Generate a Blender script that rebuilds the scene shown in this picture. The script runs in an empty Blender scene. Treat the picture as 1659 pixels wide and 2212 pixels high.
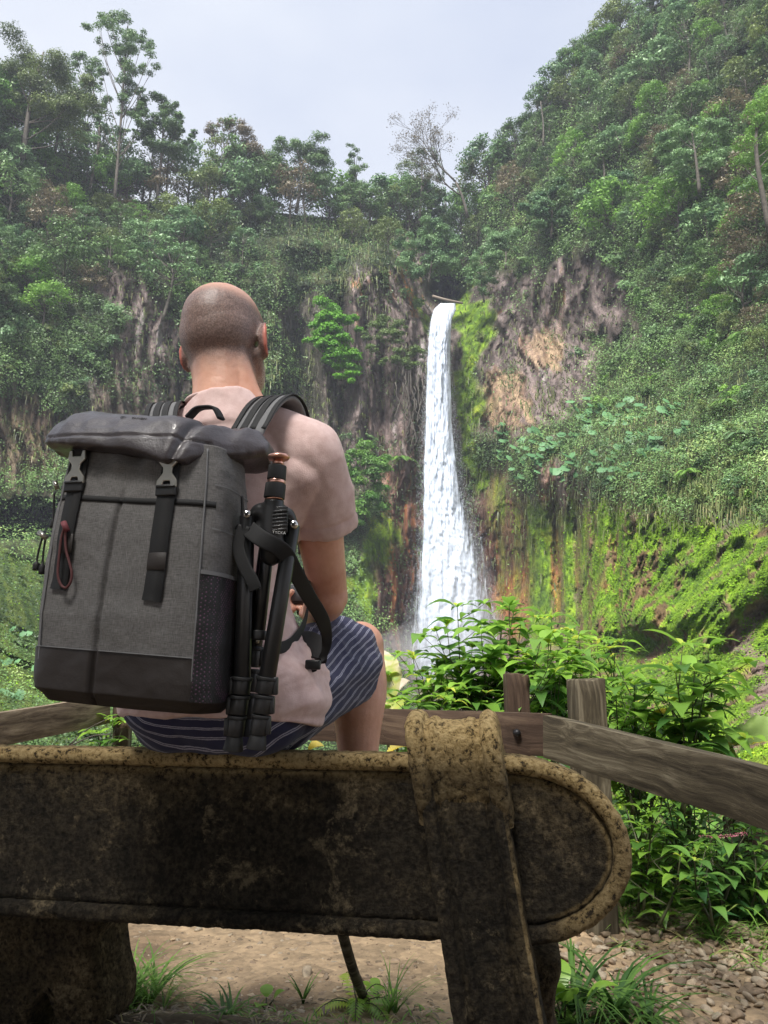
import bpy, bmesh, math, random
import numpy as np
from mathutils import Vector, Matrix, Euler
R = math.radians
rng = np.random.default_rng(7)
random.seed(7)
SC = bpy.context.scene
COL = SC.collection
# ------------------------------------------------------------ camera (frame measured on a 1659 x 2212 view)
EYE = 0.90; HAZE_D = 0.00045
F, CU, CV, PITCH = 1662.0, 829.5, 1106.0, R(11.5)
cd = bpy.data.cameras.new('camera'); cam = bpy.data.objects.new('camera', cd); COL.objects.link(cam)
cd.sensor_fit = 'VERTICAL'; cd.sensor_height = 24.0; cd.lens = 24.0*F/2212.0
cd.clip_start = 0.05; cd.clip_end = 3000
cam.location = (0, 0, EYE); cam.rotation_euler = (R(90)+PITCH, 0, 0)
SC.camera = cam
cp, sp = math.cos(PITCH), math.sin(PITCH)
def P(u, v, Y):
    """world point seen at (u, v) whose forward distance is Y metres"""
    a = (u-CU)/F; b = (CV-v)/F
    dy = cp - b*sp; dz = sp + b*cp
    return Vector((a/dy*Y, Y, EYE + dz/dy*Y))
def PA(u, v, Y):
    a = (u-CU)/F; b = (CV-v)/F
    dy = cp - b*sp; dz = sp + b*cp
    return np.stack([a/dy*Y, Y+0*u, EYE + dz/dy*Y], -1)
# ------------------------------------------------------------ sky and sun
SUN_EL, SUN_AZ = R(56), R(205)          # azimuth measured from +Y towards +X
w = bpy.data.worlds.new('World'); SC.world = w; w.use_nodes = True
nt = w.node_tree; nt.nodes.clear()
def N(nt, t, **k):
    n = nt.nodes.new(t)
    for a, b in k.items():
        if a in n.inputs.keys(): n.inputs[a].default_value = b
        else: setattr(n, a, b)
    return n
sky = N(nt, 'ShaderNodeTexSky', sky_type='NISHITA', sun_disc=False, sun_elevation=SUN_EL, sun_rotation=SUN_AZ)
sky.air_density = 1.6; sky.dust_density = 3.0
bgs = N(nt, 'ShaderNodeBackground', Strength=0.06); nt.links.new(sky.outputs[0], bgs.inputs[0])
tc = N(nt, 'ShaderNodeTexCoord')
mp = N(nt, 'ShaderNodeMapping'); mp.inputs['Scale'].default_value = (1.0, 1.0, 2.2)
nz = N(nt, 'ShaderNodeTexNoise', Scale=1.7, Detail=4.0, Roughness=0.5)
rp = N(nt, 'ShaderNodeValToRGB')
rp.color_ramp.elements[0].position = 0.36; rp.color_ramp.elements[0].color = (0.59, 0.64, 0.77, 1)
rp.color_ramp.elements[1].position = 0.64; rp.color_ramp.elements[1].color = (0.78, 0.81, 0.875, 1)
nt.links.new(tc.outputs['Generated'], mp.inputs[0]); nt.links.new(mp.outputs[0], nz.inputs['Vector']); nt.links.new(nz.outputs[0], rp.inputs[0])
bgc = N(nt, 'ShaderNodeBackground', Strength=0.615); nt.links.new(rp.outputs[0], bgc.inputs[0])
mx = N(nt, 'ShaderNodeMixShader', Fac=0.88); nt.links.new(bgs.outputs[0], mx.inputs[1]); nt.links.new(bgc.outputs[0], mx.inputs[2])
wo = N(nt, 'ShaderNodeOutputWorld'); nt.links.new(mx.outputs[0], wo.inputs[0])
sd = bpy.data.lights.new('sun', 'SUN'); sd.energy = 5.0; sd.angle = R(20); sd.color = (1.0, 0.96, 0.9)
so = bpy.data.objects.new('sun', sd); COL.objects.link(so)
sdir = Vector((math.sin(SUN_AZ)*math.cos(SUN_EL), math.cos(SUN_AZ)*math.cos(SUN_EL), math.sin(SUN_EL)))
so.rotation_euler = sdir.to_track_quat('Z', 'Y').to_euler()
SC.view_settings.view_transform = 'Standard'; SC.view_settings.look = 'None'
SC.view_settings.exposure = 1.05; SC.view_settings.gamma = 1.0
try:
    SC.cycles.volume_bounces = 0; SC.cycles.max_bounces = 6; SC.cycles.transparent_max_bounces = 12
    SC.cycles.diffuse_bounces = 3; SC.cycles.glossy_bounces = 2; SC.cycles.transmission_bounces = 4
    SC.cycles.use_denoising = True
except Exception: pass
# ------------------------------------------------------------ object helpers
def link(o, parent=None):
    COL.objects.link(o)
    if parent is not None: o.parent = parent
    return o
def tag(o, label=None, cat=None, group=None, kind=None):
    for k, v in (('label', label), ('category', cat), ('group', group), ('kind', kind)):
        if v: o[k] = v
    return o
def empty(name, loc=(0, 0, 0), rz=0.0):
    o = bpy.data.objects.new(name, None); COL.objects.link(o); o.location = loc; o.rotation_euler = (0, 0, rz)
    o.empty_display_size = 0.1
    return o
def mesh_np(name, verts, faces, mat=None, parent=None, attrs=None, smooth=False, uv=None, mi=None):
    """faces: (n,3) or (n,4) int array, or list of such arrays"""
    if not isinstance(faces, (list, tuple)): faces = [faces]
    faces = [np.asarray(f, dtype=np.int32) for f in faces if len(f)]
    verts = np.asarray(verts, dtype=np.float32)
    me = bpy.data.meshes.new(name)
    me.vertices.add(len(verts)); me.vertices.foreach_set('co', verts.ravel())
    tot = sum(f.size for f in faces); nf = sum(len(f) for f in faces)
    me.loops.add(tot); me.polygons.add(nf)
    me.loops.foreach_set('vertex_index', np.concatenate([f.ravel() for f in faces]))
    ls = np.concatenate([np.full(len(f), f.shape[1], dtype=np.int32) for f in faces])
    st = np.zeros(nf, dtype=np.int32); st[1:] = np.cumsum(ls)[:-1]
    me.polygons.foreach_set('loop_start', st)
    try: me.polygons.foreach_set('loop_total', ls)
    except Exception: pass
    if smooth: me.polygons.foreach_set('use_smooth', np.ones(nf, dtype=bool))
    me.update(calc_edges=True)
    for k, a in (attrs or {}).items():
        a = np.asarray(a, dtype=np.float32)
        if a.ndim == 1:
            at = me.attributes.new(k, 'FLOAT', 'POINT'); at.data.foreach_set('value', a)
        else:
            at = me.attributes.new(k, 'FLOAT_COLOR', 'POINT')
            if a.shape[1] == 3: a = np.concatenate([a, np.ones((len(a), 1), np.float32)], 1)
            at.data.foreach_set('color', a.ravel())
    if mat: me.materials.append(mat)
    o = bpy.data.objects.new(name, me)
    return link(o, parent)
def hsh(ix, iy, iz, s=0):
    h = (ix.astype(np.int64)*374761393 + iy.astype(np.int64)*668265263 + iz.astype(np.int64)*2147483647 + s*1274126177) & 0xffffffff
    h = ((h ^ (h >> 13))*1274126177) & 0xffffffff
    h = ((h ^ (h >> 16))*2246822519) & 0xffffffff
    return ((h ^ (h >> 15)) & 0xffffff)/float(0xffffff)
def vnoise(p, s=0):
    i = np.floor(p).astype(np.int64); f = p-i; f = f*f*f*(f*(f*6-15)+10)
    r = 0
    for dx in (0, 1):
        wx = f[..., 0] if dx else 1-f[..., 0]
        for dy in (0, 1):
            wy = f[..., 1] if dy else 1-f[..., 1]
            for dz in (0, 1):
                wz = f[..., 2] if dz else 1-f[..., 2]
                r = r + wx*wy*wz*hsh(i[..., 0]+dx, i[..., 1]+dy, i[..., 2]+dz, s)
    return r*2-1
def fbm(p, o=4, s=0, g=0.5):
    p = np.asarray(p, float); r = 0; a = 1; t = 0
    for k in range(o):
        r = r+a*vnoise(p*(2.03**k)+k*17.3, s+k); t += a; a *= g
    return r/t
def ridged(p, o=4, s=0):
    p = np.asarray(p, float); r = 0; a = 1; t = 0
    for k in range(o):
        r = r+a*(1-2*np.abs(vnoise(p*(2.1**k)+k*9.1, s+k))); t += a; a *= 0.5
    return r/t
def sstep(a, b, x):
    t = np.clip((x-a)/(b-a), 0, 1); return t*t*(3-2*t)
# ------------------------------------------------------------ material helpers
def new_mat(name):
    m = bpy.data.materials.new(name); m.use_nodes = True
    t = m.node_tree; b = t.nodes['Principled BSDF']
    return m, t, b
def simple(name, col, rough=0.6, metal=0.0, bump=None, var=None, coat=0, spec=None, sheen=0):
    """bump = (scale, strength, distance); var = (scale, colour2, lo, hi)"""
    m, t, b = new_mat(name)
    b.inputs['Base Color'].default_value = (*col, 1); b.inputs['Roughness'].default_value = rough; b.inputs['Metallic'].default_value = metal
    if spec is not None: b.inputs['Specular IOR Level'].default_value = spec
    if coat: b.inputs['Coat Weight'].default_value = coat
    if sheen: b.inputs['Sheen Weight'].default_value = sheen
    c = N(t, 'ShaderNodeTexCoord')
    if var:
        n = N(t, 'ShaderNodeTexNoise', Scale=var[0], Detail=6.0, Roughness=0.6); t.links.new(c.outputs['Object'], n.inputs['Vector'])
        r = N(t, 'ShaderNodeValToRGB'); r.color_ramp.elements[0].position = var[2]; r.color_ramp.elements[1].position = var[3]
        r.color_ramp.elements[0].color = (*col, 1); r.color_ramp.elements[1].color = (*var[1], 1)
        t.links.new(n.outputs[0], r.inputs[0]); t.links.new(r.outputs[0], b.inputs['Base Color'])
    if bump:
        n = N(t, 'ShaderNodeTexNoise', Scale=bump[0], Detail=5.0, Roughness=0.6); t.links.new(c.outputs['Object'], n.inputs['Vector'])
        bp = N(t, 'ShaderNodeBump', Strength=bump[1], Distance=bump[2]); t.links.new(n.outputs[0], bp.inputs['Height']); t.links.new(bp.outputs[0], b.inputs['Normal'])
    return m
def leaf_mat(name, c1, c2, c3=None, trans=0.3, rough=0.45, objvar=0.5, spec=0.3):
    """leaf colour from the 'tint' attribute, per-object shift from Object Info random"""
    m, t, b = new_mat(name)
    a = N(t, 'ShaderNodeAttribute', attribute_name='tint')
    oi = N(t, 'ShaderNodeObjectInfo')
    ad = N(t, 'ShaderNodeMath', operation='MULTIPLY_ADD'); t.links.new(oi.outputs['Random'], ad.inputs[0]); ad.inputs[1].default_value = objvar
    t.links.new(a.outputs['Fac'], ad.inputs[2])
    sb = N(t, 'ShaderNodeMath', operation='SUBTRACT'); t.links.new(ad.outputs[0], sb.inputs[0]); sb.inputs[1].default_value = objvar/2
    r = N(t, 'ShaderNodeValToRGB'); e = r.color_ramp.elements
    e[0].position = 0; e[0].color = (*c1, 1)
    if c3: e[1].position = 0.9; e[1].color = (*c2, 1); x = e.new(1.0); x.color = (*c3, 1)
    else: e[1].position = 1; e[1].color = (*c2, 1)
    t.links.new(sb.outputs[0], r.inputs[0]); t.links.new(r.outputs[0], b.inputs['Base Color'])
    b.inputs['Roughness'].default_value = rough; b.inputs['Specular IOR Level'].default_value = spec
    tr = N(t, 'ShaderNodeBsdfTranslucent'); t.links.new(r.outputs[0], tr.inputs[0])
    ms = N(t, 'ShaderNodeMixShader', Fac=trans); t.links.new(b.outputs[0], ms.inputs[1]); t.links.new(tr.outputs[0], ms.inputs[2])
    t.links.new(ms.outputs[0], t.nodes['Material Output'].inputs[0])
    return m
# ------------------------------------------------------------ mesh collectors
class MB:
    def __init__(s): s.v = []; s.q = []; s.t = []; s.a = []; s.n = 0
    def add(s, v, q=None, t=None, a=None):
        v = np.asarray(v, float).reshape(-1, 3)
        if q is not None and len(q): s.q.append(np.asarray(q, int).reshape(-1, 4)+s.n)
        if t is not None and len(t): s.t.append(np.asarray(t, int).reshape(-1, 3)+s.n)
        s.v.append(v); s.a.append(np.zeros(len(v)) if a is None else np.broadcast_to(a, len(v))); s.n += len(v)
        return s
    def arrays(s): return np.concatenate(s.v), [np.concatenate(x) for x in (s.q, s.t) if x], np.concatenate(s.a)
    def build(s, name, mat=None, parent=None, smooth=False, attr='tint'):
        v, f, a = s.arrays()
        return mesh_np(name, v, f, mat, parent, {attr: a}, smooth)
def frames(pts):
    """parallel-transport frames along a polyline"""
    pts = np.asarray(pts, float); n = len(pts)
    T = np.gradient(pts, axis=0); T /= np.linalg.norm(T, axis=1)[:, None]+1e-12
    up = np.array([0, 0, 1.0]) if abs(T[0][2]) < 0.9 else np.array([1.0, 0, 0])
    U = np.zeros((n, 3)); u = np.cross(T[0], up); u /= np.linalg.norm(u); U[0] = u
    for i in range(1, n):
        u = U[i-1]-T[i]*np.dot(U[i-1], T[i]); U[i] = u/(np.linalg.norm(u)+1e-12)
    return T, U, np.cross(T, U)
def tube(mb, pts, rad, k=8, cap=True, a=None, ry=None, up=None, power=2.0):
    """tapered tube; rad scalar/array; ry second radius; up fixes the frame"""
    pts = np.asarray([tuple(p) for p in pts], float); n = len(pts)
    rad = np.broadcast_to(rad, n); ry = rad if ry is None else np.broadcast_to(ry, n)
    T, U, W = frames(pts)
    if up is not None:
        up = np.asarray(up, float); U = np.cross(T, up); U /= np.linalg.norm(U, axis=1)[:, None]+1e-9; W = np.cross(U, T)
    th = np.arange(k)/k*2*np.pi
    c, s_ = np.cos(th), np.sin(th)
    c = np.sign(c)*np.abs(c)**(2/power); s_ = np.sign(s_)*np.abs(s_)**(2/power)
    V = pts[:, None]+U[:, None]*(rad[:, None]*c)[..., None]+W[:, None]*(ry[:, None]*s_)[..., None]
    V = V.reshape(-1, 3)
    i = np.arange(n-1)[:, None]*k; j = np.arange(k)[None]; j2 = (j+1) % k
    q = np.stack([i+j, i+j2, i+k+j2, i+k+j], -1).reshape(-1, 4)
    t = None
    if cap:
        V = np.concatenate([V, pts[:1], pts[-1:]]); c0 = n*k; c1 = c0+1; jj = np.arange(k); jn = (jj+1) % k
        t = np.concatenate([np.stack([np.full(k, c0), jn, jj], -1), np.stack([np.full(k, c1), (n-1)*k+jj, (n-1)*k+jn], -1)])
    if a is not None and np.ndim(a) == 1:
        a = np.repeat(a, k); a = np.concatenate([a, a[:1], a[-1:]]) if cap else a
    mb.add(V, q, t, a)
    return mb
def box(mb, c, s, rot=None, a=None):
    v = np.array([[x, y, z] for x in (-.5, .5) for y in (-.5, .5) for z in (-.5, .5)])*np.asarray(s, float)
    if rot is not None: v = v@np.array(rot.to_3x3() if hasattr(rot, 'to_3x3') else rot).T
    v = v+np.asarray(tuple(c))
    q = [[0, 1, 3, 2], [4, 6, 7, 5], [0, 4, 5, 1], [2, 3, 7, 6], [0, 2, 6, 4], [1, 5, 7, 3]]
    mb.add(v, q, None, a); return mb
def spline(pts, n):
    """Catmull-Rom through pts (any dimension)"""
    p = np.asarray([tuple(x) for x in pts], float); m = len(p)
    e = np.concatenate([[2*p[0]-p[1]], p, [2*p[-1]-p[-2]]])
    t = np.linspace(0, m-1-1e-9, n); i = t.astype(int); f = (t-i)[:, None]
    a, b, c, d = e[i], e[i+1], e[i+2], e[i+3]
    return 0.5*((2*b)+(-a+c)*f+(2*a-5*b+4*c-d)*f*f+(-a+3*b-3*c+d)*f**3)
def bevel(o, w=0.004, seg=2, ang=35):
    m = o.modifiers.new('b', 'BEVEL'); m.width = w; m.segments = seg; m.limit_method = 'ANGLE'; m.angle_limit = R(ang)
    return o
def subsurf(o, l=2):
    m = o.modifiers.new('s', 'SUBSURF'); m.levels = l; m.render_levels = l; return o
def shade(o):
    o.data.polygons.foreach_set('use_smooth', np.ones(len(o.data.polygons), dtype=bool)); return o
# ============================================================ the gorge walls: one terrain sheet with real distances
CTRL = [
 # u, v, D
 (-900,300,80),(-300,250,95),(0,260,112),(250,420,125),(420,440,130),(560,450,134),(700,470,138),(850,480,142),(960,560,150),(1050,400,138),
 (1150,250,130),(1300,100,122),(1500,-50,110),(1659,-150,100),(2000,-300,85),(2600,-300,70),(-300,-200,110),(300,0,150),(800,0,185),(1100,0,150),
 (-900,700,60),(-300,700,80),(0,700,95),(250,700,104),(500,700,112),(650,700,120),(800,700,117),(960,700,121),(1060,700,115),(1200,700,108),(1400,700,92),(1659,700,68),(2000,700,48),(2600,700,40),
 (0,500,104),(300,540,112),(600,560,122),(850,560,122),(1100,560,118),(1300,400,106),(1500,400,90),(1659,400,80),
 (-300,1000,70),(0,1000,88),(300,1000,100),(600,1000,114),(700,1000,113),(900,1000,116),(1000,1000,116),(1080,1000,108),(1150,1000,90),(1300,1000,72),(1450,1000,56),(1659,1000,44),(2000,1000,30),
 (1250,900,92),(1450,880,74),(1659,850,56),
 (-300,1300,35),(0,1300,52),(200,1300,72),(600,1300,100),(850,1300,112),(950,1300,117),(1080,1300,110),(1200,1300,86),(1300,1300,64),(1400,1300,50),(1659,1300,36),(2000,1300,25),
 (1100,1120,104),(1200,1120,88),(1300,1120,68),(1450,1120,52),(1659,1120,40),(850,1120,113),(700,1150,108),(0,1180,72),
 (-300,1450,20),(0,1450,36),(300,1450,52),(700,1450,84),(900,1450,108),(1000,1450,108),(1100,1450,92),(1300,1450,50),(1450,1450,40),(1659,1450,29),(2000,1450,20),
 (0,1620,20),(200,1620,23),(600,1620,36),(900,1620,52),(1200,1620,40),(1500,1620,24),(1659,1620,19),
 (-900,1900,9),(0,1900,10),(800,1900,13),(1659,1900,10),(2600,1900,9),(2600,1300,18),(-900,1300,22),
]
_c = np.array(CTRL, float); _s = 500.0
_x = _c[:, :2]/_s; _n = len(_x)
def _tps(r2): return 0.5*r2*np.log(r2+1e-12)
_A = np.zeros((_n+3, _n+3)); _A[:_n, :_n] = _tps(((_x[:, None]-_x[None])**2).sum(-1))+np.eye(_n)*0.002
_A[:_n, _n] = 1; _A[:_n, _n+1:] = _x; _A[_n, :_n] = 1; _A[_n+1:, :_n] = _x.T
_w = np.linalg.solve(_A, np.concatenate([np.log(_c[:, 2]), [0, 0, 0]]))
def base_D(u, v):
    sh = u.shape; q = np.stack([u.ravel(), v.ravel()], -1)/_s
    out = np.zeros(len(q)) + _w[_n] + q@_w[_n+1:]
    for i in range(_n): out += _w[i]*_tps(((q-_x[i])**2).sum(-1))
    return np.exp(np.clip(out, math.log(8), math.log(230))).reshape(sh)
RIM = [(-900,260),(-300,250),(0,270),(130,330),(250,430),(420,445),(560,455),(700,470),(850,478),(905,470),(940,500),(985,520),(1020,470),(1060,400),(1150,270),(1300,110),(1500,-60),(1659,-170),(2000,-320),(2600,-330)]
def rim_v(u): return np.interp(u, [r[0] for r in RIM], [r[1] for r in RIM])
def gz(u, v, u0, v0, su, sv, ang=0):
    c, s_ = math.cos(R(ang)), math.sin(R(ang)); du, dv = u-u0, v-v0
    a = (du*c+dv*s_)/su; b = (-du*s_+dv*c)/sv
    return np.exp(-(a*a+b*b))
def path_d(u, v, pts):
    """distance in view units to a polyline (for bands of moss and rock)"""
    d = np.full(u.shape, 1e9)
    for (a, b), (c, e) in zip(pts[:-1], pts[1:]):
        L = (c-a)**2+(e-b)**2; t = np.clip(((u-a)*(c-a)+(v-b)*(e-b))/L, 0, 1)
        d = np.minimum(d, np.hypot(u-a-t*(c-a), v-b-t*(e-b)))
    return d
def masks(u, v, p):
    """surface cover weights at view position u,v and world point p"""
    n1 = fbm(p*np.array([.12, .12, .12]), 3, 3); n2 = fbm(p*np.array([.5, .5, .18]), 3, 11)
    un, vn = u+n1*70+n2*25, v+n2*45+n1*40
    veg = np.ones(u.shape)
    # bare rock windows
    rock = np.zeros(u.shape)
    for (a, b, su, sv, g, k) in ((790,820,135,260,0,1.1),(880,700,60,220,0,1.1),(850,950,100,140,0,1),(660,800,60,260,0,.9),(300,760,90,220,-8,1),(1150,760,135,210,-18,1.1),(1090,860,70,110,0,1.1),(1280,640,100,110,-25,.9),
                                (1050,640,40,60,0,.5),(60,960,110,130,0,.95),(200,900,120,120,0,.7),(960,900,80,420,0,1),(900,1250,110,260,0,1.1),(1080,1260,90,260,0,1.2),(1200,1200,110,240,0,1),(1010,1400,160,200,0,1.2),
                                (530,950,160,160,0,.8),(1350,690,70,60,0,.5)):
        rock = np.maximum(rock, k*gz(un, vn, a, b, su, sv, g))
    rock = sstep(.38, .62, rock)
    lower = sstep(0, 60, vn-np.interp(u, [1050, 1200, 1300, 1450, 1659, 2600], [1020, 1050, 1065, 1090, 1110, 1150]))*(u > 1040)
    moss = lower*sstep(1060, 1160, un)
    moss = np.maximum(moss, sstep(30, 12, path_d(un, vn, [(1010,690),(1005,800),(1020,900),(1045,1010),(1070,1060)]))*.9)
    moss = np.maximum(moss, sstep(46, 20, path_d(un, vn, [(1020,650),(1025,700)])))
    moss = np.maximum(moss, sstep(42, 14, path_d(un, vn, [(815,1130),(800,1210),(780,1290)]))*.95)
    moss = np.maximum(moss, sstep(14, 4, path_d(un, vn, [(912,650),(925,720)]))*.8)
    ls = sstep(1165, 1200, vn)*(u < 420)*sstep(420, 260, un)
    moss = np.maximum(moss, ls*.75)
    return rock, moss, lower, ls, n1, n2
def build_gorge():
    us = np.concatenate([np.arange(-900, -60, 20), np.arange(-60, 1720, 3.2), np.arange(1720, 2600, 20)])
    T = np.concatenate([np.linspace(0, 1, 440)])
    U = np.broadcast_to(us[None], (len(T), len(us))).copy()
    rim = rim_v(us)[None]
    V = rim+(1900-rim)*T[:, None]
    # denser rows are not needed near the bottom
    D = base_D(U, V)
    p = PA(U, V, D)
    rock, moss, lower, ls, n1, n2 = masks(U, V, p)
    # large relief
    D = D*(1+0.035*fbm(p*np.array([.035, .035, .03]), 3, 21))
    # recesses, ledges and ribs
    D += 34*np.clip(1.5*gz(U, V, 968, 628, 36, 34), 0, 1)                                             # the river's dark slot above the lip
    D += 22*sstep(1075, 1098, V+6*n2)*sstep(1180, 1140, V)*sstep(210, 120, U)      # undercut at the foot of the cliff
    D += 7.0*gz(U, V, 1395, 1405, 72, 36, -12)+4*gz(U, V, 1310, 1400, 40, 70)         # hollow in the mossy face
    D -= 3.5*gz(U, V, 1405, 1335, 120, 36, -14)
    D -= 4.0*sstep(95, 20, path_d(U, V, [(1700,1180),(1560,1290),(1470,1400),(1400,1500),(1380,1620)]))
    D += 2.2*sstep(34, 6, path_d(U, V, [(1600,1190),(1480,1270),(1440,1330)]))
    for uu, am, wd in ((1165, -3, 26), (1203, 2.2, 10), (1222, -1.8, 12), (1245, 2, 9), (1290, -2, 18), (1060, -2.5, 22), (1110, -1.5, 18), (1330, 2.5, 10)):
        D += am*np.exp(-((U-uu-(V-1200)*0.02)/wd)**2)*sstep(1010, 1110, V)
    for uu, am, wd in ((700, -3, 16), (735, 3, 16), (770, -2.5, 14), (830, 2.5, 18), (880, -2.5, 20), (640, 4, 26), (600, -3, 20), (900, 2.2, 8)):
        D += am*np.exp(-((U-uu+12*n1)/wd)**2)*sstep(520, 640, V)*sstep(1150, 950, V)
    sc = D/100.0
    q = np.stack([U*.067*np.sqrt(D/110)+1.5*fbm(p*.09, 2, 6), 0*U, p[..., 2]], -1); nr = ridged(q*np.array([.70, .75, .055]), 4, 5); blocks = fbm(q*np.array([1.2, 1.1, .22]), 3, 8)
    rk = np.clip(rock+0.25, 0, 1)*(1-moss*.6)
    D += -1.25*nr*rk-.8*blocks*rk-.5*fbm(q*np.array([3.0, 3.0, .5]), 3, 9)*rk
    k = np.round(blocks*3.2)/3.2
    D += -1.3*k*rock
    mn = fbm(p*.30, 3, 31); mf = ridged(p*1.2, 4, 33)
    vs = fbm(p*np.array([.9, .9, .12]), 3, 41)
    D += moss*sc*(-3.2*mn-1.9*mf)*sstep(1270, 1390, U)*sstep(1060, 1120, V)
    D += moss*(-1.0*vs-.35*mf)*(1-sstep(1270, 1390, U)*.8)
    D -= ls*(2.2*fbm(p*np.array([.16, .16, .25]), 3, 52)+.6*fbm(p*.6, 3, 53))
    D -= (1-rock)*(1-lower)*sc*(3.4*fbm(p*.14, 4, 51)+1.6*ridged(p*.10, 2, 55))
    p = PA(U, V, D)
    # ---- colours of rock, moss, soil
    c = lambda *x: np.array(x, float)
    n3 = fbm(q*np.array([1.8, 1.6, .35]), 4, 61); n4 = fbm(p*np.array([.25, .25, .08]), 3, 63); st = fbm(q*np.array([1.6, 1.3, .04]), 3, 65)
    def mix(a, b, t): return a+(b-a)*np.clip(t, 0, 1)[..., None]
    col = mix(c(.055, .042, .037), c(.21, .165, .155), sstep(-.45, .5, n3+.4*n4))
    col = mix(col, c(.31, .275, .27), sstep(.3, .6, fbm(q*np.array([1.0, .8, .10]), 3, 64)))
    gdark = np.maximum(gz(U, V, 640, 780, 70, 260), .9*gz(U, V, 1010, 1000, 30, 300))
    col = mix(col, c(.035, .045, .022), .75*gdark)
    tan = sstep(.42, .62, np.maximum(gz(U+n3*30, V+n3*30, 1095, 865, 75, 85), .8*gz(U+n3*30, V+n3*30, 1180, 760, 55, 70)))
    col = mix(col, mix(c(.34, .24, .15), c(.20, .13, .09), sstep(0, .4, n3)), tan*.9)
    redz = np.maximum.reduce([gz(U, V, 865, 1200, 62, 190), gz(U, V, 1090, 1220, 80, 200), gz(U, V, 1180, 1250, 60, 200)*.8, gz(U, V, 1330, 1280, 120, 150)*.7])
    col = mix(col, mix(c(.13, .058, .038), c(.40, .15, .05), sstep(.05, .45, st)), np.clip(redz*1.2, 0, .92))
    oran = sstep(.33, .5, n4+.5*n3)*np.maximum.reduce([gz(U, V, 870, 620, 80, 90), gz(U, V, 1120, 680, 70, 60)*.8, gz(U, V, 1230, 610, 60, 40), gz(U, V, 760, 640, 70, 60)*.8])
    col = mix(col, c(.38, .17, .035), oran*.9)
    brown = gz(U, V, 90, 950, 200, 170)
    col = mix(col, mix(c(.075, .05, .03), c(.13, .10, .04), sstep(-.2, .3, n3)), brown*.8)
    wet = np.clip(gz(U, V, 900, 1400, 70, 150)+gz(U, V, 1040, 1400, 90, 170)+gz(U, V, 1000, 1100, 30, 260), 0, 1)
    col = mix(col, col*.5+c(.005, .004, .006), wet*.8)
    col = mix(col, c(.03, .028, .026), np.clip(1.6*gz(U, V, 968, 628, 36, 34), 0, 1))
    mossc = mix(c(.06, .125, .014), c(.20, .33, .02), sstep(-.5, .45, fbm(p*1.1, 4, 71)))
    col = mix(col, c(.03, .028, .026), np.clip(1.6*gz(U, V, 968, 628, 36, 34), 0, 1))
    mossc = mix(mossc, c(.30, .38, .03), sstep(.25, .55, fbm(p*.35, 3, 72))*.8)
    patch = sstep(.02, .14, fbm(p*np.array([1.0, 1.0, .5]), 4, 73)+.12*(redz > .3)-.16)
    strk = sstep(.0, .12, fbm(p*np.array([1.0, 1.0, .05]), 3, 74)-.05)
    left_face = sstep(1330, 1250, U)
    m2 = moss*(1-np.clip(patch*(1-left_face)+strk*left_face, 0, 1)*.92*sstep(1040, 1100, V)*(U > 1000))
    uu = U-(V-1200)*.02+n3*5; bands = np.maximum.reduce([sstep(30, 20, np.abs(uu-1166)), sstep(15, 8, np.abs(uu-1229)), sstep(9, 4, np.abs(uu-1262))*.8, sstep(10, 4, np.abs(uu-1118))*.6])*sstep(1050, 1085, V)*sstep(1430, 1360, V+n3*40)
    zone = (U > 1090)&(U < 1280)
    m2 = np.where(zone, np.maximum(m2*.35, bands*moss), m2)
    bare = sstep(30, 10, path_d(U+n3*12, V+n2*25, [(1640,1310),(1600,1400),(1660,1440),(1640,1560),(1580,1600)]))
    col = mix(col, c(.22, .15, .13), bare*.8); m2 = m2*(1-bare*.9)
    col = mix(col, mix(c(.12, .06, .03), c(.25, .13, .06), n3), (U > 1250)*lower*.7*(1-bare))
    col = mix(col, mossc, m2)
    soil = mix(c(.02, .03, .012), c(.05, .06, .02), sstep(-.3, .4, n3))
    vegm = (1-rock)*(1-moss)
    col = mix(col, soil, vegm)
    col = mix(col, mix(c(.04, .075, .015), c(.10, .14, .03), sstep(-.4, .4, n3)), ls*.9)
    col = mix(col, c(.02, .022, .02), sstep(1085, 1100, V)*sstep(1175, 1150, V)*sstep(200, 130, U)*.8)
    nr_, nc_ = U.shape
    idx = np.arange(nr_*nc_).reshape(nr_, nc_)
    q = np.stack([idx[:-1, :-1], idx[1:, :-1], idx[1:, 1:], idx[:-1, 1:]], -1).reshape(-1, 4)
    # plateau behind the rim
    rimp = p[0]; back = [rimp]
    for kk, (dy, dz) in enumerate(((6, 1.2), (20, 2), (60, 2), (160, -8))):
        r = rimp.copy(); dirn = r[:, :2]/np.linalg.norm(r[:, :2], axis=1)[:, None]
        r[:, :2] += dirn*dy; r[:, 2] += dz; back.append(r)
    bv = np.concatenate(back[1:]); nb = len(us)
    base = nr_*nc_
    rows = [idx[0]]+[base+k*nb+np.arange(nb) for k in range(4)]
    qq = [q]
    for a, b in zip(rows[:-1], rows[1:]): qq.append(np.stack([a[:-1], a[1:], b[1:], b[:-1]], -1))
    sk = p[-1].copy(); sk[:, 2] = -16; sr = base+4*nb+np.arange(nb); qq.append(np.stack([idx[-1][:-1], sr[:-1], sr[1:], idx[-1][1:]], -1)); bv = np.concatenate([bv, sk])
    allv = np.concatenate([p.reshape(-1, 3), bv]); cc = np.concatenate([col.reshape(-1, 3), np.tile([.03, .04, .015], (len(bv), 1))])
    mossa = np.concatenate([np.maximum(m2, ls).ravel(), np.zeros(len(bv))])
    m, t, b = new_mat('gorge_rock')
    a = N(t, 'ShaderNodeAttribute', attribute_name='albedo'); am = N(t, 'ShaderNodeAttribute', attribute_name='moss')
    co = N(t, 'ShaderNodeTexCoord')
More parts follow.
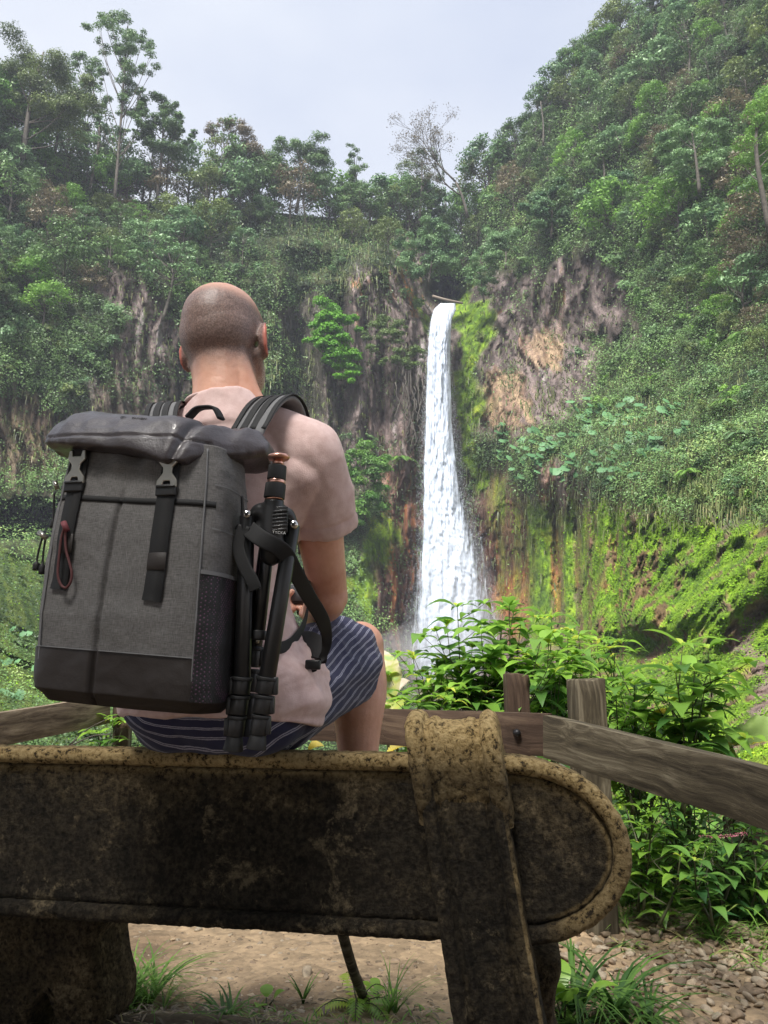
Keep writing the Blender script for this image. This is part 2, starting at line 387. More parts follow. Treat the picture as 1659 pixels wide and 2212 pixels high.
    mpn = N(t, 'ShaderNodeMapping'); mpn.inputs['Scale'].default_value = (1, 1, .3); t.links.new(co.outputs['Object'], mpn.inputs[0])
    n = N(t, 'ShaderNodeTexNoise', Scale=2.2, Detail=8.0, Roughness=.7); t.links.new(mpn.outputs[0], n.inputs['Vector'])
    vo = N(t, 'ShaderNodeTexVoronoi', Scale=1.1, feature='F1'); t.links.new(mpn.outputs[0], vo.inputs['Vector'])
    mr = N(t, 'ShaderNodeMapRange'); t.links.new(n.outputs[0], mr.inputs[0])
    for i_, v_ in ((1, .3), (2, .7), (3, .45), (4, 1.6)): mr.inputs[i_].default_value = v_
    mm = N(t, 'ShaderNodeMix', data_type='RGBA', blend_type='MULTIPLY'); mm.inputs[0].default_value = 1
    t.links.new(a.outputs['Color'], mm.inputs[6]); t.links.new(mr.outputs[0], mm.inputs[7]); t.links.new(mm.outputs[2], b.inputs['Base Color'])
    add = N(t, 'ShaderNodeMath', operation='ADD'); t.links.new(n.outputs[0], add.inputs[0]); t.links.new(vo.outputs[0], add.inputs[1])
    nm = N(t, 'ShaderNodeTexNoise', Scale=5.0, Detail=6.0, Roughness=.65); t.links.new(co.outputs['Object'], nm.inputs['Vector'])
    mh = N(t, 'ShaderNodeMix', data_type='FLOAT'); t.links.new(am.outputs['Fac'], mh.inputs[0]); t.links.new(add.outputs[0], mh.inputs[2]); t.links.new(nm.outputs[0], mh.inputs[3])
    bp = N(t, 'ShaderNodeBump', Strength=.8, Distance=.7); t.links.new(mh.outputs[0], bp.inputs['Height']); t.links.new(bp.outputs[0], b.inputs['Normal'])
    b.inputs['Roughness'].default_value = .75; b.inputs['Specular IOR Level'].default_value = .25
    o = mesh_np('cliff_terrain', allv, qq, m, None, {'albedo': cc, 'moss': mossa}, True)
    tag(o, 'rock and moss walls of the gorge around the waterfall', None, None, 'structure')
    return U, V, p, rock, moss, lower, ls
GU, GV, GP, G_rock, G_moss, G_lower, G_ls = build_gorge()
def on_wall(u, v):
    """world point of the built wall nearest to view position u,v"""
    j = int(np.argmin(np.abs(GU[0]-u))); i = int(np.argmin(np.abs(GV[:, j]-v)))
    return Vector(GP[i, j])
# ============================================================ vegetation of the gorge
def unit(a): return a/(np.linalg.norm(a, axis=-1, keepdims=True)+1e-9)
def leaf_quads(pos, nrm, size, wid=.45, jitter=.55, droop=0.0, fold=.12, axis=None):
    """one folded diamond per position; nrm = rough facing; returns verts, quads"""
    n = len(pos); nr = unit(nrm+rng.normal(0, jitter, (n, 3)))
    ax = rng.normal(0, 1, (n, 3)) if axis is None else axis+rng.normal(0, .3, (n, 3))
    ax[:, 2] -= droop
    ax = unit(ax-nr*(ax*nr).sum(-1, keepdims=True)); sd_ = np.cross(nr, ax)
    s = np.broadcast_to(size, n)[:, None]
    b = pos-ax*s*.5; t = pos+ax*s*.5-nr*s*.10
    l = pos+sd_*s*wid*.5-nr*s*fold; r = pos-sd_*s*wid*.5-nr*s*fold
    V = np.stack([b, l, t, r], 1).reshape(-1, 3)
    return V, np.arange(n*4).reshape(-1, 4)
def clump_leaves(mb, c, r, n, size, flat=.7, tint=.5, wid=.5, jitter=.5, droop=.2, under=.25):
    d = unit(rng.normal(0, 1, (n, 3))); d[:, 2] = np.where(d[:, 2] < -under, -d[:, 2], d[:, 2])
    rad = r*((rng.uniform(.12, 1, n)**.55)[:, None])*(1+.28*vnoise(d*2.3+np.asarray(c)*3.1, 7)[:, None])*1.12
    pos = np.asarray(c)+d*rad*np.array([1, 1, flat])
    nr = d*np.array([1, 1, 1.4])+np.array([0, 0, .35])
    V, q = leaf_quads(pos, nr, size*rng.uniform(.7, 1.3, n), wid, jitter, droop)
    mb.add(V, q, None, np.repeat(np.clip(tint+rng.normal(0, .10, n), 0, 1), 4))
def crown_trunk(clumps, base, H, leaf_n, leaf_s, wid=.5, r0=.22, seed=0, droop=.2, limbs=True, tintv=.18, under=.25, twig=0, flat=.7, lean=None):
    """clumps: (x, y, z, radius); returns (crown MB, trunk MB)"""
    cr, tk = MB(), MB()
    zs = [c[2] for c in clumps]; top = np.array([np.mean([c[0] for c in clumps])*.7, np.mean([c[1] for c in clumps])*.7, max(zs)*.9])
    mid = np.array([rng.normal(0, .03)*H, rng.normal(0, .03)*H, top[2]*.5])
    if lean is not None: mid = np.asarray(lean)
    sp_ = spline([(0, 0, base), mid, top], 14)
    tube(tk, sp_, np.linspace(r0, r0*.25, 14), 7)
    for c in clumps:
        lim_ = limbs and (len(c) < 5 or c[4]); c = np.asarray(c, float)
        clump_leaves(cr, c[:3], c[3], int(leaf_n*max(.25, (c[3]**2))), leaf_s, flat, float(np.clip(.5+rng.normal(0, tintv), 0, 1)), wid, droop=droop, under=under)
        if lim_:
            j = int(np.clip((c[2]-c[3]*.9-base)/(top[2]-base)*13*.75, 1, 12)); a = sp_[j]
            m_ = (a+c[:3])*.5+np.array([0, 0, -.08*np.linalg.norm(c[:3]-a)])
            L = spline([a, m_, c[:3]], 6); tube(tk, L, np.linspace(r0*.28, r0*.08, 6), 5)
            for _ in range(twig):
                e = c[:3]+unit(rng.normal(0, 1, 3))*c[3]*.9; tube(tk, [c[:3]*.6+m_*.4, (c[:3]+e)/2, e], [r0*.12, r0*.08, r0*.04], 4)
    return cr, tk
def dome_clumps(n, Rr, H, rc, low=.0):
    out = []
    for _ in range(n):
        a = rng.uniform(0, 2*np.pi); h = rng.uniform(low, 1); rr = Rr*math.sqrt(max(0, 1-(h*.92)**2))*rng.uniform(.45, 1.0)
        out.append((math.cos(a)*rr, math.sin(a)*rr, H-Rr*.9+h*Rr*.9+rng.normal(0, .15), rc*rng.uniform(.6, 1.25)))
    return out
BARK = simple('pale_bark', (.05, .043, .035), .85, bump=(6, .5, .05), var=(3, (.13, .115, .095), .35, .75))
M_TREE = [leaf_mat('leaves_deep', (.034, .078, .032), (.16, .27, .09), trans=.22, objvar=.55),
          leaf_mat('leaves_olive', (.060, .095, .032), (.23, .30, .09), trans=.22, objvar=.5),
          leaf_mat('leaves_bluish', (.055, .13, .060), (.24, .39, .17), trans=.22, objvar=.5),
          leaf_mat('leaves_fresh', (.07, .18, .035), (.24, .43, .08), trans=.3, objvar=.4),
          leaf_mat('leaves_tawny', (.09, .075, .045), (.24, .20, .12), trans=.2, objvar=.4)]
M_LIME = leaf_mat('leaves_lime', (.09, .26, .02), (.20, .46, .05), trans=.35, objvar=0)
def place(proto, loc, rz, sc, label, group, cat='tree', name=None):
    """a copy of a thing and of its parts"""
    r = proto.copy(); COL.objects.link(r); r.location = loc; r.rotation_euler = (0, 0, rz); r.scale = (sc, sc, sc)
    for ch in list(proto.children):
        c = ch.copy(); COL.objects.link(c); c.parent = r
    r['label'] = label; r['category'] = cat
    if group: r['group'] = group
    elif 'group' in r: del r['group']
    if name: r.name = name
    return r
PROTO = {}
def proto(key, name, cr, tk, mat, bark=BARK):
    e = bpy.data.objects.new(name, None)
    me = cr.build('crown', mat, e); COL.objects.unlink(me)
    t = tk.build('trunk', bark, e, smooth=True); COL.objects.unlink(t)
    PROTO[key] = [e, me, t, name]
def stamp(key, loc, rz, sc, label, group, cat='tree', tilt=None, name=None):
    e, me, t, nm = PROTO[key]
    o = empty(name or nm, loc, rz); s = sc if isinstance(sc, tuple) else (sc, sc, sc); o.scale = s
    if tilt: o.rotation_euler = (tilt[0], tilt[1], rz)
    for c in (me, t):
        d = c.copy(); COL.objects.link(d); d.parent = o
    tag(o, label, cat, group); return o
# broad dense crowns (unit: metres, radius about 3.6)
for k, (mi, nl, ls, wd) in enumerate(((0, 75, .42, .5), (1, 80, .38, .5), (2, 70, .44, .45), (0, 95, .32, .5), (3, 75, .40, .5), (4, 70, .32, .5), (2, 60, .55, .4), (1, 80, .36, .45))):
    cl = dome_clumps(26, 3.6, 7.5, 1.15, -.35)
    proto(('b', k), 'forest_tree', *crown_trunk(cl, -1.5, 7.5, nl, ls, wd, .2, twig=1), M_TREE[mi])
# tiered spreading crowns
for k, mi in enumerate((2, 0, 3)):
    cl = []
    for z, rr, n in ((4.2, 2.9, 8), (5.8, 3.3, 9), (7.4, 2.3, 6), (8.4, .8, 2)):
        for j in range(n):
            a = j/n*6.28+rng.uniform(-.3, .3); cl.append((math.cos(a)*rr*rng.uniform(.6, 1), math.sin(a)*rr*rng.uniform(.6, 1), z+rng.normal(0, .2), rng.uniform(.65, 1.1)))
    proto(('t', k), 'spreading_tree', *crown_trunk(cl, -1.5, 8.5, 95, .36, .5, .19, flat=.38, twig=2), M_TREE[mi])
# slim, ragged crowns for the skyline
for k, mi in enumerate((0, 1, 0)):
    cl = []
    for z in np.linspace(4.5, 12, 12):
        for j in range(2):
            a = rng.uniform(0, 6.28); rr = rng.uniform(.5, 2.1)*(1-.45*abs(z-9)/5); cl.append((math.cos(a)*rr, math.sin(a)*rr, z, rng.uniform(.45, .95)))
    proto(('s', k), 'slender_tree', *crown_trunk(cl, -1.5, 12, 80, .34, .5, .17, flat=.6, twig=2), M_TREE[mi])
# low shrubs
for k, mi in enumerate((0, 2, 3, 1, 2, 0)):
    cl = [(rng.normal(0, .55), rng.normal(0, .5), rng.uniform(.2, 1.3), rng.uniform(.35, .62)) for _ in range(9)]
    proto(('h', k), 'cliff_shrub', *crown_trunk(cl, -.6, 1.5, 190, .26, .5, .05, droop=.4, limbs=True), M_TREE[mi])
def fronds(mb, st, n, L, lw, rise=.9, seg=12, tint=.5, droop=1.0, wl=.5):
    for j in range(n):
        a = j/n*6.283+rng.uniform(-.25, .25); l = L*rng.uniform(.75, 1.1); r = rise*rng.uniform(.6, 1.2)
        t = np.linspace(0, 1, seg); x = l*t*(1-.12*t); z = l*(r*t-(r*.75+.55*droop)*t*t)
        pts = np.stack([np.cos(a)*x, np.sin(a)*x, z], -1)
        tube(st, pts, np.linspace(.02, .006, seg)*L/1.5, 4)
        T = unit(np.gradient(pts, axis=0)); side = np.array([-math.sin(a), math.cos(a), 0])
        tt = np.repeat(np.linspace(.08, .98, seg*2), 2); sg = np.tile([1, -1], seg*2)
        pp = np.stack([np.interp(tt, t, pts[:, i]) for i in range(3)], -1); TT = np.stack([np.interp(tt, t, T[:, i]) for i in range(3)], -1)
        ll = lw*np.sin(np.clip(tt*1.05+.08, 0, 1)*np.pi)**.6
        ax = unit(side[None]*sg[:, None]+TT*.45+np.array([0, 0, -.35])); wv = TT*(l/seg*wl*.5)
        tip = pp+ax*ll[:, None]; md = pp+ax*ll[:, None]*.4
        V = np.stack([pp, md+wv, tip, md-wv], 1).reshape(-1, 3)
        mb.add(V, np.arange(len(V)).reshape(-1, 4), None, np.clip(tint+rng.normal(0, .12), 0, 1))
for k, mi in enumerate((3, 2)):
    cr, st = MB(), MB(); fronds(cr, st, 11, 2.2, .55, .8); tube(st, [(0, 0, -1.6), (.05, 0, -.8), (0, 0, .02)], [.11, .09, .07], 7)
    proto(('f', k), 'tree_fern', cr, st, M_TREE[mi], simple('fern_stem', (.05, .045, .02), .8))
# ---------------- undergrowth that nobody could count: leaf litter of ferns, creepers and grasses on the walls
def wall_samples(n, wfun, urange=(-560, 2260), vmax=1880):
    J = np.searchsorted(GU[0], rng.uniform(urange[0], urange[1], n)).clip(0, GU.shape[1]-2)
    I = rng.integers(0, GU.shape[0]-1, n)
    # rows are equally spaced between rim and foot: weight by their height in the view
    hgt = (GV[1, J]-GV[0, J]); hgt = hgt/hgt.max()
    wgt = wfun(GU[I, J], GV[I, J], G_rock[I, J], G_moss[I, J], G_lower[I, J], G_ls[I, J])*hgt
    k = rng.uniform(0, 1, n) < wgt
    return I[k], J[k]
def wall_normal(I, J):
    I = np.clip(I, 1, GU.shape[0]-2); J = np.clip(J, 1, GU.shape[1]-2)
    a = GP[I, J+1]-GP[I, J-1]; b = GP[I-1, J]-GP[I+1, J]
    n = unit(np.cross(a, b)); s = np.sign(-(n*GP[I, J]).sum(-1)); return n*s[:, None]
def green(u, v, rock, moss, lower, ls):
    patchy = .5+.5*np.clip(fbm(np.stack([u/70, v/55, u*0], -1), 3, 91)*2.2, -1, 1)
    sparse = np.where(rock > .4, .045+.30*(patchy > .85), 1.0)*np.clip(1.25-2.2*gz(u, v, 968, 630, 36, 32), 0, 1)*(1-sstep(1080, 1098, v)*sstep(1172, 1150, v)*sstep(215, 150, u))
    return np.clip(sparse*(1-moss*(1-ls)*.97)*(1-lower*.97)*(1-.55*ls), 0, 1)
I, J = wall_samples(1750000, green)
pos = GP[I, J]; nr = wall_normal(I, J); dist = pos[:, 1]
ph = fbm(pos*np.array([.25, .25, .3]), 3, 95)
bump_ = np.clip(.5+1.6*ph, 0, 1)
size = (.05+.0034*dist)*rng.uniform(.6, 1.25, len(pos))
pos = pos+nr*(rng.uniform(0, 1, len(pos))**.8*(.2+3.2*bump_)*np.clip(dist/110, .25, 1))[:, None]+rng.normal(0, .25, pos.shape)*np.clip(dist/110, .2, 1)[:, None]
cnr = unit(nr*.55+np.array([0, -.15, .55]))
V, q = leaf_quads(pos, cnr, size*.85, .5, .42, .5)
hue = fbm(pos*.055, 3, 97)+.55*fbm(pos*.3, 2, 99)+.35*fbm(pos*1.1, 2, 100)
lsm = G_ls[I, J]; tint = np.repeat(np.clip(.45-.3*lsm+.75*hue+rng.normal(0, .07, len(pos)), 0, 1), 4)
M_UNDER = leaf_mat('undergrowth_leaves', (.034, .062, .026), (.17, .30, .09), (.32, .44, .15), trans=.2, objvar=0)
o = mesh_np('cliff_undergrowth', V, q, M_UNDER, None, {'tint': tint}); tag(o, 'creepers, ferns and low leaves covering the gorge walls', None, None, 'stuff')
# hanging grass and roots
def hang(u, v, rock, moss, lower, ls):
    edge = gz(u, v, 1500, 1085, 220, 45)+gz(u, v, 780, 490, 120, 50)+gz(u, v, 60, 1000, 140, 70)*.4+gz(u, v, 1400, 940, 300, 120)*.5+gz(u, v, 780, 600, 100, 50)*.5+gz(u, v, 600, 860, 120, 140)*.5
    return np.clip(edge+.10*(rock > .4), 0, 1)
I, J = wall_samples(150000, hang, (-60, 1720), 1300)
pos = GP[I, J]; nr = wall_normal(I, J); dist = pos[:, 1]; n = len(pos)
L = (.25+.009*dist)*rng.uniform(.5, 1.5, n); wd = (.012+.0006*dist)*rng.uniform(.6, 1.2, n)
out = unit(nr+rng.normal(0, .35, nr.shape)); sd_ = unit(np.cross(out, np.array([0, 0, 1.0])))
a0 = pos; a1 = pos+out*(L*.45)[:, None]+np.array([0, 0, 1])*(L*.12)[:, None]; a2 = a1+out*(L*.15)[:, None]-np.array([0, 0, 1])*(L*.85)[:, None]
V = np.stack([a0-sd_*wd[:, None], a0+sd_*wd[:, None], a1+sd_*wd[:, None], a1-sd_*wd[:, None], a2+sd_*wd[:, None]*.3, a2-sd_*wd[:, None]*.3], 1).reshape(-1, 3)
b_ = np.arange(n)[:, None]*6; q = np.concatenate([b_+np.array([0, 1, 2, 3]), b_+np.array([3, 2, 4, 5])])
M_GRASSH = leaf_mat('hanging_grass', (.06, .075, .025), (.14, .17, .06), (.22, .19, .10), trans=.2, objvar=0)
o = mesh_np('hanging_grass', V, q, M_GRASSH, None, {'tint': np.repeat(np.clip(.5+.4*fbm(pos*.2, 2, 101)+rng.normal(0, .2, n), 0, 1), 6)})
tag(o, 'grasses and thin roots hanging down the rock ledges', None, None, 'stuff')
# bright moss cushions on the lower face
def mossy(u, v, rock, moss, lower, ls): return np.clip(moss*(.9*(u > 1260)+.25), 0, 1)
I, J = wall_samples(620000, mossy, (-60, 1720), 1700)
pos = GP[I, J]; nr = wall_normal(I, J); dist = pos[:, 1]; n = len(pos)
pt = fbm(pos*np.array([1.0, 1.0, .5]), 4, 73)
k = pt < .06; pos, nr, dist, pt = pos[k], nr[k], dist[k], pt[k]; n = len(pos)
sz = (.02+.0024*dist)*rng.uniform(.5, 1.2, n)
pos = pos+nr*(rng.uniform(0, .12, n)*dist/40)[:, None]
V, q = leaf_quads(pos, nr+np.array([0, -.1, .3]), sz, .85, .33, .3, .15)
M_MOSS = leaf_mat('moss_cushions', (.06, .13, .012), (.20, .37, .022), (.36, .47, .04), trans=.1, objvar=0, rough=.9, spec=.1)
o = mesh_np('moss_cushions', V, q, M_MOSS, None, {'tint': np.repeat(np.clip(.5+.7*fbm(pos*.35, 3, 72)+rng.normal(0, .13, n), 0, 1), 4)})
tag(o, 'bright yellow-green moss cushions on the lower rock face', None, None, 'stuff')
# ---------------- single trees
zones = {
 'left': ('on the forested slope left of the head of the seated man', 'trees on the left slope'),
 'mid': ('on the cliff top between the seated man and the waterfall', 'trees above the central cliff'),
 'right': ('on the steep hillside right of the waterfall', 'trees on the right hillside'),
 'rim': ('on the skyline ridge', 'trees along the skyline')}
kinds = {('b', 0): 'dense dark round tree', ('b', 1): 'dense olive round tree', ('b', 2): 'blue-green clumped tree',
 ('b', 3): 'fine-leaved dark bushy tree', ('b', 4): 'fresh green bushy tree', ('b', 5): 'tawny brownish tree', ('b', 6): 'large-leaved pale tree', ('b', 7): 'small-leaved olive bushy tree',
 ('t', 0): 'pale green tiered tree', ('t', 1): 'dark green tiered tree', ('t', 2): 'bright green tiered tree',
 ('s', 0): 'slender dark ragged tree', ('s', 1): 'slender olive ragged tree', ('s', 2): 'slender deep green open-crowned tree'}
placed = []; REG = []
def name_apart(reg, xs, bands):
    """say for every tree what it stands above or beside, then how it differs from its look-alikes there"""
    by = {}
    for (o, kind, u, v, sc) in reg:
        x = next(t for lim, t in xs if u < lim); dv = v-rim_v(u)
        b = next(t for lim, t in bands if dv < lim)
        by.setdefault(kind+' '+b+' '+x, []).append((u, v, sc, o))
    for lab, l in by.items():
        l.sort(key=lambda a: a[0])
        if len(l) == 1: l[0][3]['label'] = lab; continue
        if len(l) == 2:
            a, b = l
            if abs(a[1]-b[1]) > abs(a[0]-b[0]):
                a, b = (a, b) if a[1] < b[1] else (b, a); a[3]['label'] = 'upper '+lab; b[3]['label'] = 'lower '+lab
            else: a[3]['label'] = 'left '+lab; b[3]['label'] = 'right '+lab
            continue
        od = ['leftmost', 'second', 'third', 'fourth', 'fifth', 'sixth', 'seventh', 'eighth', 'ninth', 'tenth', 'eleventh', 'twelfth', 'thirteenth', 'fourteenth', 'fifteenth', 'sixteenth']
        for i, a in enumerate(l): a[3]['label'] = ('rightmost' if i == len(l)-1 else od[min(i, 15)])+' '+lab
XS = [(130, 'by the left edge'), (300, 'around the tallest tree'), (430, 'left of the head'), (560, 'above the head'), (700, 'above the ear side'), (900, 'above the cliff'), (1050, 'over the waterfall'),
      (1150, 'beside the waterfall notch'), (1260, 'above the brown rock'), (1390, 'in mid hillside'), (1530, 'toward the right edge'), (9999, 'along the right edge')]
BANDS = [(32, 'on the skyline'), (110, 'just under the skyline'), (230, 'high up'), (400, 'midway'), (9999, 'low down')]
def try_place(u, v, keys, sc, zone, mind):
    p = on_wall(u, v); D = p.y
    for (a, b, m) in placed:
        if math.hypot(a-u, b-v) < (m+mind)/2: return
    placed.append((u, v, mind))
    key = keys[int(rng.integers(len(keys)))]
    p = p+Vector((0, -.3, -1.2*sc))
    o = stamp(key, p, rng.uniform(0, 6.28), (sc*rng.uniform(.85, 1.15), sc*rng.uniform(.85, 1.15), sc*rng.uniform(.85, 1.15)), kinds[key], zones[zone][1])
    REG.append((o, kinds[key], u, v, sc))
B = [('b', k) for k in range(8)]; TT_ = [('t', k) for k in range(3)]; S_ = [('s', k) for k in range(3)]
# skyline rows
for u in np.arange(-60, 1720, 20):
    v = rim_v(u)+rng.uniform(-4, 26)
    if 900 < u < 1010: v += 10
    try_place(u+rng.uniform(-8, 8), v, B+S_[:2]+TT_[:2] if u < 1150 else B+TT_, rng.uniform(.75, 1.15)*(1.45 if u < 1080 else 1), 'rim', 16)
for i in range(5000):
    u = rng.uniform(-80, 1740); v = rng.uniform(-150, 860)
    if v < rim_v(u)+20: continue
    if u < 900:
        lim = np.interp(u, [0, 300, 560, 640, 900], [700, 640, 560, 480, 560])
        if v > lim+rng.uniform(-60, 30): continue
        z = 'left' if u < 560 else 'mid'
    else:
        lim = np.interp(u, [900, 1000, 1100, 1250, 1400, 1500, 1659], [520, 540, 470, 480, 560, 720, 780])
        if v > lim+rng.uniform(-60, 30): continue
        z = 'mid' if u < 960 else 'right'
    D = on_wall(u, v).y
    sc = rng.choice([.6, .8, 1.05, 1.4])*np.clip(D/105, .55, 1.05)
    try_place(u, v, B+B+TT_+S_[:1], sc, z, 3.6*sc*2*F/D*.42)
N_TREES = len(placed); name_apart(REG, XS, BANDS)
# ---------------- the wood goes on past the trees one can tell apart
mb = MB()
for i in range(170):
    u = rng.uniform(-560, -90) if i % 2 else rng.uniform(1750, 2260); v = rng.uniform(rim_v(u), 900 if i % 2 else 750); p = np.array(on_wall(u, v)); s_ = rng.uniform(.6, 1.2)*np.clip(p[1]/100, .35, 1)
    for c in dome_clumps(9, 3.6*s_, 6.0*s_, 1.6*s_, -.2): clump_leaves(mb, p+np.array(c[:3])+[0, -.5, -1], c[3], 110, .45*s_, .8, float(rng.uniform(.2, .8)))
tag(mb.build('forest', M_TREE[0]), 'wooded slopes running on beyond the cliff', None, None, 'stuff')
# ---------------- shrubs
shk = {0: 'small dark shrub', 1: 'small blue-green shrub', 2: 'small fresh green shrub', 3: 'small olive shrub', 4: 'small pale bluish shrub', 5: 'small deep green shrub'}
cnt = 0; SREG = []
for i in range(6000):
    if cnt >= 235: break
    u = rng.uniform(-20, 1680); v = rng.uniform(380, 1120)
    j = int(np.argmin(np.abs(GU[0]-u))); ii = int(np.argmin(np.abs(GV[:, j]-v)))
    if v < rim_v(u)+30 or (G_moss[ii, j] > .3) or (u > 930 and u < 1045): continue
    rk = G_rock[ii, j]
    if rk > .4 and rng.uniform() > .09: continue
    if u < 620 and v > 1060: continue
    if any(math.hypot(a-u, b-v) < 22 for (a, b, m) in placed[N_TREES:]): continue
    placed.append((u, v, 20)); p = Vector(GP[ii, j]); D = p.y; k = int(rng.integers(6)); sc = rng.uniform(.8, 1.9)*np.clip(D/100, .45, 1)
    where = 'clinging to the left cliff' if u < 620 else ('clinging to the rock left of the waterfall' if u < 960 else ('clinging to the rock right of the waterfall' if u < 1400 and v < 950 else 'growing on the slope below the right hillside'))
    o = stamp(('h', k), p+Vector((0, -.2, -.4*sc)), rng.uniform(0, 6.28), sc, shk[k], 'shrubs on the gorge walls', 'shrub', tilt=(R(35), 0)); cnt += 1
    SREG.append((o, shk[k], u, v, sc))
name_apart(SREG, [(130, 'near the left edge'), (300, 'above the backpack flap'), (400, 'left of the head'), (600, 'behind the head'), (720, 'between head and cliff'), (830, 'near the lime green tree'), (960, 'left of the waterfall'),
 (1130, 'right of the waterfall'), (1260, 'by the brown rock'), (1400, 'right of the brown rock'), (1530, 'on the right slope'), (9999, 'along the right edge')], [(170, 'high up'), (300, 'fairly high'), (420, 'halfway down'), (560, 'fairly low'), (9999, 'low down')])
print('trees', N_TREES, 'shrubs', cnt)
# tree ferns with arching fronds
for (u, v, sc, k, lab) in ((1600,745,1.5,0,'tree fern with long arching fronds high on the slope beside the frame edge'), (1530,700,1.1,1,'tree fern half hidden under the trees right of the cliff'),
                           (1480,1040,1.0,0,'low fern with spread fronds at the edge above the mossy face'), (1590,960,1.2,1,'pale fern spreading over the grassy slope'), (865,1000,1.1,0,'bright fern by the waterfall above the dark shrub'),
                           (1300,100,1.9,1,'palm-like fern high on the right skyline'), (1560,890,1.0,0,'fern with feathery fronds in the grassy slope'), (190,560,1.4,1,'pale fern rosette on the left slope below the tall tree'), (490,395,1.3,1,'fern crown on the left slope under the skyline')):
    p = on_wall(u, v); stamp(('f', k), p+Vector((0, -.6, .5)), rng.uniform(0, 6), sc*np.clip(p.y/75, .6, 1.5), lab, 'ferns on the slopes', 'fern')
# ---------------- unmistakable trees
def special(name, label, u, v, D, clumps_px, leaf_n, leaf_s, mat, r0, flat=.75, droop=.2, twig=1, wid=.5, under=.25, cat='tree', lean=None, depth=2.5, bark=BARK, rf=1.0):
    """clumps given as offsets (du, dv, radius) in the view around the foot (u, v), turned into metres at distance D"""
    foot = P(u, v, D); k = 1/F*D
    cl = []
    for (du, dv, r) in clumps_px:
        for kk in range(4):
            a_ = rng.normal(0, .52, 2)*r; q_ = P(u+du+a_[0], v+dv+a_[1]*.8, D); cl.append((q_.x-foot.x, rng.uniform(-depth, depth)*min(1, r/30), q_.z-foot.z, r*k*rf*rng.uniform(.5, 1.0), kk == 0))
    cr, tk = crown_trunk(cl, -1.0, max(c[2] for c in cl), leaf_n*3.6, leaf_s*.9, wid, r0, flat=flat, droop=droop, twig=twig, under=under, lean=lean)
    e = empty(name, foot); cr.build('crown', mat, e); tk.build('trunk', bark, e, smooth=True)
    return tag(e, label, cat)
emerg = [(0,-395,26),(-28,-380,22),(24,-385,20),(-48,-352,18),(-20,-350,28),(30,-352,26),(60,-345,20),(-30,-322,18),(15,-325,26),(48,-318,26),(75,-308,20),(10,-295,26),(45,-285,26),(70,-278,18),(30,-262,24),(-20,-268,18),
         (15,-240,22),(48,-235,18),(-25,-225,20),(30,-210,22),(60,-196,16),(-30,-200,14),(20,-180,22),(50,-168,16),(-32,-170,18),(72,-176,12),(12,-150,18),(40,-140,12)]
special('emergent_tree', 'tallest tree on the left skyline, bare grey trunk and ragged open crown', 248, 430, 118, emerg, 60, .36, M_TREE[0], .34, flat=.6, rf=.74, lean=(0, 0, 14))
special('leaning_tree', 'leaning tree with pale bare trunk left of the tallest tree', 195, 400, 119, [(-10,-265,20),(-28,-240,18),(5,-250,18),(-15,-215,16),(10,-222,12),(-35,-205,14)], 70, .34, M_TREE[0], .30, lean=(.8, 0, 11))
special('spreading_tree', 'broad dark tree crown against the sky by the left edge', 50, 330, 108, [(-40,-190,42),(10,-210,40),(60,-190,36),(95,-165,34),(-60,-140,44),(0,-150,46),(60,-130,46),(110,-115,36),(-30,-95,44),(40,-85,46),(100,-70,38),(140,-150,20),(150,-90,24)], 55, .36, M_TREE[1], .5)
special('umbrella_tree', 'tree with long drooping leafy arms right of the tallest tree', 340, 420, 121, [(0,-200,16),(-28,-190,18),(25,-180,18),(48,-160,15),(66,-135,12),(-40,-165,16),(10,-160,22),(-15,-140,24),(30,-130,22),(70,-118,10),(-10,-110,26),(20,-95,24),(-40,-125,14)], 70, .42, M_TREE[0], .3)
special('gnarled_tree', 'gnarled flat-topped tree on the ridge above the bald head', 500, 440, 126, [(-45,-160,14),(-25,-168,14),(0,-172,18),(20,-160,16),(30,-140,18),(45,-125,18),(10,-135,18),(-35,-150,9),(60,-105,20),(30,-100,24),(-5,-100,22)], 60, .34, M_TREE[4], .42, flat=.7)
special('round_crowned_tree', 'wide flat-topped dark tree on the ridge above the cliff', 640, 450, 130, [(-50,-115,22),(-25,-128,24),(5,-135,24),(35,-132,22),(58,-112,20),(-60,-90,24),(-20,-98,28),(20,-100,28),(55,-85,24),(-40,-65,28),(0,-65,28),(40,-60,26)], 60, .36, M_TREE[0], .35)
special('conical_tree', 'narrow pointed tree on the ridge midway between the man and the waterfall', 765, 470, 134, [(0,-150,10),(-3,-132,12),(4,-115,14),(-6,-98,16),(6,-80,18),(-14,-62,18),(14,-55,18)], 70, .34, M_TREE[0], .25)
special('open_crowned_tree', 'see-through grey-green tree on the ridge directly above the waterfall', 905, 475, 137, [(-15,-130,16),(10,-140,18),(35,-125,16),(-30,-105,16),(5,-108,20),(45,-98,16),(-10,-80,20),(30,-75,18)], 38, .34, M_TREE[1], .3)
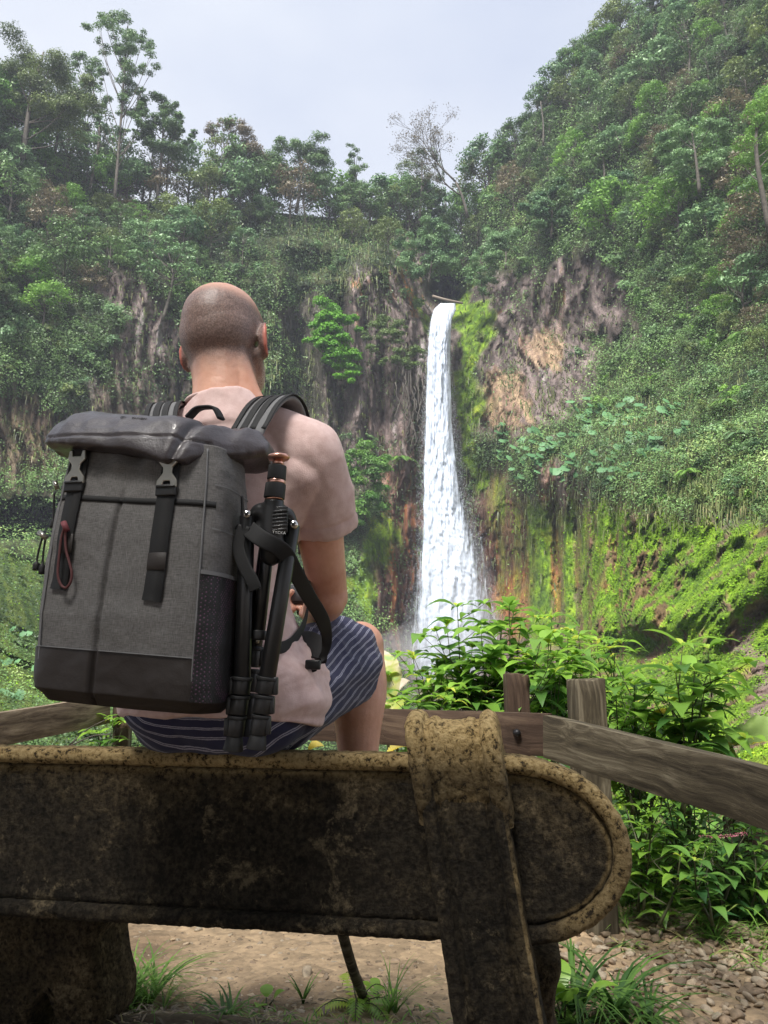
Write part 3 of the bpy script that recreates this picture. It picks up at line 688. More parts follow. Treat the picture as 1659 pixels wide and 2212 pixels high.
# bright lime tree growing out of the cliff, and its grey-green neighbour
special('lime_green_tree', 'bright lime green tree growing out of the dark cliff left of the waterfall', 735, 760, 112.5, [(-35,-82,20),(-12,-88,18),(-48,-55,17),(-18,-58,22),(10,-62,20),(-66,-28,14),(-38,-30,22),(-8,-30,22),(22,-68,14),(-22,-2,20),(6,-4,22),(-4,22,18),(22,14,16),(-28,20,14),(14,38,18),(30,42,14),(36,8,12),(26,58,11),(8,52,11)], 85, .42, M_LIME, .16, flat=.7, droop=.3, depth=1.5)
special('cliff_tree', 'grey-green leaning tree with bent trunk on the rock just left of the waterfall', 870, 800, 113.5, [(-60,-95,16),(-38,-105,17),(-15,-95,17),(-70,-70,14),(-45,-75,18),(-20,-70,18),(5,-80,12),(-60,-45,13),(-5,-48,14),(22,-40,16),(38,-30,14),(5,-22,16),(28,-8,14),(-15,-28,12),(-40,-25,11)], 75, .30, leaf_mat('leaves_greygreen', (.07, .12, .03), (.17, .26, .08), trans=.25, objvar=0), .2, flat=.7, depth=1.5)
special('rounded_shrub', 'rounded bright green shrub beside the man shoulder at the foot of the central cliff', 790, 1110, 106, [(-45,-120,20),(-15,-135,24),(18,-128,22),(-58,-95,20),(-25,-100,26),(12,-98,26),(40,-100,16),(-45,-65,22),(-10,-65,24),(25,-62,22),(-55,-35,20),(-20,-32,22),(15,-30,22),(-35,-5,18),(0,-2,18),(-20,22,16)], 90, .36, M_TREE[3], .15, cat='shrub', droop=.5, depth=1.5)
special('notch_bush', 'dense green bush bulging over the dark slot above the waterfall', 925, 600, 117, [(-40,-60,22),(-10,-75,26),(25,-70,26),(50,-55,24),(-30,-30,22),(5,-38,24),(35,-28,22),(60,-25,16),(-15,-8,16),(-50,-85,20),(0,-105,22),(40,-100,22)], 75, .36, M_TREE[2], .2, cat='bush', droop=.5)
special('overhanging_bush', 'pale green bush spilling down right of the waterfall lip', 1045, 640, 113.5, [(-10,-85,18),(15,-95,18),(-15,-60,18),(10,-60,20),(-18,-35,16),(8,-32,18),(25,-75,18),(0,-10,14),(30,-105,20),(45,-125,22),(20,-130,20)], 75, .34, M_TREE[2], .15, cat='bush', droop=.6)
special('mossy_knob_bush', 'leafy pale green tree crown on the hillside right above the waterfall', 1190, 500, 108, [(-35,-75,20),(-10,-85,22),(18,-78,20),(-45,-50,20),(-15,-52,24),(18,-48,22),(-30,-22,22),(5,-20,22)], 75, .40, M_TREE[2], .22, flat=.6)
special('pale_tree', 'large pale green tree crown in the middle of the right hillside', 1510, 400, 84, [(-60,-110,26),(-30,-125,26),(5,-118,28),(38,-100,24),(-70,-75,24),(-35,-82,30),(5,-78,30),(42,-65,26),(-45,-40,28),(-8,-40,28),(30,-32,26)], 80, .34, M_TREE[2], .25, flat=.6)
special('ivy_tree', 'vivid green creeper-clad tree at the right edge', 1660, 480, 66, [(-10,-260,34),(20,-280,34),(-25,-225,30),(10,-230,36),(-30,-190,30),(5,-190,34),(-40,-150,30),(0,-150,34),(-30,-110,28),(10,-110,32)], 75, .26, M_TREE[3], .3, flat=.8)
# fine bare-branched tree on the ridge
def bare_tree():
    D = 133; e = empty('bare_branched_tree', P(1010, 470, D)); k = D/F
    tk, cr = MB(), MB(); H = 225*k
    def grow(p, d, l, r, depth):
        n = 5; pts = [p]; dd = d.copy()
        for _ in range(n):
            dd = unit(dd+rng.normal(0, .10, 3)+np.array([0, 0, .05])); pts.append(pts[-1]+dd*l/n)
        tube(tk, pts, np.linspace(r, r*.6, n+1), 5)
        if depth == 0:
            m = 10; pos = pts[-1]+rng.normal(0, .38, (m, 3)); V, q = leaf_quads(pos, np.tile([0, 0, 1.], (m, 1)), rng.uniform(.2, .34, m), .5, .9)
            cr.add(V, q, None, np.repeat(rng.uniform(.2, .8, m), 4)); return
        for _ in range(3 if depth > 1 else 4):
            grow(pts[-1] if rng.uniform() < .6 else pts[3], unit(dd+rng.normal(0, .42, 3)*np.array([1, .8, .5])), l*rng.uniform(.62, .85), r*.55, depth-1)
    grow(np.zeros(3), np.array([-.12, 0, 1.]), H*.42, .34, 0+5)
    cr.build('crown', M_TREE[4], e); tk.build('trunk', BARK, e, smooth=True)
    tag(e, 'leafless-looking tree with a fan of fine bare branches on the ridge right above the waterfall', 'tree')
bare_tree()
# bare stems standing among the foliage
for (u, v, h, lab) in ((1165, 330, 9, 'pale bare stem on the hillside above the right cliff'), (1295, 440, 11, 'tall thin pale trunk in the middle of the right hillside'), (1085, 590, 7, 'thin bare stem among the bushes right of the waterfall lip')):
    p = on_wall(u, v); mb = MB(); tube(mb, spline([(0, 0, 0), (.2, 0, h*.5), (-.1, 0, h)], 8), np.linspace(.2, .08, 8), 6)
    for _ in range(5):
        z = rng.uniform(.5, 1)*h; tube(mb, [(0, 0, z), (rng.normal(0, .6), -.3, z+rng.uniform(.3, .9)), (rng.normal(0, 1.0), -.4, z+rng.uniform(.8, 1.6))], [.06, .04, .02], 4)
    o = mb.build('bare_tree', BARK, None, True); o.location = p+Vector((0, -3.0, -1)); tag(o, lab, 'tree')
# roots hanging down the rock left of the falls
mb = MB()
for i in range(16):
    u = 862+rng.normal(0, 1)*9+i*3.2; v0 = 800+rng.uniform(-10, 40); v1 = rng.uniform(900, 1000)
    pts = [P(u+rng.normal(0, 2)+(t*(rng.uniform(-4, 22))), v0+(v1-v0)*t, 113.4+rng.normal(0, .15)) for t in np.linspace(0, 1, 9)]
    tube(mb, pts, rng.uniform(.05, .10), 5)
tag(mb.build('hanging_roots', BARK, None, True), 'long pale roots hanging down the rock beside the waterfall', 'roots')
# fallen log lying across the slot above the lip
mb = MB(); tube(mb, spline([P(935, 640, 116), P(965, 648, 115), P(1000, 655, 115)], 10), np.linspace(.26, .18, 10), 7)
tag(mb.build('fallen_log', simple('wet_log', (.16, .13, .10), .7, bump=(5, .5, .04)), None, True), 'thin fallen log across the dark slot above the waterfall', 'log')
# big round-leaved plants on the right slope
def big_leaf(mb, c, nrm, r, tint):
    n = 16; th = np.linspace(0, 2*np.pi, n, endpoint=False); lob = 1+.16*np.abs(np.sin(th*3.5))-.35*np.exp(-((th-np.pi)/.25)**2)
    a = unit(np.cross(nrm, [.3, .1, 1.])); b = np.cross(nrm, a)
    rim = c+r*lob[:, None]*(np.cos(th)[:, None]*b+np.sin(th)[:, None]*a)-np.asarray(nrm)*r*(.10+.10*np.sin(th*7)[:, None])
    mid = c+r*.5*lob[:, None]*(np.cos(th)[:, None]*b+np.sin(th)[:, None]*a)+np.asarray(nrm)*r*.02
    V = np.concatenate([[c-np.asarray(nrm)*r*.08], mid, rim]); j = np.arange(n); jn = (j+1) % n
    mb.add(V, np.stack([1+j, 1+n+j, 1+n+jn, 1+jn], -1), np.stack([np.zeros(n, int), 1+j, 1+jn], -1), tint)
M_BIG = leaf_mat('big_leaves', (.045, .12, .05), (.13, .28, .12), trans=.2, objvar=.3, rough=.5)
def big_plant(u, v, sc, label, nleaf=7, push=.3):
    p = on_wall(u, v); D = p.y; e = empty('large_leaved_plant', p)
    lv, st = MB(), MB()
    for i in range(nleaf):
        c = np.array([rng.normal(0, .9), -push-rng.uniform(.2, .9), rng.normal(.1, .7)])*sc; nr_ = unit(np.array([rng.normal(0, .35), -.75, rng.uniform(.3, 1.1)]))
        big_leaf(lv, c, nr_, rng.uniform(.34, .62)*sc, rng.uniform(.2, .9)); tube(st, [(0, 0, -.3*sc), c*.5+np.array([0, -.1, -.25])*sc, c-nr_*.05*sc], [.03*sc, .025*sc, .02*sc], 4)
    lv.build('leaves', M_BIG, e, smooth=True); st.build('stems', simple('leaf_stalks', (.09, .15, .04), .6), e, True)
    return tag(e, label, 'plant', 'large-leaved plants on the wet slopes')
PREG = []
for i, (u, v) in enumerate(((1090,945),(1120,975),(1085,990),(1160,950),(1195,970),(1170,1000),(1240,940),(1290,900),(1320,920),(1350,890),(1375,905),(1300,960),(1330,985),(1290,1010),(1360,960),(1395,975),(1345,1020),(1250,1000),(1390,940),(1410,1000),(1255,905),(1440,900),(1480,930),(1130,1010),(1210,1025),(1320,1045),(1380,1035),(1430,960))):
    D = on_wall(u, v).y; PREG.append((big_plant(u, v, .74*np.clip(D/62, .6, 1.5), 'x', 9), 'cluster of large round leaves', u, v, 1))
name_apart(PREG, [(1100, 'nearest the waterfall'), (1140, 'beside the mossy strip'), (1200, 'under the brown rock'), (1260, 'right of the brown rock'), (1310, 'in mid slope'), (1360, 'in the densest leaf patch'), (1420, 'right of the leaf patch'), (9999, 'toward the ferns')], [(790, 'high'), (850, 'upper'), (900, 'middle'), (9999, 'lower')])
for (u, v, lab) in ((45,1375,'round-leaved plant on the mossy slope beside the backpack'), (20,1440,'round-leaved plant low by the left edge'), (60,1500,'round-leaved plant just above the left fence rail'), (105,1465,'small round-leaved plant under the backpack corner'),(20,1500,'round-leaved plant between the left edge and the fence rail')):
    big_plant(u, v, .45, lab, 6)
# ---------------- wood behind the viewer: it shades the bench and everything that faces the camera
for (x, y, s, k) in ((-5, -5, 1.3, 0), (1, -6.5, 1.5, 3), (-9, -1.5, 1.2, 4), (-2, -11, 1.8, 1), (5, -12, 1.8, 3), (-12, -8, 1.7, 0), (13, -9, 1.7, 7), (1.5, -3.6, .9, 0)):
    stamp(('b', k), (x, y, -.6), rng.uniform(0, 6), s, kinds[('b', k)]+' behind the viewer, '+('far ' if y < -7 else '')+('off to the left' if x < -6 else 'a little left' if x < 0 else 'a little right' if x < 4 else 'off to the right'), 'trees behind the viewpoint')
# ============================================================ waterfall, its pool and spray
def fall_D(v): return np.interp(v, [655, 700, 900, 1430, 1600], [114.5, 112.6, 111.6, 108.5, 107])
EDGE = [(655,950,984),(668,936,986),(690,930,977),(720,926,974),(780,923,972),(850,920,974),(950,917,980),(1030,915,990),(1100,914,1008),(1180,912,1028),(1260,909,1044),(1340,903,1056),(1420,896,1070),(1560,884,1092)]
def edges(v): e = np.array(EDGE, float); return np.interp(v, e[:, 0], e[:, 1]), np.interp(v, e[:, 0], e[:, 2])
def water_mat(name, lo, hi, sx, alpha_pow, base=(.52, .58, .68)):
    m, t, b = new_mat(name)
    b.inputs['Base Color'].default_value = (*base, 1); b.inputs['Roughness'].default_value = .55; b.inputs['Specular IOR Level'].default_value = .3
    uvn = N(t, 'ShaderNodeAttribute', attribute_name='flow'); ed = N(t, 'ShaderNodeAttribute', attribute_name='edge')
    mp_ = N(t, 'ShaderNodeMapping'); mp_.inputs['Scale'].default_value = (sx, sx*.07, 1); t.links.new(uvn.outputs['Vector'], mp_.inputs[0])
    n = N(t, 'ShaderNodeTexNoise', Scale=1.0, Detail=8.0, Roughness=.68, Distortion=.35); t.links.new(mp_.outputs[0], n.inputs['Vector'])
    mp2 = N(t, 'ShaderNodeMapping'); mp2.inputs['Scale'].default_value = (sx*1.6, sx*.22, 1); t.links.new(uvn.outputs['Vector'], mp2.inputs[0])
    n2 = N(t, 'ShaderNodeTexNoise', Scale=1.0, Detail=5.0, Roughness=.6); t.links.new(mp2.outputs[0], n2.inputs['Vector'])
    av = N(t, 'ShaderNodeMath', operation='ADD'); t.links.new(n.outputs[0], av.inputs[0]); t.links.new(n2.outputs[0], av.inputs[1])
    a2 = N(t, 'ShaderNodeMath', operation='MULTIPLY_ADD'); t.links.new(av.outputs[0], a2.inputs[0]); a2.inputs[1].default_value = .5; t.links.new(ed.outputs['Fac'], a2.inputs[2])
    mr = N(t, 'ShaderNodeMapRange'); mr.inputs[1].default_value = lo; mr.inputs[2].default_value = hi; t.links.new(a2.outputs[0], mr.inputs[0])
    t.links.new(mr.outputs[0], b.inputs['Alpha'])
    bp = N(t, 'ShaderNodeBump', Strength=.40, Distance=.25); t.links.new(av.outputs[0], bp.inputs['Height']); t.links.new(bp.outputs[0], b.inputs['Normal'])
    tr = N(t, 'ShaderNodeBsdfTranslucent', Color=(.8, .85, .92, 1))
    return m
def water_sheet(name, parent, mat, dd, grow, bulge, seed, edgebias, vr=(655, 1560), centre=None):
    nu, nv = 60, 420
    vv = np.linspace(vr[0], vr[1], nv)[:, None]+np.zeros((1, nu)); s = np.linspace(-1, 1, nu)[None]+np.zeros((nv, 1))
    L, Rr = edges(vv)
    if centre is not None: L, Rr = centre(vv, L, Rr)
    mid, hw = (L+Rr)/2, (Rr-L)/2*grow
    wob = fbm(np.stack([vv/40, vv*0+seed, vv*0], -1), 3, seed)*3.5*sstep(660, 760, vv)
    uu = mid+hw*s+wob*s
    n = fbm(np.stack([uu/7, vv/70, vv*0+seed], -1), 4, seed+5)*.8+fbm(np.stack([uu/3, vv/14, vv*0+seed], -1), 3, seed+9)*.35
    Dv = fall_D(vv)+dd-bulge*np.sqrt(np.clip(1-s*s, 0, 1))*(.5+.5*sstep(660, 720, vv))-n*.9
    p = PA(uu, vv, Dv)
    idx = np.arange(nu*nv).reshape(nv, nu); q = np.stack([idx[:-1, :-1], idx[1:, :-1], idx[1:, 1:], idx[:-1, 1:]], -1).reshape(-1, 4)
    ed = (1-np.abs(s)**2.4)*.55-.40+edgebias(s, vv)
    fl = np.stack([uu*.0675+seed*10, vv*.0675, uu*0], -1)
    o = mesh_np(name, p.reshape(-1, 3), q, mat, parent, {'edge': ed.ravel(), 'flow': fl.reshape(-1, 3)}, True)
    return o
fall = empty('waterfall', P(965, 1430, 109)); tag(fall, 'tall white waterfall plunging from a dark slot and fanning out to the right', 'waterfall')
def local(o, par):
    """keep world coordinates while parented"""
    o.parent = par; o.location = -par.location; return o
m1 = water_mat('falling_water', .02, .34, 1.6, 1); m2 = water_mat('falling_veil', .42, .72, 2.0, 1); m3 = water_mat('thin_veil', .50, .80, 2.6, 1)
def mc(v, L, Rr): return L+1, np.minimum(Rr, L+1+np.interp(v, [655, 700, 900, 1100, 1400], [50, 46, 56, 80, 130]))
local(water_sheet('main_stream', None, m1, 0, .97, 1.6, 3, lambda s, v: .18-.06*sstep(1150, 1500, v)-.30*sstep(-.2, 1, s)*sstep(1040, 1200, v), centre=mc), fall)
local(water_sheet('veil', None, m2, -.7, 1.05, 1.8, 11, lambda s, v: .12-.22*sstep(.1, 1, s)*sstep(1040, 1200, v)), fall)
local(water_sheet('veil', None, m3, -1.6, 1.22, 2.0, 23, lambda s, v: .13-.05*s+.10*sstep(1060, 1280, v)), fall)
local(water_sheet('back_water', None, m2, .9, 1.0, .6, 31, lambda s, v: .12*sstep(1000, 1200, v)+.06), fall)
# side trickles
st = MB()
for (pts, w) in (([(908,1190),(905,1240),(900,1290),(893,1390),(890,1430)], 3), ([(903,1230),(896,1330),(888,1390)], 2),
                 ([(1050,1250),(1054,1300),(1058,1380)], 3), ([(1062,1310),(1068,1360),(1072,1420)], 2.5), ([(1040,1160),(1047,1230),(1050,1290)], 2.5), ([(898,1340),(893,1400),(891,1440)],3)):
    p = spline([(*a, 0) for a in pts], 16)
    for k in range(2):
        off = rng.normal(0, 1.4); c = [P(a+off+rng.normal(0, .4), b, on_wall(a, b).y-1.6) for a, b, _ in p]
        tube(st, c, (rng.uniform(.2, .45)*w/3)*.07*(.6+.8*rng.uniform(0, 1, 16)), 5)
o = st.build('side_trickle', simple('white_water', (.55, .60, .66), .4), None, True); local(o, fall)
# flying drops along the edges
n = 20000; v = 665+rng.uniform(0, 1, n)**.8*790; L_, R_ = edges(v); sd_ = np.where(rng.uniform(0, 1, n) < .45, -1, 1)
off = np.abs(rng.normal(0, 1, n))*(2.0+(v-660)*.020)
u = np.where(sd_ < 0, L_-off+4, R_+off*1.2-6); Dd = fall_D(v)-rng.uniform(-.5, 3, n)
pos = PA(u, v, Dd); V, q = leaf_quads(pos, np.tile([0, -1., .2], (n, 1)), rng.uniform(.025, .08, n), .5, .5, 2.0, .1)
o = mesh_np('spray', V, q, simple('spray_drops', (.66, .71, .78), .5), None, {'tint': np.zeros(n*4)}); local(o, fall); o['kind'] = 'stuff'
# mist hanging at the foot
def volume(name, color, dens, aniso=0.0):
    m = bpy.data.materials.new(name); m.use_nodes = True; t = m.node_tree; t.nodes.remove(t.nodes['Principled BSDF'])
    v_ = N(t, 'ShaderNodeVolumePrincipled', Density=dens, Anisotropy=aniso); v_.inputs['Color'].default_value = (*color, 1)
    t.links.new(v_.outputs[0], t.nodes['Material Output'].inputs['Volume']); return m
mv = volume('mist', (.95, .97, 1.0), .018)
ms = MB()
for (u, v, D, rx, ry, rz_) in ((960,1470,103,13,7,8),(1010,1450,104,9,6,9),(975,1380,105,7,4,9),(930,1430,106,9,3,6),(990,1440,106,7,3,12),(960,1440,103,16,5,5),(1015,1330,106,4.5,2.5,11),(985,1300,106,5,2.5,13),(1035,1400,105,4.5,2.5,8)):
    c = np.array(P(u, v, D)); th = np.linspace(0, np.pi, 17); ph = np.arange(24)/24*2*np.pi
    V = np.stack([np.outer(np.sin(th), np.cos(ph))*rx, np.outer(np.sin(th), np.sin(ph))*ry, np.outer(np.cos(th), np.ones(24))*rz_], -1)+c
    i = np.arange(16)[:, None]*24; j = np.arange(24)[None]; q = np.stack([i+j, i+24+j, i+24+(j+1) % 24, i+(j+1) % 24], -1).reshape(-1, 4)
    mbx = MB(); mbx.add(V, q); oo = mbx.build('spray_mist', mv); tag(oo, 'white mist rising at the foot of the waterfall', None, None, 'stuff')
# haze in the gorge
hz = MB(); box(hz, (0, 95, 45), (640, 330, 130))
oh = hz.build('haze', volume('gorge_air', (.80, .86, 1.0), HAZE_D)); tag(oh, 'pale damp air filling the gorge', None, None, 'stuff')
# ============================================================ path and bank at the viewpoint
def gh(x, y):
    z = 0.035*fbm(np.stack([x*.9, y*.9, x*0], -1), 3, 201)+.008*fbm(np.stack([x*9, y*9, x*0], -1), 3, 203)
    z = z+.11*np.exp(-((x+.62)/.45)**2-((y-1.95)/.22)**2)+.06*np.exp(-((x-.1)/.5)**2-((y-1.95)/.16)**2)
    z = z-8.0*sstep(4.7, 11, y)-3*sstep(11, 30, y)
    return z*np.where(y > 4.7, 1, 1)
def build_ground():
    xs = np.concatenate([-np.geomspace(300, 3.2, 26), np.arange(-3, 3.001, .022), np.geomspace(3.2, 300, 26)])
    ys = np.concatenate([-np.geomspace(300, 1.2, 22), np.arange(-1, 5.2, .022), np.geomspace(5.3, 300, 34)])
    X, Y = np.meshgrid(xs, ys); Z = gh(X, Y)
    p = np.stack([X, Y, Z], -1); nr_, nc_ = X.shape; idx = np.arange(nr_*nc_).reshape(nr_, nc_)
    q = np.stack([idx[:-1, :-1], idx[:-1, 1:], idx[1:, 1:], idx[1:, :-1]], -1).reshape(-1, 4)
    n = fbm(p*2.2, 4, 205); n2 = fbm(p*9, 3, 206)
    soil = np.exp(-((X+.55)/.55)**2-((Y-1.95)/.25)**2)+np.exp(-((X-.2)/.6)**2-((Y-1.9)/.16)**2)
    c = np.array([.28, .20, .12])+(np.array([.16, .108, .062])-np.array([.28, .20, .12]))*sstep(-.3, .45, n)[..., None]
    c = c*(1+.18*n2[..., None])
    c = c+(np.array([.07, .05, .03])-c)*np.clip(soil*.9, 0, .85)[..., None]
    far = sstep(3.6, 4.6, Y)[..., None]; c = c+(np.array([.05, .055, .022])-c)*far
    m, t, b = new_mat('packed_earth')
    a = N(t, 'ShaderNodeAttribute', attribute_name='albedo'); co = N(t, 'ShaderNodeTexCoord')
    vo = N(t, 'ShaderNodeTexVoronoi', Scale=22.0, Randomness=1.0); t.links.new(co.outputs['Object'], vo.inputs['Vector'])
    no = N(t, 'ShaderNodeTexNoise', Scale=30.0, Detail=8.0, Roughness=.7); t.links.new(co.outputs['Object'], no.inputs['Vector'])
    vr_ = N(t, 'ShaderNodeMapRange'); t.links.new(vo.outputs['Color'], vr_.inputs[0]); vr_.inputs[1].default_value = .1; vr_.inputs[2].default_value = .9; vr_.inputs[3].default_value = .75; vr_.inputs[4].default_value = 1.4
    mm = N(t, 'ShaderNodeMix', data_type='RGBA', blend_type='MULTIPLY'); mm.inputs[0].default_value = .7; t.links.new(a.outputs['Color'], mm.inputs[6]); t.links.new(vr_.outputs[0], mm.inputs[7])
    nr2 = N(t, 'ShaderNodeMapRange'); t.links.new(no.outputs[0], nr2.inputs[0]); nr2.inputs[1].default_value = .3; nr2.inputs[2].default_value = .7; nr2.inputs[3].default_value = .65; nr2.inputs[4].default_value = 1.35
    m3_ = N(t, 'ShaderNodeMix', data_type='RGBA', blend_type='MULTIPLY'); m3_.inputs[0].default_value = 1; t.links.new(mm.outputs[2], m3_.inputs[6]); t.links.new(nr2.outputs[0], m3_.inputs[7])
    t.links.new(m3_.outputs[2], b.inputs['Base Color'])
    sm = N(t, 'ShaderNodeMath', operation='SUBTRACT'); t.links.new(no.outputs[0], sm.inputs[0]); t.links.new(vo.outputs['Distance'], sm.inputs[1])
    bp = N(t, 'ShaderNodeBump', Strength=.7, Distance=.012); t.links.new(sm.outputs[0], bp.inputs['Height']); t.links.new(bp.outputs[0], b.inputs['Normal'])
    b.inputs['Roughness'].default_value = .85
    o = mesh_np('ground', p.reshape(-1, 3), q, m, None, {'albedo': c.reshape(-1, 3)}, True); tag(o, 'packed earth path with pebbles at the viewpoint', None, None, 'structure')
build_ground()
def gz_at(x, y): return float(gh(np.array([x], float), np.array([y], float))[0])
def G(u, v, dz=0):
    """ground point seen at (u, v)"""
    a = P(u, v, 1.0); s = (a.z-EYE)
    Y = EYE/-s
    for _ in range(4): Y = (EYE-gz_at((a.x)*Y, Y))/-s
    return Vector((a.x*Y, Y, gz_at(a.x*Y, Y)+dz))
# ---- stones
ico = bmesh.new(); bmesh.ops.create_icosphere(ico, subdivisions=2, radius=1); ico.verts.ensure_lookup_table()
IV = np.array([v.co[:] for v in ico.verts]); IF = np.array([[v.index for v in f.verts] for f in ico.faces]); ico.free()
def stones(n, fpos, smin, smax, sink=.3, seed=0, flat=.55):
    mb = MB(); r = np.random.default_rng(seed)
    for i in range(n):
        x, y = fpos(r); s = smin*(smax/smin)**(r.uniform()**1.6)
        A = r.normal(0, 1, (3, 3)); qm, _ = np.linalg.qr(A)
        v = IV.copy()
        for k in range(8):
            d = unit(r.normal(0, 1, 3)); h = r.uniform(.35, .75); dt = v@d; v = v-np.outer(np.clip(dt-h, 0, None), d)
        v = (v*np.array([1, r.uniform(.6, .95), r.uniform(.4, .8)]))@qm.T
        v[:, 2] *= flat+.1; v *= s
        v += [x, y, gz_at(x, y)+s*(flat*.6-sink)]
        mb.add(v, None, IF, r.uniform(0, 1))
    return mb
def stone_mat():
    m, t, b = new_mat('river_stones'); a = N(t, 'ShaderNodeAttribute', attribute_name='tint'); co = N(t, 'ShaderNodeTexCoord')
    r = N(t, 'ShaderNodeValToRGB'); e = r.color_ramp.elements; e[0].color = (.13, .095, .06, 1); e[1].color = (.36, .26, .16, 1); x = e.new(.5); x.color = (.24, .17, .11, 1); y = e.new(.8); y.color = (.31, .26, .19, 1)
    t.links.new(a.outputs['Fac'], r.inputs[0]); n = N(t, 'ShaderNodeTexNoise', Scale=60.0, Detail=5.0); t.links.new(co.outputs['Object'], n.inputs['Vector'])
    mr = N(t, 'ShaderNodeMapRange'); t.links.new(n.outputs[0], mr.inputs[0]); mr.inputs[1].default_value = .3; mr.inputs[2].default_value = .7; mr.inputs[3].default_value = .65; mr.inputs[4].default_value = 1.25
    mm = N(t, 'ShaderNodeMix', data_type='RGBA', blend_type='MULTIPLY'); mm.inputs[0].default_value = 1; t.links.new(r.outputs[0], mm.inputs[6]); t.links.new(mr.outputs[0], mm.inputs[7]); t.links.new(mm.outputs[2], b.inputs['Base Color'])
    bp = N(t, 'ShaderNodeBump', Strength=.4, Distance=.004); t.links.new(n.outputs[0], bp.inputs['Height']); t.links.new(bp.outputs[0], b.inputs['Normal']); b.inputs['Roughness'].default_value = .75
    return m
M_ST = stone_mat()
def right_patch(r):
    while True:
        u, v = r.uniform(1180, 1900), r.uniform(1905, 2330)
        if v < 1905+(1700-u)*.1-20 or r.uniform() > sstep(1905, 2010, v)*(.35+.65*sstep(1250, 1420, u)): continue
        if v > 2150 and r.uniform() < .55: continue
        p = G(u, v); return p.x, p.y
o = stones(1700, right_patch, .011, .034, .12, 5).build('gravel', M_ST, None, False); tag(o, 'loose brown gravel on the path right of the bench', None, None, 'stuff')
def path_any(r):
    p = G(r.uniform(200, 1250), r.uniform(1990, 2230)); return p.x, p.y
o = stones(1500, path_any, .005, .022, .30, 6, .35).build('pebbles', M_ST, None, False); tag(o, 'small pebbles pressed into the earth path', None, None, 'stuff')
for (u, v, s, lab) in ((770/1.327+0,3333,0,''),):
    pass
for i, (u, v, s, lab) in enumerate(((771,2120,.035,'pale flat stone set in the path behind the bench legs'), (665,2105,.032,'rounded light brown stone in the earth path'), (425,2010,.024,'small brown stone near the bench left leg'), (705,2112,.02,'small grey stone in the middle of the path'), (1590,2200,.034,'large grey-brown stone at the right edge of the gravel'), (1440,2170,.05,'flat orange-brown slab stone in the gravel'))):
    p = G(u, v); mb = stones(1, lambda r: (p.x, p.y), s, s*1.01, .25, 40+i); o = mb.build('stone', M_ST, None, False); tag(o, lab, 'stone')
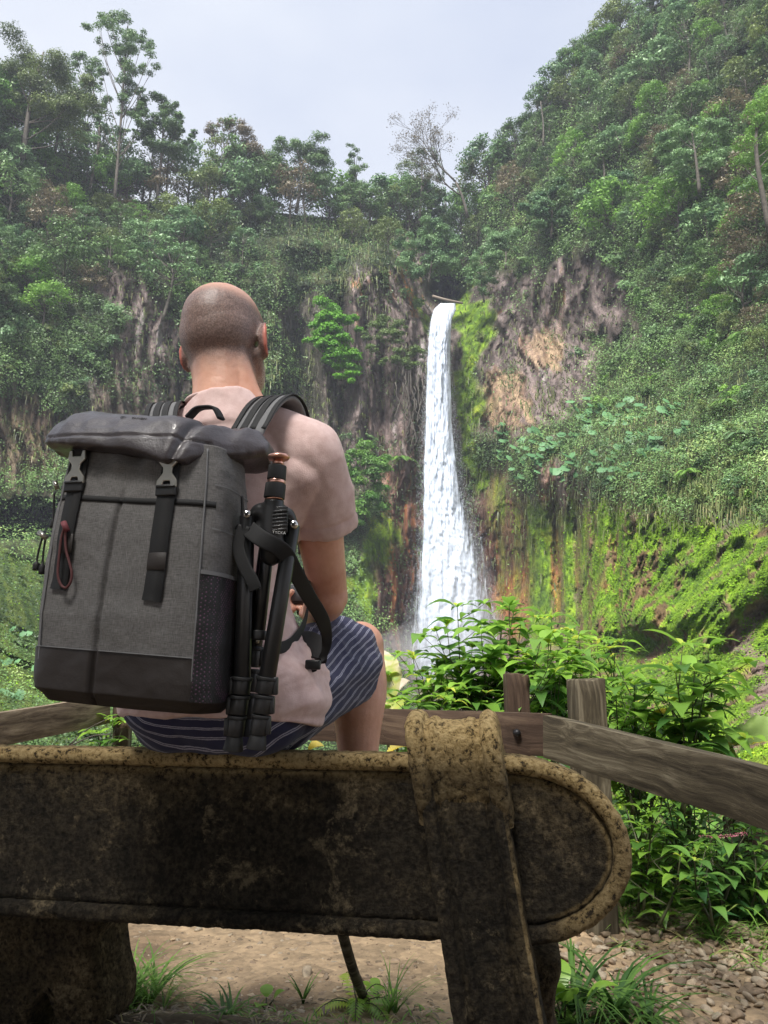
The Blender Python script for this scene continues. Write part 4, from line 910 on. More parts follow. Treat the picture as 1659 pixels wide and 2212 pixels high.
# ============================================================ concrete bench
BO = Vector((-.199, 1.50, 0)); BE = Vector((.9856, -.169, 0)); BN = Vector((-.169, -.9856, 0))
def B(e, n, z): return BO+BE*e+BN*n+Vector((0, 0, z))
BM = np.array([BE[:], BN[:], [0, 0, 1]]); BOn = np.array(BO[:])
def BA(a): return np.asarray(a)@BM+BOn
def bench_mat(name, top=True):
    m, t, b = new_mat(name); co = N(t, 'ShaderNodeTexCoord'); ge = N(t, 'ShaderNodeAttribute', attribute_name='tint')
    n1 = N(t, 'ShaderNodeTexNoise', Scale=8.0, Detail=13.0, Roughness=.80); n2 = N(t, 'ShaderNodeTexNoise', Scale=160.0, Detail=6.0, Roughness=.7); n3 = N(t, 'ShaderNodeTexNoise', Scale=85.0, Detail=8.0, Roughness=.75)
    for n in (n1, n2, n3): t.links.new(co.outputs['Object'], n.inputs['Vector'])
    r1 = N(t, 'ShaderNodeValToRGB'); e = r1.color_ramp.elements
    e[0].position = .40; e[0].color = (.030, .026, .020, 1); e[1].position = .70; e[1].color = (.26, .215, .145, 1); x = e.new(.57); x.color = (.058, .048, .034, 1)
    t.links.new(n1.outputs[0], r1.inputs[0])
    n5 = N(t, 'ShaderNodeTexNoise', Scale=8.5, Detail=15.0, Roughness=.74, Distortion=.3); t.links.new(co.outputs['Object'], n5.inputs['Vector'])
    r5 = N(t, 'ShaderNodeValToRGB'); e = r5.color_ramp.elements; e[0].position = .57; e[0].color = (0, 0, 0, 1); e[1].position = .61; e[1].color = (1, 1, 1, 1); t.links.new(n5.outputs[0], r5.inputs[0])
    pm = N(t, 'ShaderNodeMix', data_type='RGBA'); t.links.new(r5.outputs[0], pm.inputs[0]); t.links.new(r1.outputs[0], pm.inputs[6]); pm.inputs[7].default_value = (.17, .14, .092, 1)
    n6 = N(t, 'ShaderNodeTexVoronoi', Scale=55.0); t.links.new(co.outputs['Object'], n6.inputs['Vector'])
    r6 = N(t, 'ShaderNodeValToRGB'); e = r6.color_ramp.elements; e[0].position = .10; e[0].color = (.35, .35, .35, 1); e[1].position = .30; e[1].color = (1, 1, 1, 1); t.links.new(n6.outputs['Distance'], r6.inputs[0])
    pm2 = N(t, 'ShaderNodeMix', data_type='RGBA', blend_type='MULTIPLY'); pm2.inputs[0].default_value = .8; t.links.new(pm.outputs[2], pm2.inputs[6]); t.links.new(r6.outputs[0], pm2.inputs[7])
    r3 = N(t, 'ShaderNodeValToRGB'); e = r3.color_ramp.elements; e[0].position = .43; e[0].color = (.35, .33, .33, 1); e[1].position = .6; e[1].color = (1.35, 1.3, 1.2, 1); t.links.new(n3.outputs[0], r3.inputs[0])
    mm = N(t, 'ShaderNodeMix', data_type='RGBA', blend_type='MULTIPLY'); mm.inputs[0].default_value = .9; t.links.new(pm2.outputs[2], mm.inputs[6]); t.links.new(r3.outputs[0], mm.inputs[7])
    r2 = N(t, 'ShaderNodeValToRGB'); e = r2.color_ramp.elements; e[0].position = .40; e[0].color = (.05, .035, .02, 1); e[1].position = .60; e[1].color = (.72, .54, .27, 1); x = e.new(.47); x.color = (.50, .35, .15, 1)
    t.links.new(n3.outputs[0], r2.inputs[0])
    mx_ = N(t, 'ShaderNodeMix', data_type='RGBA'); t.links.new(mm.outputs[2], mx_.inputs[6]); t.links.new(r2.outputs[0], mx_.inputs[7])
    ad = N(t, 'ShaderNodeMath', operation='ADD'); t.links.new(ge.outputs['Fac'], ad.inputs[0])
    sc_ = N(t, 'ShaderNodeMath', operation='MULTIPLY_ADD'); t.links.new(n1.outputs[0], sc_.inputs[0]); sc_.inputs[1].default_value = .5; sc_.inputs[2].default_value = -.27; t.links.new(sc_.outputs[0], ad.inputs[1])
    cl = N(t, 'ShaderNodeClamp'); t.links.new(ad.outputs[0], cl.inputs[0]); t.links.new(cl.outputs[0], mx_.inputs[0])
    t.links.new(mx_.outputs[2], b.inputs['Base Color'])
    sm = N(t, 'ShaderNodeMath', operation='MULTIPLY_ADD'); t.links.new(n3.outputs[0], sm.inputs[0]); sm.inputs[1].default_value = 1.6; sm2 = N(t, 'ShaderNodeMath', operation='MULTIPLY_ADD'); t.links.new(r6.outputs[0], sm2.inputs[0]); sm2.inputs[1].default_value = .45; t.links.new(n2.outputs[0], sm2.inputs[2]); t.links.new(sm2.outputs[0], sm.inputs[2])
    bp = N(t, 'ShaderNodeBump', Strength=1.0, Distance=.008); t.links.new(sm.outputs[0], bp.inputs['Height']); t.links.new(bp.outputs[0], b.inputs['Normal'])
    b.inputs['Roughness'].default_value = .9; b.inputs['Specular IOR Level'].default_value = .2
    return m
M_BEN = bench_mat('weathered_concrete')
bench = empty('concrete_bench', BO, 0); tag(bench, 'weathered concrete bench with rounded moulded backrest seen from behind', 'bench')
def bparent(o): o.parent = bench; o.location = -bench.location; return o
def slab_sweep(e0, e1, z0, z1, rx, prof, name, n_st=420, n_end=140):
    """profile (inward, n, tint) swept round the rounded outline of the backrest"""
    rz_ = (z1-z0)/2; zc = (z0+z1)/2
    top = np.stack([np.linspace(e0+rx, e1-rx, n_st), np.full(n_st, z1)], -1)
    th = np.linspace(np.pi/2, -np.pi/2, n_end)[1:-1]; re = np.stack([e1-rx+rx*np.cos(th), zc+rz_*np.sin(th)], -1); nre = unit(np.stack([np.cos(th)/rx, np.sin(th)/rz_], -1))
    bot = np.stack([np.linspace(e1-rx, e0+rx, n_st), np.full(n_st, z0)], -1)
    th2 = np.linspace(-np.pi/2, -3*np.pi/2, n_end)[1:-1]; le = np.stack([e0+rx+rx*np.cos(th2), zc+rz_*np.sin(th2)], -1); nle = unit(np.stack([np.cos(th2)/rx, np.sin(th2)/rz_], -1))
    path = np.concatenate([top, re, bot, le]); nn = np.concatenate([np.tile([0, 1.], (n_st, 1)), nre, np.tile([0, -1.], (n_st, 1)), nle])
    pr = np.asarray(prof, float); m = len(path); k = len(pr)
    V = np.zeros((k, m, 3)); V[..., 0] = path[None, :, 0]-nn[None, :, 0]*pr[:, :1]; V[..., 2] = path[None, :, 1]-nn[None, :, 1]*pr[:, :1]; V[..., 1] = pr[:, 1:2]
    MX = np.concatenate([top[:, 0], np.full(len(re), e1-rx), bot[:, 0], np.full(len(le), e0+rx)])
    for r_ in range(k):
        if pr[r_, 0] > .06:
            s_ = (pr[r_, 0]-.06)/(.15345-.06); V[r_, :, 0] = (path[:, 0]-nn[:, 0]*.06)*(1-s_)+MX*s_; V[r_, :, 2] = (path[:, 1]-nn[:, 1]*.06)*(1-s_)+zc*s_
    d = fbm(V*90, 3, 301)*.0020+fbm(V*8, 2, 303)*.0006
    chip = sstep(.35, .6, fbm(V*26, 3, 305))*.008*(pr[:, 3:4] if pr.shape[1] > 3 else 0)
    d = d; V[..., 1] += d-chip; d = d*sstep(.10, .05, pr[:, :1]); chip = chip*sstep(.10, .05, pr[:, :1]); V[..., 0] += nn[None, :, 0]*(d-chip); V[..., 2] += nn[None, :, 1]*(d-chip)
    W = BA(V.reshape(-1, 3)); idx = np.arange(k*m).reshape(k, m); jn = np.roll(idx, -1, axis=1)
    q = np.stack([idx[:-1], jn[:-1], jn[1:], idx[1:]], -1).reshape(-1, 4)
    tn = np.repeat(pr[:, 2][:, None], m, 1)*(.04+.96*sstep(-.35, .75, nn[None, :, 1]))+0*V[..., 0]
    tn = np.maximum(tn, .45*(pr[:, 2][:, None] > .3)*sstep(.15, .5, nn[None, :, 0]))  # rim of the right end kept ochre-grey, its lit look painted into the tint
    c0 = len(W); W = np.concatenate([W, BA([[e1-rx, 0, zc], [e1-rx, -.07, zc], [e0+rx, 0, zc], [e0+rx, -.07, zc]])]); jr_ = np.arange(n_st-1, n_st+n_end-2); jl_ = np.arange(2*n_st+n_end-3, m); T4 = []
    for j_, o_ in ((jr_, 0), (jl_, 2)): jj_ = (j_+1) % m; T4 += [np.stack([np.full(len(j_), c0+o_), idx[0][j_], idx[0][jj_]], -1), np.stack([np.full(len(j_), c0+o_+1), idx[-1][jj_], idx[-1][j_]], -1)]
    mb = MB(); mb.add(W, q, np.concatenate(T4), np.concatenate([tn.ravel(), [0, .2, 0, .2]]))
    return mb, idx, V
a = np.linspace(-.75, np.pi-.35, 12)
prof = [(.15345, 0, .0, 0), (.145, 0, .0, 0), (.13, 0, .0, 0), (.11, 0, .02, 0), (.09, .0, .05, 0), (.052, .001, .08, .4), (.042, .002, .2, .8), (.036, .002, .5, 1), (.030, -.005, .15, 0)]
prof += [(.0145+.015*math.cos(x), .004+.015*math.sin(x)-.003, .80, .3) for x in np.linspace(.25, np.pi-.1, 11)]
prof += [(0, -.02, .55, .2), (0, -.045, .5, .2), (.004, -.062, .5, 0), (.03, -.07, .3, 0), (.08, -.07, .25, 0), (.15345, -.07, .2, 0)]
mb, idx, V = slab_sweep(-1.62, .628, .440, .747, .20, prof, 'backrest')
bparent(mb.build('backrest', M_BEN, None, True))
def sweep_nz(path, sec, e0, e1, lean=0.0, ztop=.8, tint=0.3, amp=.0025, thick=None):
    """section across the width (t in 0..1, height) carried along a path in the n-z plane, closed at the back"""
    pa = spline(path, 120); T = unit(np.gradient(pa, axis=0)); Nn = np.stack([T[:, 1], -T[:, 0]], -1)
    s = np.asarray(sec, float); m, k = len(pa), len(s)
    V = np.zeros((m, k, 3)); V[..., 0] = e0+(e1-e0)*s[None, :, 0]+lean*(ztop-pa[:, None, 1]); V[..., 1] = pa[:, None, 0]+Nn[:, None, 0]*s[None, :, 1]; V[..., 2] = pa[:, None, 1]+Nn[:, None, 1]*s[None, :, 1]
    d = fbm(V*80, 3, 311)*amp+fbm(V*9, 2, 313)*amp*.25; V[..., 1] += Nn[:, None, 0]*d; V[..., 2] += Nn[:, None, 1]*d; V[..., 0] += d*np.sign(s[None, :, 0]-.5)*(np.abs(s[None, :, 0]-.5) > .49)
    return V
def sec(beads, h, deep):
    """beads = list of (t0, t1, height)"""
    t = np.linspace(0, 1, 90); y = np.zeros(90)
    for (a_, b_, hh) in beads:
        k = (t >= a_) & (t <= b_); x = (t[k]-a_)/(b_-a_); y[k] = np.maximum(y[k], hh*np.sqrt(np.clip(1-(2*x-1)**2, 0, 1))**.8)
    y = y+h
    return np.concatenate([[(0, -deep), (0, -deep*.5)], np.stack([t, y], -1), [(1, -deep*.5), (1, -deep)]])
def post(e0, e1, lean, tag_=''):
    mb = MB()
    S = sec([(0, .18, .016), (.24, .33, .006), (.67, .76, .006), (.82, 1.0, .016)], .0, .10)
    V = sweep_nz([(.052, -.08), (.050, .2), (.050, .5), (.048, .70)], S, e0+.008, e1-.008, lean); m, k = V.shape[:2]
    tz = np.clip(.04+.12*fbm(V*6, 2, 5)+.45*(np.abs(np.asarray(S)[None, :, 0]-.975) < .022)*(.6+fbm(V*20, 2, 6)), 0, 1)  # right bead crest tinted paler: a lit edge painted in along with the wear
    idx = np.arange(m*k).reshape(m, k); q = np.stack([idx[:-1, :-1], idx[:-1, 1:], idx[1:, 1:], idx[1:, :-1]], -1).reshape(-1, 4)
    q2 = np.stack([idx[:-1, -1], idx[:-1, 0], idx[1:, 0], idx[1:, -1]], -1)
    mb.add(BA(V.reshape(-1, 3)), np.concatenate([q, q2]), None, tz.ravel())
    S = sec([(0, .20, .017), (.25, .34, .005), (.66, .75, .005), (.80, 1.0, .017)], .0, .05)
    V = sweep_nz([(.036, .640), (.053, .69), (.062, .745), (.052, .790), (.012, .806), (-.045, .806), (-.09, .785), (-.112, .74), (-.114, .66), (-.110, .55)], S, e0, e1, lean, amp=.003); m, k = V.shape[:2]
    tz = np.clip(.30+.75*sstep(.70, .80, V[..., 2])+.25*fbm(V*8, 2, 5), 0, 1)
    idx = np.arange(m*k).reshape(m, k); q = np.stack([idx[:-1, :-1], idx[:-1, 1:], idx[1:, 1:], idx[1:, :-1]], -1).reshape(-1, 4)
    q2 = np.stack([idx[:-1, -1], idx[:-1, 0], idx[1:, 0], idx[1:, -1]], -1)
    cap0 = MB(); t_ = []
    for row in (0, m-1):
        c = idx[row]; t_ += [[c[0], c[j], c[j+1]] for j in range(1, k-1)]
    mb.add(BA(V.reshape(-1, 3)), np.concatenate([q, q2]), t_, tz.ravel())
    return mb
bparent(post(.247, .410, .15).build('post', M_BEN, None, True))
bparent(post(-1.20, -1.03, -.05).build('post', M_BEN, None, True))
def prism(pts, n0, n1, noise=.004, tint=.1, sub=True):
    """outline (e, z) extruded from depth n0 to n1, rounded edges by inset rings"""
    c = spline(list(pts)+[pts[0]], len(pts)*9)[:-1]; m = len(c); ctr = c.mean(0)
    d = np.roll(c, -1, 0)-np.roll(c, 1, 0); nn = unit(np.stack([d[:, 1], -d[:, 0]], -1))
    ar = ((c[:, 0]*np.roll(c[:, 1], -1))-(c[:, 1]*np.roll(c[:, 0], -1))).sum(); nn = nn*(1 if ar > 0 else -1)
    rings = [(.018, n0), (.004, n0-.005 if n0 > n1 else n0+.005)]
    sg = -1 if n0 > n1 else 1
    rings = [(.022, n0), (.006, n0+sg*.004), (0, n0+sg*.018)]+[(0, n0+(n1-n0)*t) for t in (.3, .5, .7)]+[(0, n1-sg*.018), (.006, n1-sg*.004), (.022, n1)]
    V = np.array([[(c[i, 0]-nn[i, 0]*r_, dn, c[i, 1]-nn[i, 1]*r_) for i in range(m)] for r_, dn in rings]); V += fbm(V*25, 3, 321)[..., None]*noise
    k = len(rings); idx = np.arange(k*m).reshape(k, m); jn = np.roll(idx, -1, 1); q = np.stack([idx[:-1], jn[:-1], jn[1:], idx[1:]], -1).reshape(-1, 4)
    V2 = V.reshape(-1, 3)
    bm = bmesh.new(); vs = [bm.verts.new(v) for v in BA(V2)]
    for f in q: bm.faces.new([vs[i] for i in f])
    bm.faces.new([vs[i] for i in idx[0]]); bm.faces.new([vs[i] for i in idx[-1][::-1]])
    bmesh.ops.triangulate(bm, faces=[f for f in bm.faces if len(f.verts) > 4]); bmesh.ops.recalc_face_normals(bm, faces=bm.faces[:])
    me = bpy.data.meshes.new('leg'); bm.to_mesh(me); bm.free(); me.materials.append(M_BEN)
    a = me.attributes.new('tint', 'FLOAT', 'POINT'); a.data.foreach_set('value', np.full(len(me.vertices), tint, np.float32))
    o = bpy.data.objects.new('leg', me); COL.objects.link(o); shade(o); return o
def E_(u, v, n):
    """bench coordinates (e, z) of the view position on the plane at depth n"""
    o0 = BO+BN*n; d = P(u, v, 1.0)-Vector((0, 0, EYE)); o_ = Vector((0, 0, EYE)); t = (o0-o_).dot(BN)/d.dot(BN); p = o_+d*t; r = p-BO
    return (r.dot(BE), p.z)
far = -.42
pts = [E_(u, v, far) for (u, v) in ((-260,1960),(0,1955),(240,1960),(243,2010),(250,2070),(262,2130),(255,2190),(215,2215),(175,2190),(152,2140),(140,2118),(118,2150),(92,2215),(70,2290),(-260,2330))]
o = prism(pts, far+.09, far-.09); bparent(o)
pts = [E_(u, v, -.40) for (u, v) in ((1065,1965),(1190,1965),(1186,2050),(1182,2120),(1195,2200),(1215,2330),(1060,2330),(1062,2150))]
bparent(prism(pts, -.12, -.50))
# seat slab
mb = MB(); box(mb, B(-.50, -.31, .485), (2.1, .46, .05), Matrix.Rotation(math.atan2(BE.y, BE.x), 3, 'Z'), .5); o = mb.build('seat', M_BEN, None); bparent(o); bevel(o, .015, 3)
# ============================================================ timber fence
def wood_mat(name, c1, c2, c3):
    m, t, b = new_mat(name); co = N(t, 'ShaderNodeTexCoord'); mp_ = N(t, 'ShaderNodeMapping'); mp_.inputs['Scale'].default_value = (1.2, 22, 22); t.links.new(co.outputs['Object'], mp_.inputs[0])
    wn = N(t, 'ShaderNodeTexNoise', Scale=2.2, Detail=2.0); t.links.new(co.outputs['Object'], wn.inputs['Vector'])
    n = N(t, 'ShaderNodeTexNoise', Scale=1.6, Detail=9.0, Roughness=.7, Distortion=.5); t.links.new(mp_.outputs[0], n.inputs['Vector'])
    ad = N(t, 'ShaderNodeVectorMath', operation='MULTIPLY_ADD'); t.links.new(wn.outputs['Color'], ad.inputs[0]); ad.inputs[1].default_value = (0, 3.0, 3.0); t.links.new(mp_.outputs[0], ad.inputs[2]); t.links.new(ad.outputs[0], n.inputs['Vector'])
    r = N(t, 'ShaderNodeValToRGB'); e = r.color_ramp.elements; e[0].position = .36; e[0].color = (*c1, 1); e[1].position = .66; e[1].color = (*c3, 1); x = e.new(.5); x.color = (*c2, 1)
    t.links.new(n.outputs[0], r.inputs[0]); t.links.new(r.outputs[0], b.inputs['Base Color'])
    bp = N(t, 'ShaderNodeBump', Strength=.9, Distance=.004); t.links.new(n.outputs[0], bp.inputs['Height']); t.links.new(bp.outputs[0], b.inputs['Normal']); b.inputs['Roughness'].default_value = .8; b.inputs['Specular IOR Level'].default_value = .25
    return m
M_W1 = wood_mat('grey_weathered_timber', (.028, .022, .014), (.072, .058, .037), (.17, .145, .10)); M_W2 = wood_mat('dark_timber', (.03, .018, .012), (.06, .038, .026), (.11, .075, .05))
M_W3 = wood_mat('sunbleached_timber', (.07, .05, .035), (.17, .13, .09), (.30, .24, .17))
def plank(name, a, b, h, th, mat, parent, seed=0, wob=.006):
    """board between two points, long axis local x"""
    a, b = Vector(a), Vector(b); L = (b-a).length; x = (b-a).normalized(); y = Vector((0, 0, 1)).cross(x).normalized(); z = x.cross(y)
    n = max(10, int(L/.04)); r = 10; mb = MB(); t = np.linspace(0, 1, n)
    prof = np.array([(-.5, -.5), (-.5, -.17), (-.5, .17), (-.5, .5), (-.16, .5), (.16, .5), (.5, .5), (.5, .17), (.5, -.17), (.5, -.5), (.16, -.5), (-.16, -.5)]); m = len(prof)
    V = np.zeros((n, m, 3)); V[..., 0] = (t*L)[:, None]; V[..., 1] = prof[None, :, 0]*th; V[..., 2] = prof[None, :, 1]*h
    e = fbm(np.stack([V[..., 0]*2.5, np.sign(V[..., 2])+seed, V[..., 1]*0], -1), 3, seed+50); V[..., 2] += e*wob; V[..., 1] += fbm(V*6+seed, 2, seed+60)*wob*.5
    idx = np.arange(n*m).reshape(n, m); jn = np.roll(idx, -1, 1); q = np.stack([idx[:-1], jn[:-1], jn[1:], idx[1:]], -1).reshape(-1, 4)
    t_ = [[idx[0][0], idx[0][j+1], idx[0][j]] for j in range(1, m-1)]+[[idx[-1][0], idx[-1][j], idx[-1][j+1]] for j in range(1, m-1)]
    mb.add(V.reshape(-1, 3), q, t_); o = mb.build(name, mat, None); o.matrix_world = Matrix.Translation(a) @ Matrix((x, y, z)).transposed().to_4x4()
    bevel(o, .004, 2, 40)
    if parent: o.parent = parent; o.matrix_parent_inverse = parent.matrix_world.inverted(); 
    return o
def solid_post(name, u0, u1, vtop, Y, side, mat, parent, rot=0.15, zb=None):
    c0, c1 = P(u0, vtop, Y), P(u1, vtop, Y); w_ = (c1-c0).length; c = (c0+c1)/2+Vector((0, w_*.5, 0))
    z1 = c.z; zb = gz_at(c.x, c.y)-.15 if zb is None else zb
    o = plank(name, (c.x, c.y, zb), (c.x, c.y, z1), w_, w_*.95, mat, parent, int(u0)); 
    return o
def upright(name, c, w_, z0, z1, mat, parent, rz=0.0, seed=0, chip=True):
    n = 26; mb = MB(); prof = []
    for s in range(4):
        for t in np.linspace(-.5, .5, 5)[:-1]: prof.append([(t, -.5), (.5, t), (-t, .5), (-.5, -t)][s])
    prof = np.array(prof)*w_; m = len(prof); V = np.zeros((n, m, 3)); V[..., 0] = 0; zz = np.linspace(z0, z1, n)
    # local x runs up the post so the grain follows it
    V[..., 0] = (zz-z0)[:, None]; V[..., 1] = prof[None, :, 0]; V[..., 2] = prof[None, :, 1]
    V[..., 1:] *= (1+.03*fbm(V*np.array([3, 9, 9])+seed, 3, seed))[..., None]
    V[-1, :, 0] += .012*fbm(V[-1]*30, 2, seed)
    idx = np.arange(n*m).reshape(n, m); jn = np.roll(idx, -1, 1); q = np.stack([idx[:-1], jn[:-1], jn[1:], idx[1:]], -1).reshape(-1, 4)
    V2 = np.concatenate([V.reshape(-1, 3), [[0, 0, 0], [z1-z0+.003, 0, 0]]]); c0, c1 = n*m, n*m+1; j = np.arange(m); jj = (j+1) % m
    t_ = np.concatenate([np.stack([np.full(m, c0), jj, j], -1), np.stack([np.full(m, c1), idx[-1], np.roll(idx[-1], -1)], -1)])
    mb.add(V2, q, t_); o = mb.build(name, mat, None)
    x = Vector((0, 0, 1)); y = Vector((math.cos(rz), math.sin(rz), 0)); z = x.cross(y)
    o.matrix_world = Matrix.Translation(Vector((c[0], c[1], z0))) @ Matrix((x, y, z)).transposed().to_4x4(); bevel(o, .006, 2, 50)
    if parent: o.parent = parent; o.matrix_parent_inverse = parent.matrix_world.inverted()
    return o
bpy.context.view_layer.update()
fence = empty('timber_fence', (0, 3.2, 0)); tag(fence, 'weathered post and rail timber fence in front of the drop', 'fence'); bpy.context.view_layer.update()
def mid(u, v0, v1, Y): a, b = P(u, v0, Y), P(u, v1, Y); return (a+b)/2, (a-b).length
c0, h0 = mid(1185, 1549, 1633, 2.80); c1, h1 = mid(1800, 1700, 1830, 1.80)
plank('rail', c0, c1, .142, .045, M_W1, fence, 3)
c0, h0 = mid(250, 1513, 1567, 4.15); c1, h1 = mid(1190, 1546, 1630, 2.875)
plank('rail', c0, c1, .142, .04, M_W2, fence, 5)
c0, h0 = mid(232, 1503, 1560, 4.12); c1, h1 = mid(-300, 1590, 1668, 3.0)
plank('rail', c1, c0, .145, .04, M_W3, fence, 9)
for (u0, u1, vt, Y, rz, sd) in ((1094, 1143, 1456, 3.12, .05, 1), (1240, 1306, 1468, 2.87, .18, 2), (245, 280, 1520, 4.2, .1, 3), (-330, -250, 1540, 3.05, .3, 4)):
    a, b = P(u0, vt, Y), P(u1, vt, Y); w_ = (b-a).length*.98; c = (a+b)/2+Vector((0, w_*.52, 0)); upright('post', (c.x, c.y), w_, gz_at(c.x, c.y)-.2, a.z, M_W2 if u0 > 1000 and u0 < 1200 else M_W1, fence, rz, sd)
for (u, v, Y) in ((1117, 1583, 2.91), (1252, 1607, 2.66)):
    p = P(u, v, Y); mb = MB(); tube(mb, [p+Vector((0, .06, 0)), p, p+Vector((0, -.010, 0)), p+Vector((0, -.014, 0))], [.013, .013, .012, .005], 10); o = mb.build('bolt', simple('dark_bolt', (.02, .02, .022), .5, .6), None, True); o.parent = fence; o.matrix_parent_inverse = fence.matrix_world.inverted()
p = P(1642, 1850, 3.55); o = upright('wooden_stump', (p.x, p.y), .20, gz_at(p.x, p.y)-.1, P(1640, 1772, 3.55).z, M_W2, None, .2, 8); tag(o, 'short dark stump under the fence rail at the right edge', 'stump')
mb = MB(); tube(mb, spline([P(733, 1990, 1.97), P(752, 2060, 2.1), P(768, 2110, 2.22), P(790, 2165, 2.36)], 12), [.014]*12, 8); tag(mb.build('stick', M_W1, None, True), 'thin straight stick standing under the bench in front of the path', 'stick')
# ============================================================ plants round the viewpoint
def leaf(mb, base, d, up, L, W, tint, droop=.5, fold=.25, tip=1.6, n=7):
    """one curved, pointed leaf: 3 columns by n rows, folded along its midrib"""
    d = unit(np.asarray(d, float)); up = np.asarray(up, float); s = unit(np.cross(d, up)); nn = np.cross(s, d)
    t = np.linspace(0, 1, n); w_ = W*.5*(np.sin(np.pi*np.clip(t, 0, 1)**.78))**.9*(1-t**6*.0); w_ = w_*(1-.35*t**3)
    w_[0] = W*.03; w_[-1] = 0
    x = L*t*(1-.10*droop*t); z = -L*droop*.5*t*t+L*.06*np.sin(t*np.pi)
    mid_ = base+np.outer(x, d)+np.outer(z, unit(nn*.4+np.array([0, 0, 1.])))
    lift = nn*fold
    a = mid_-np.outer(w_, s)+np.outer(w_*1, lift); c = mid_+np.outer(w_, s)+np.outer(w_*1, lift)
    V = np.stack([a, mid_, c], 1).reshape(-1, 3); i = np.arange(n-1)*3
    q = np.concatenate([np.stack([i, i+1, i+4, i+3], -1), np.stack([i+1, i+2, i+5, i+4], -1)])
    mb.add(V, q, None, tint)
M_LEAF = leaf_mat('shrub_leaves', (.06, .16, .035), (.30, .52, .07), (.58, .62, .09), trans=.45, rough=.32, objvar=.12, spec=.5)
M_LEAFD = leaf_mat('dark_shrub_leaves', (.045, .13, .045), (.20, .40, .07), (.45, .55, .08), trans=.38, rough=.35, objvar=.15, spec=.5)
M_STEM = simple('green_brown_stem', (.05, .055, .02), .6)
M_GR = leaf_mat('grass_blades', (.05, .12, .03), (.22, .40, .07), (.45, .40, .18), trans=.38, rough=.5, objvar=.1)
M_YEL = leaf_mat('yellow_leaves', (.35, .30, .03), (.62, .45, .03), trans=.3, objvar=0)
def shrub(name, label, stems, group, L=.12, mat=M_LEAF, step=.10, branch=.5, cat='shrub', leafy=.45, young=.93):
    """stems: lists of view points (u, v, Y) from base to tip"""
    base = P(*stems[0][0]); e = empty(name, base); lv, st = MB(), MB(); b0 = np.array(base)
    for s_ in stems:
        pts = np.array([P(*a) for a in s_])-b0; ln = np.linalg.norm(np.diff(pts, axis=0), axis=1).sum(); n = max(6, int(ln/.03)); c = spline(pts, n)
        tube(st, c, np.linspace(.006, .0018, n), 6)
        todo = [(c, ln, 1.0)]
        for _ in range(int(branch*ln/.12)):
            i = int(rng.integers(int(n*.25), n-2)); d = unit(rng.normal(0, 1, 3)*np.array([1, .8, .2])+np.array([0, 0, .9])); l2 = rng.uniform(.10, .26)
            bc = spline([c[i], c[i]+d*l2*.5+np.array([0, 0, .01]), c[i]+d*l2+np.array([0, 0, .03])], 8); tube(st, bc, np.linspace(.003, .0012, 8), 5); todo.append((bc, l2, .8))
        for (c_, l_, sc) in todo:
            k = max(2, int(l_/step)); T = unit(np.gradient(c_, axis=0)); az = rng.uniform(0, 3.14)
            for j in range(k+1):
                f = j/k; 
                if sc == 1.0 and f < 1-leafy: continue
                i = int(f*(len(c_)-1)); az += 1.57+rng.normal(0, .25)
                for sg in (0, math.pi):
                    h = np.array([math.cos(az+sg), math.sin(az+sg), 0]); d = unit(h*1.0+T[i]*rng.uniform(.15, .6))
                    z = L*1.38*sc*rng.uniform(.65, 1.25)*(1-.25*f); ti = np.clip(rng.uniform(-.1, .62)+.25*f, 0, .88); pet = c_[i]+d*.012
                    leaf(lv, pet, d, (0, 0, 1), z, z*.46, ti, rng.uniform(.3, 1.1), rng.uniform(.1, .35))
            for m_ in range(5):
                a_ = rng.uniform(0, 6.28); d = unit(np.array([math.cos(a_), math.sin(a_), rng.uniform(.1, .9)])); z = L*.5*rng.uniform(.6, 1.1)
                leaf(lv, c_[-1], d, (0, 0, 1), z, z*.4, np.clip(young+rng.normal(0, .06), 0, 1) if rng.uniform() < .6 else .75, rng.uniform(.3, .9))
    lv.build('leaves', mat, e, True); st.build('stems', M_STEM, e, True)
    return tag(e, label, cat, group)
def stemset(u0, v0, tips, Y):
    out = []
    for (u, v) in tips:
        y = Y+rng.uniform(-.25, .25); m_ = ((u0+u)/2+rng.normal(0, 8), (v0+v)/2, y); out.append([(u0+rng.normal(0, 10), v0, y), m_, (u, v, y+rng.normal(0, .1))])
    return out
GRP = 'leafy shrubs beyond the fence'
shrub('leafy_shrub', 'tall leafy shrub whose tip stands against the waterfall', stemset(1010, 1720, [(988,1312),(1020,1400),(960,1425),(1040,1370),(965,1350),(1062,1420)], 3.9), GRP, .165, branch=.9)
shrub('leafy_shrub', 'leafy shrub with its tip just right of the waterfall foot', stemset(1090, 1720, [(1100,1308),(1120,1400),(1065,1450),(1150,1420),(1080,1350)], 3.8), GRP, .165, branch=.9)
shrub('leafy_shrub', 'leafy shrub reaching high between the two fence posts', stemset(1170, 1720, [(1192,1335),(1215,1400),(1160,1440),(1230,1455),(1185,1390)], 3.7), GRP, .165, branch=.9)
shrub('leafy_shrub', 'thin low shrub in front of the foot of the waterfall, left tip', stemset(930, 1720, [(893,1425),(912,1455),(955,1460),(870,1500),(935,1500)], 3.9), GRP, .12, branch=.8)
shrub('leafy_shrub', 'yellow-tipped shrub behind the right fence post', stemset(1290, 1720, [(1250,1375),(1290,1385),(1330,1390),(1275,1430),(1330,1440),(1235,1420)], 3.9), GRP, .12, branch=.9, young=.97)
shrub('leafy_shrub', 'low shrub with large drooping leaves beside the right post', stemset(1380, 1740, [(1345,1450),(1400,1500),(1370,1530),(1425,1545)], 3.4), GRP, .13)
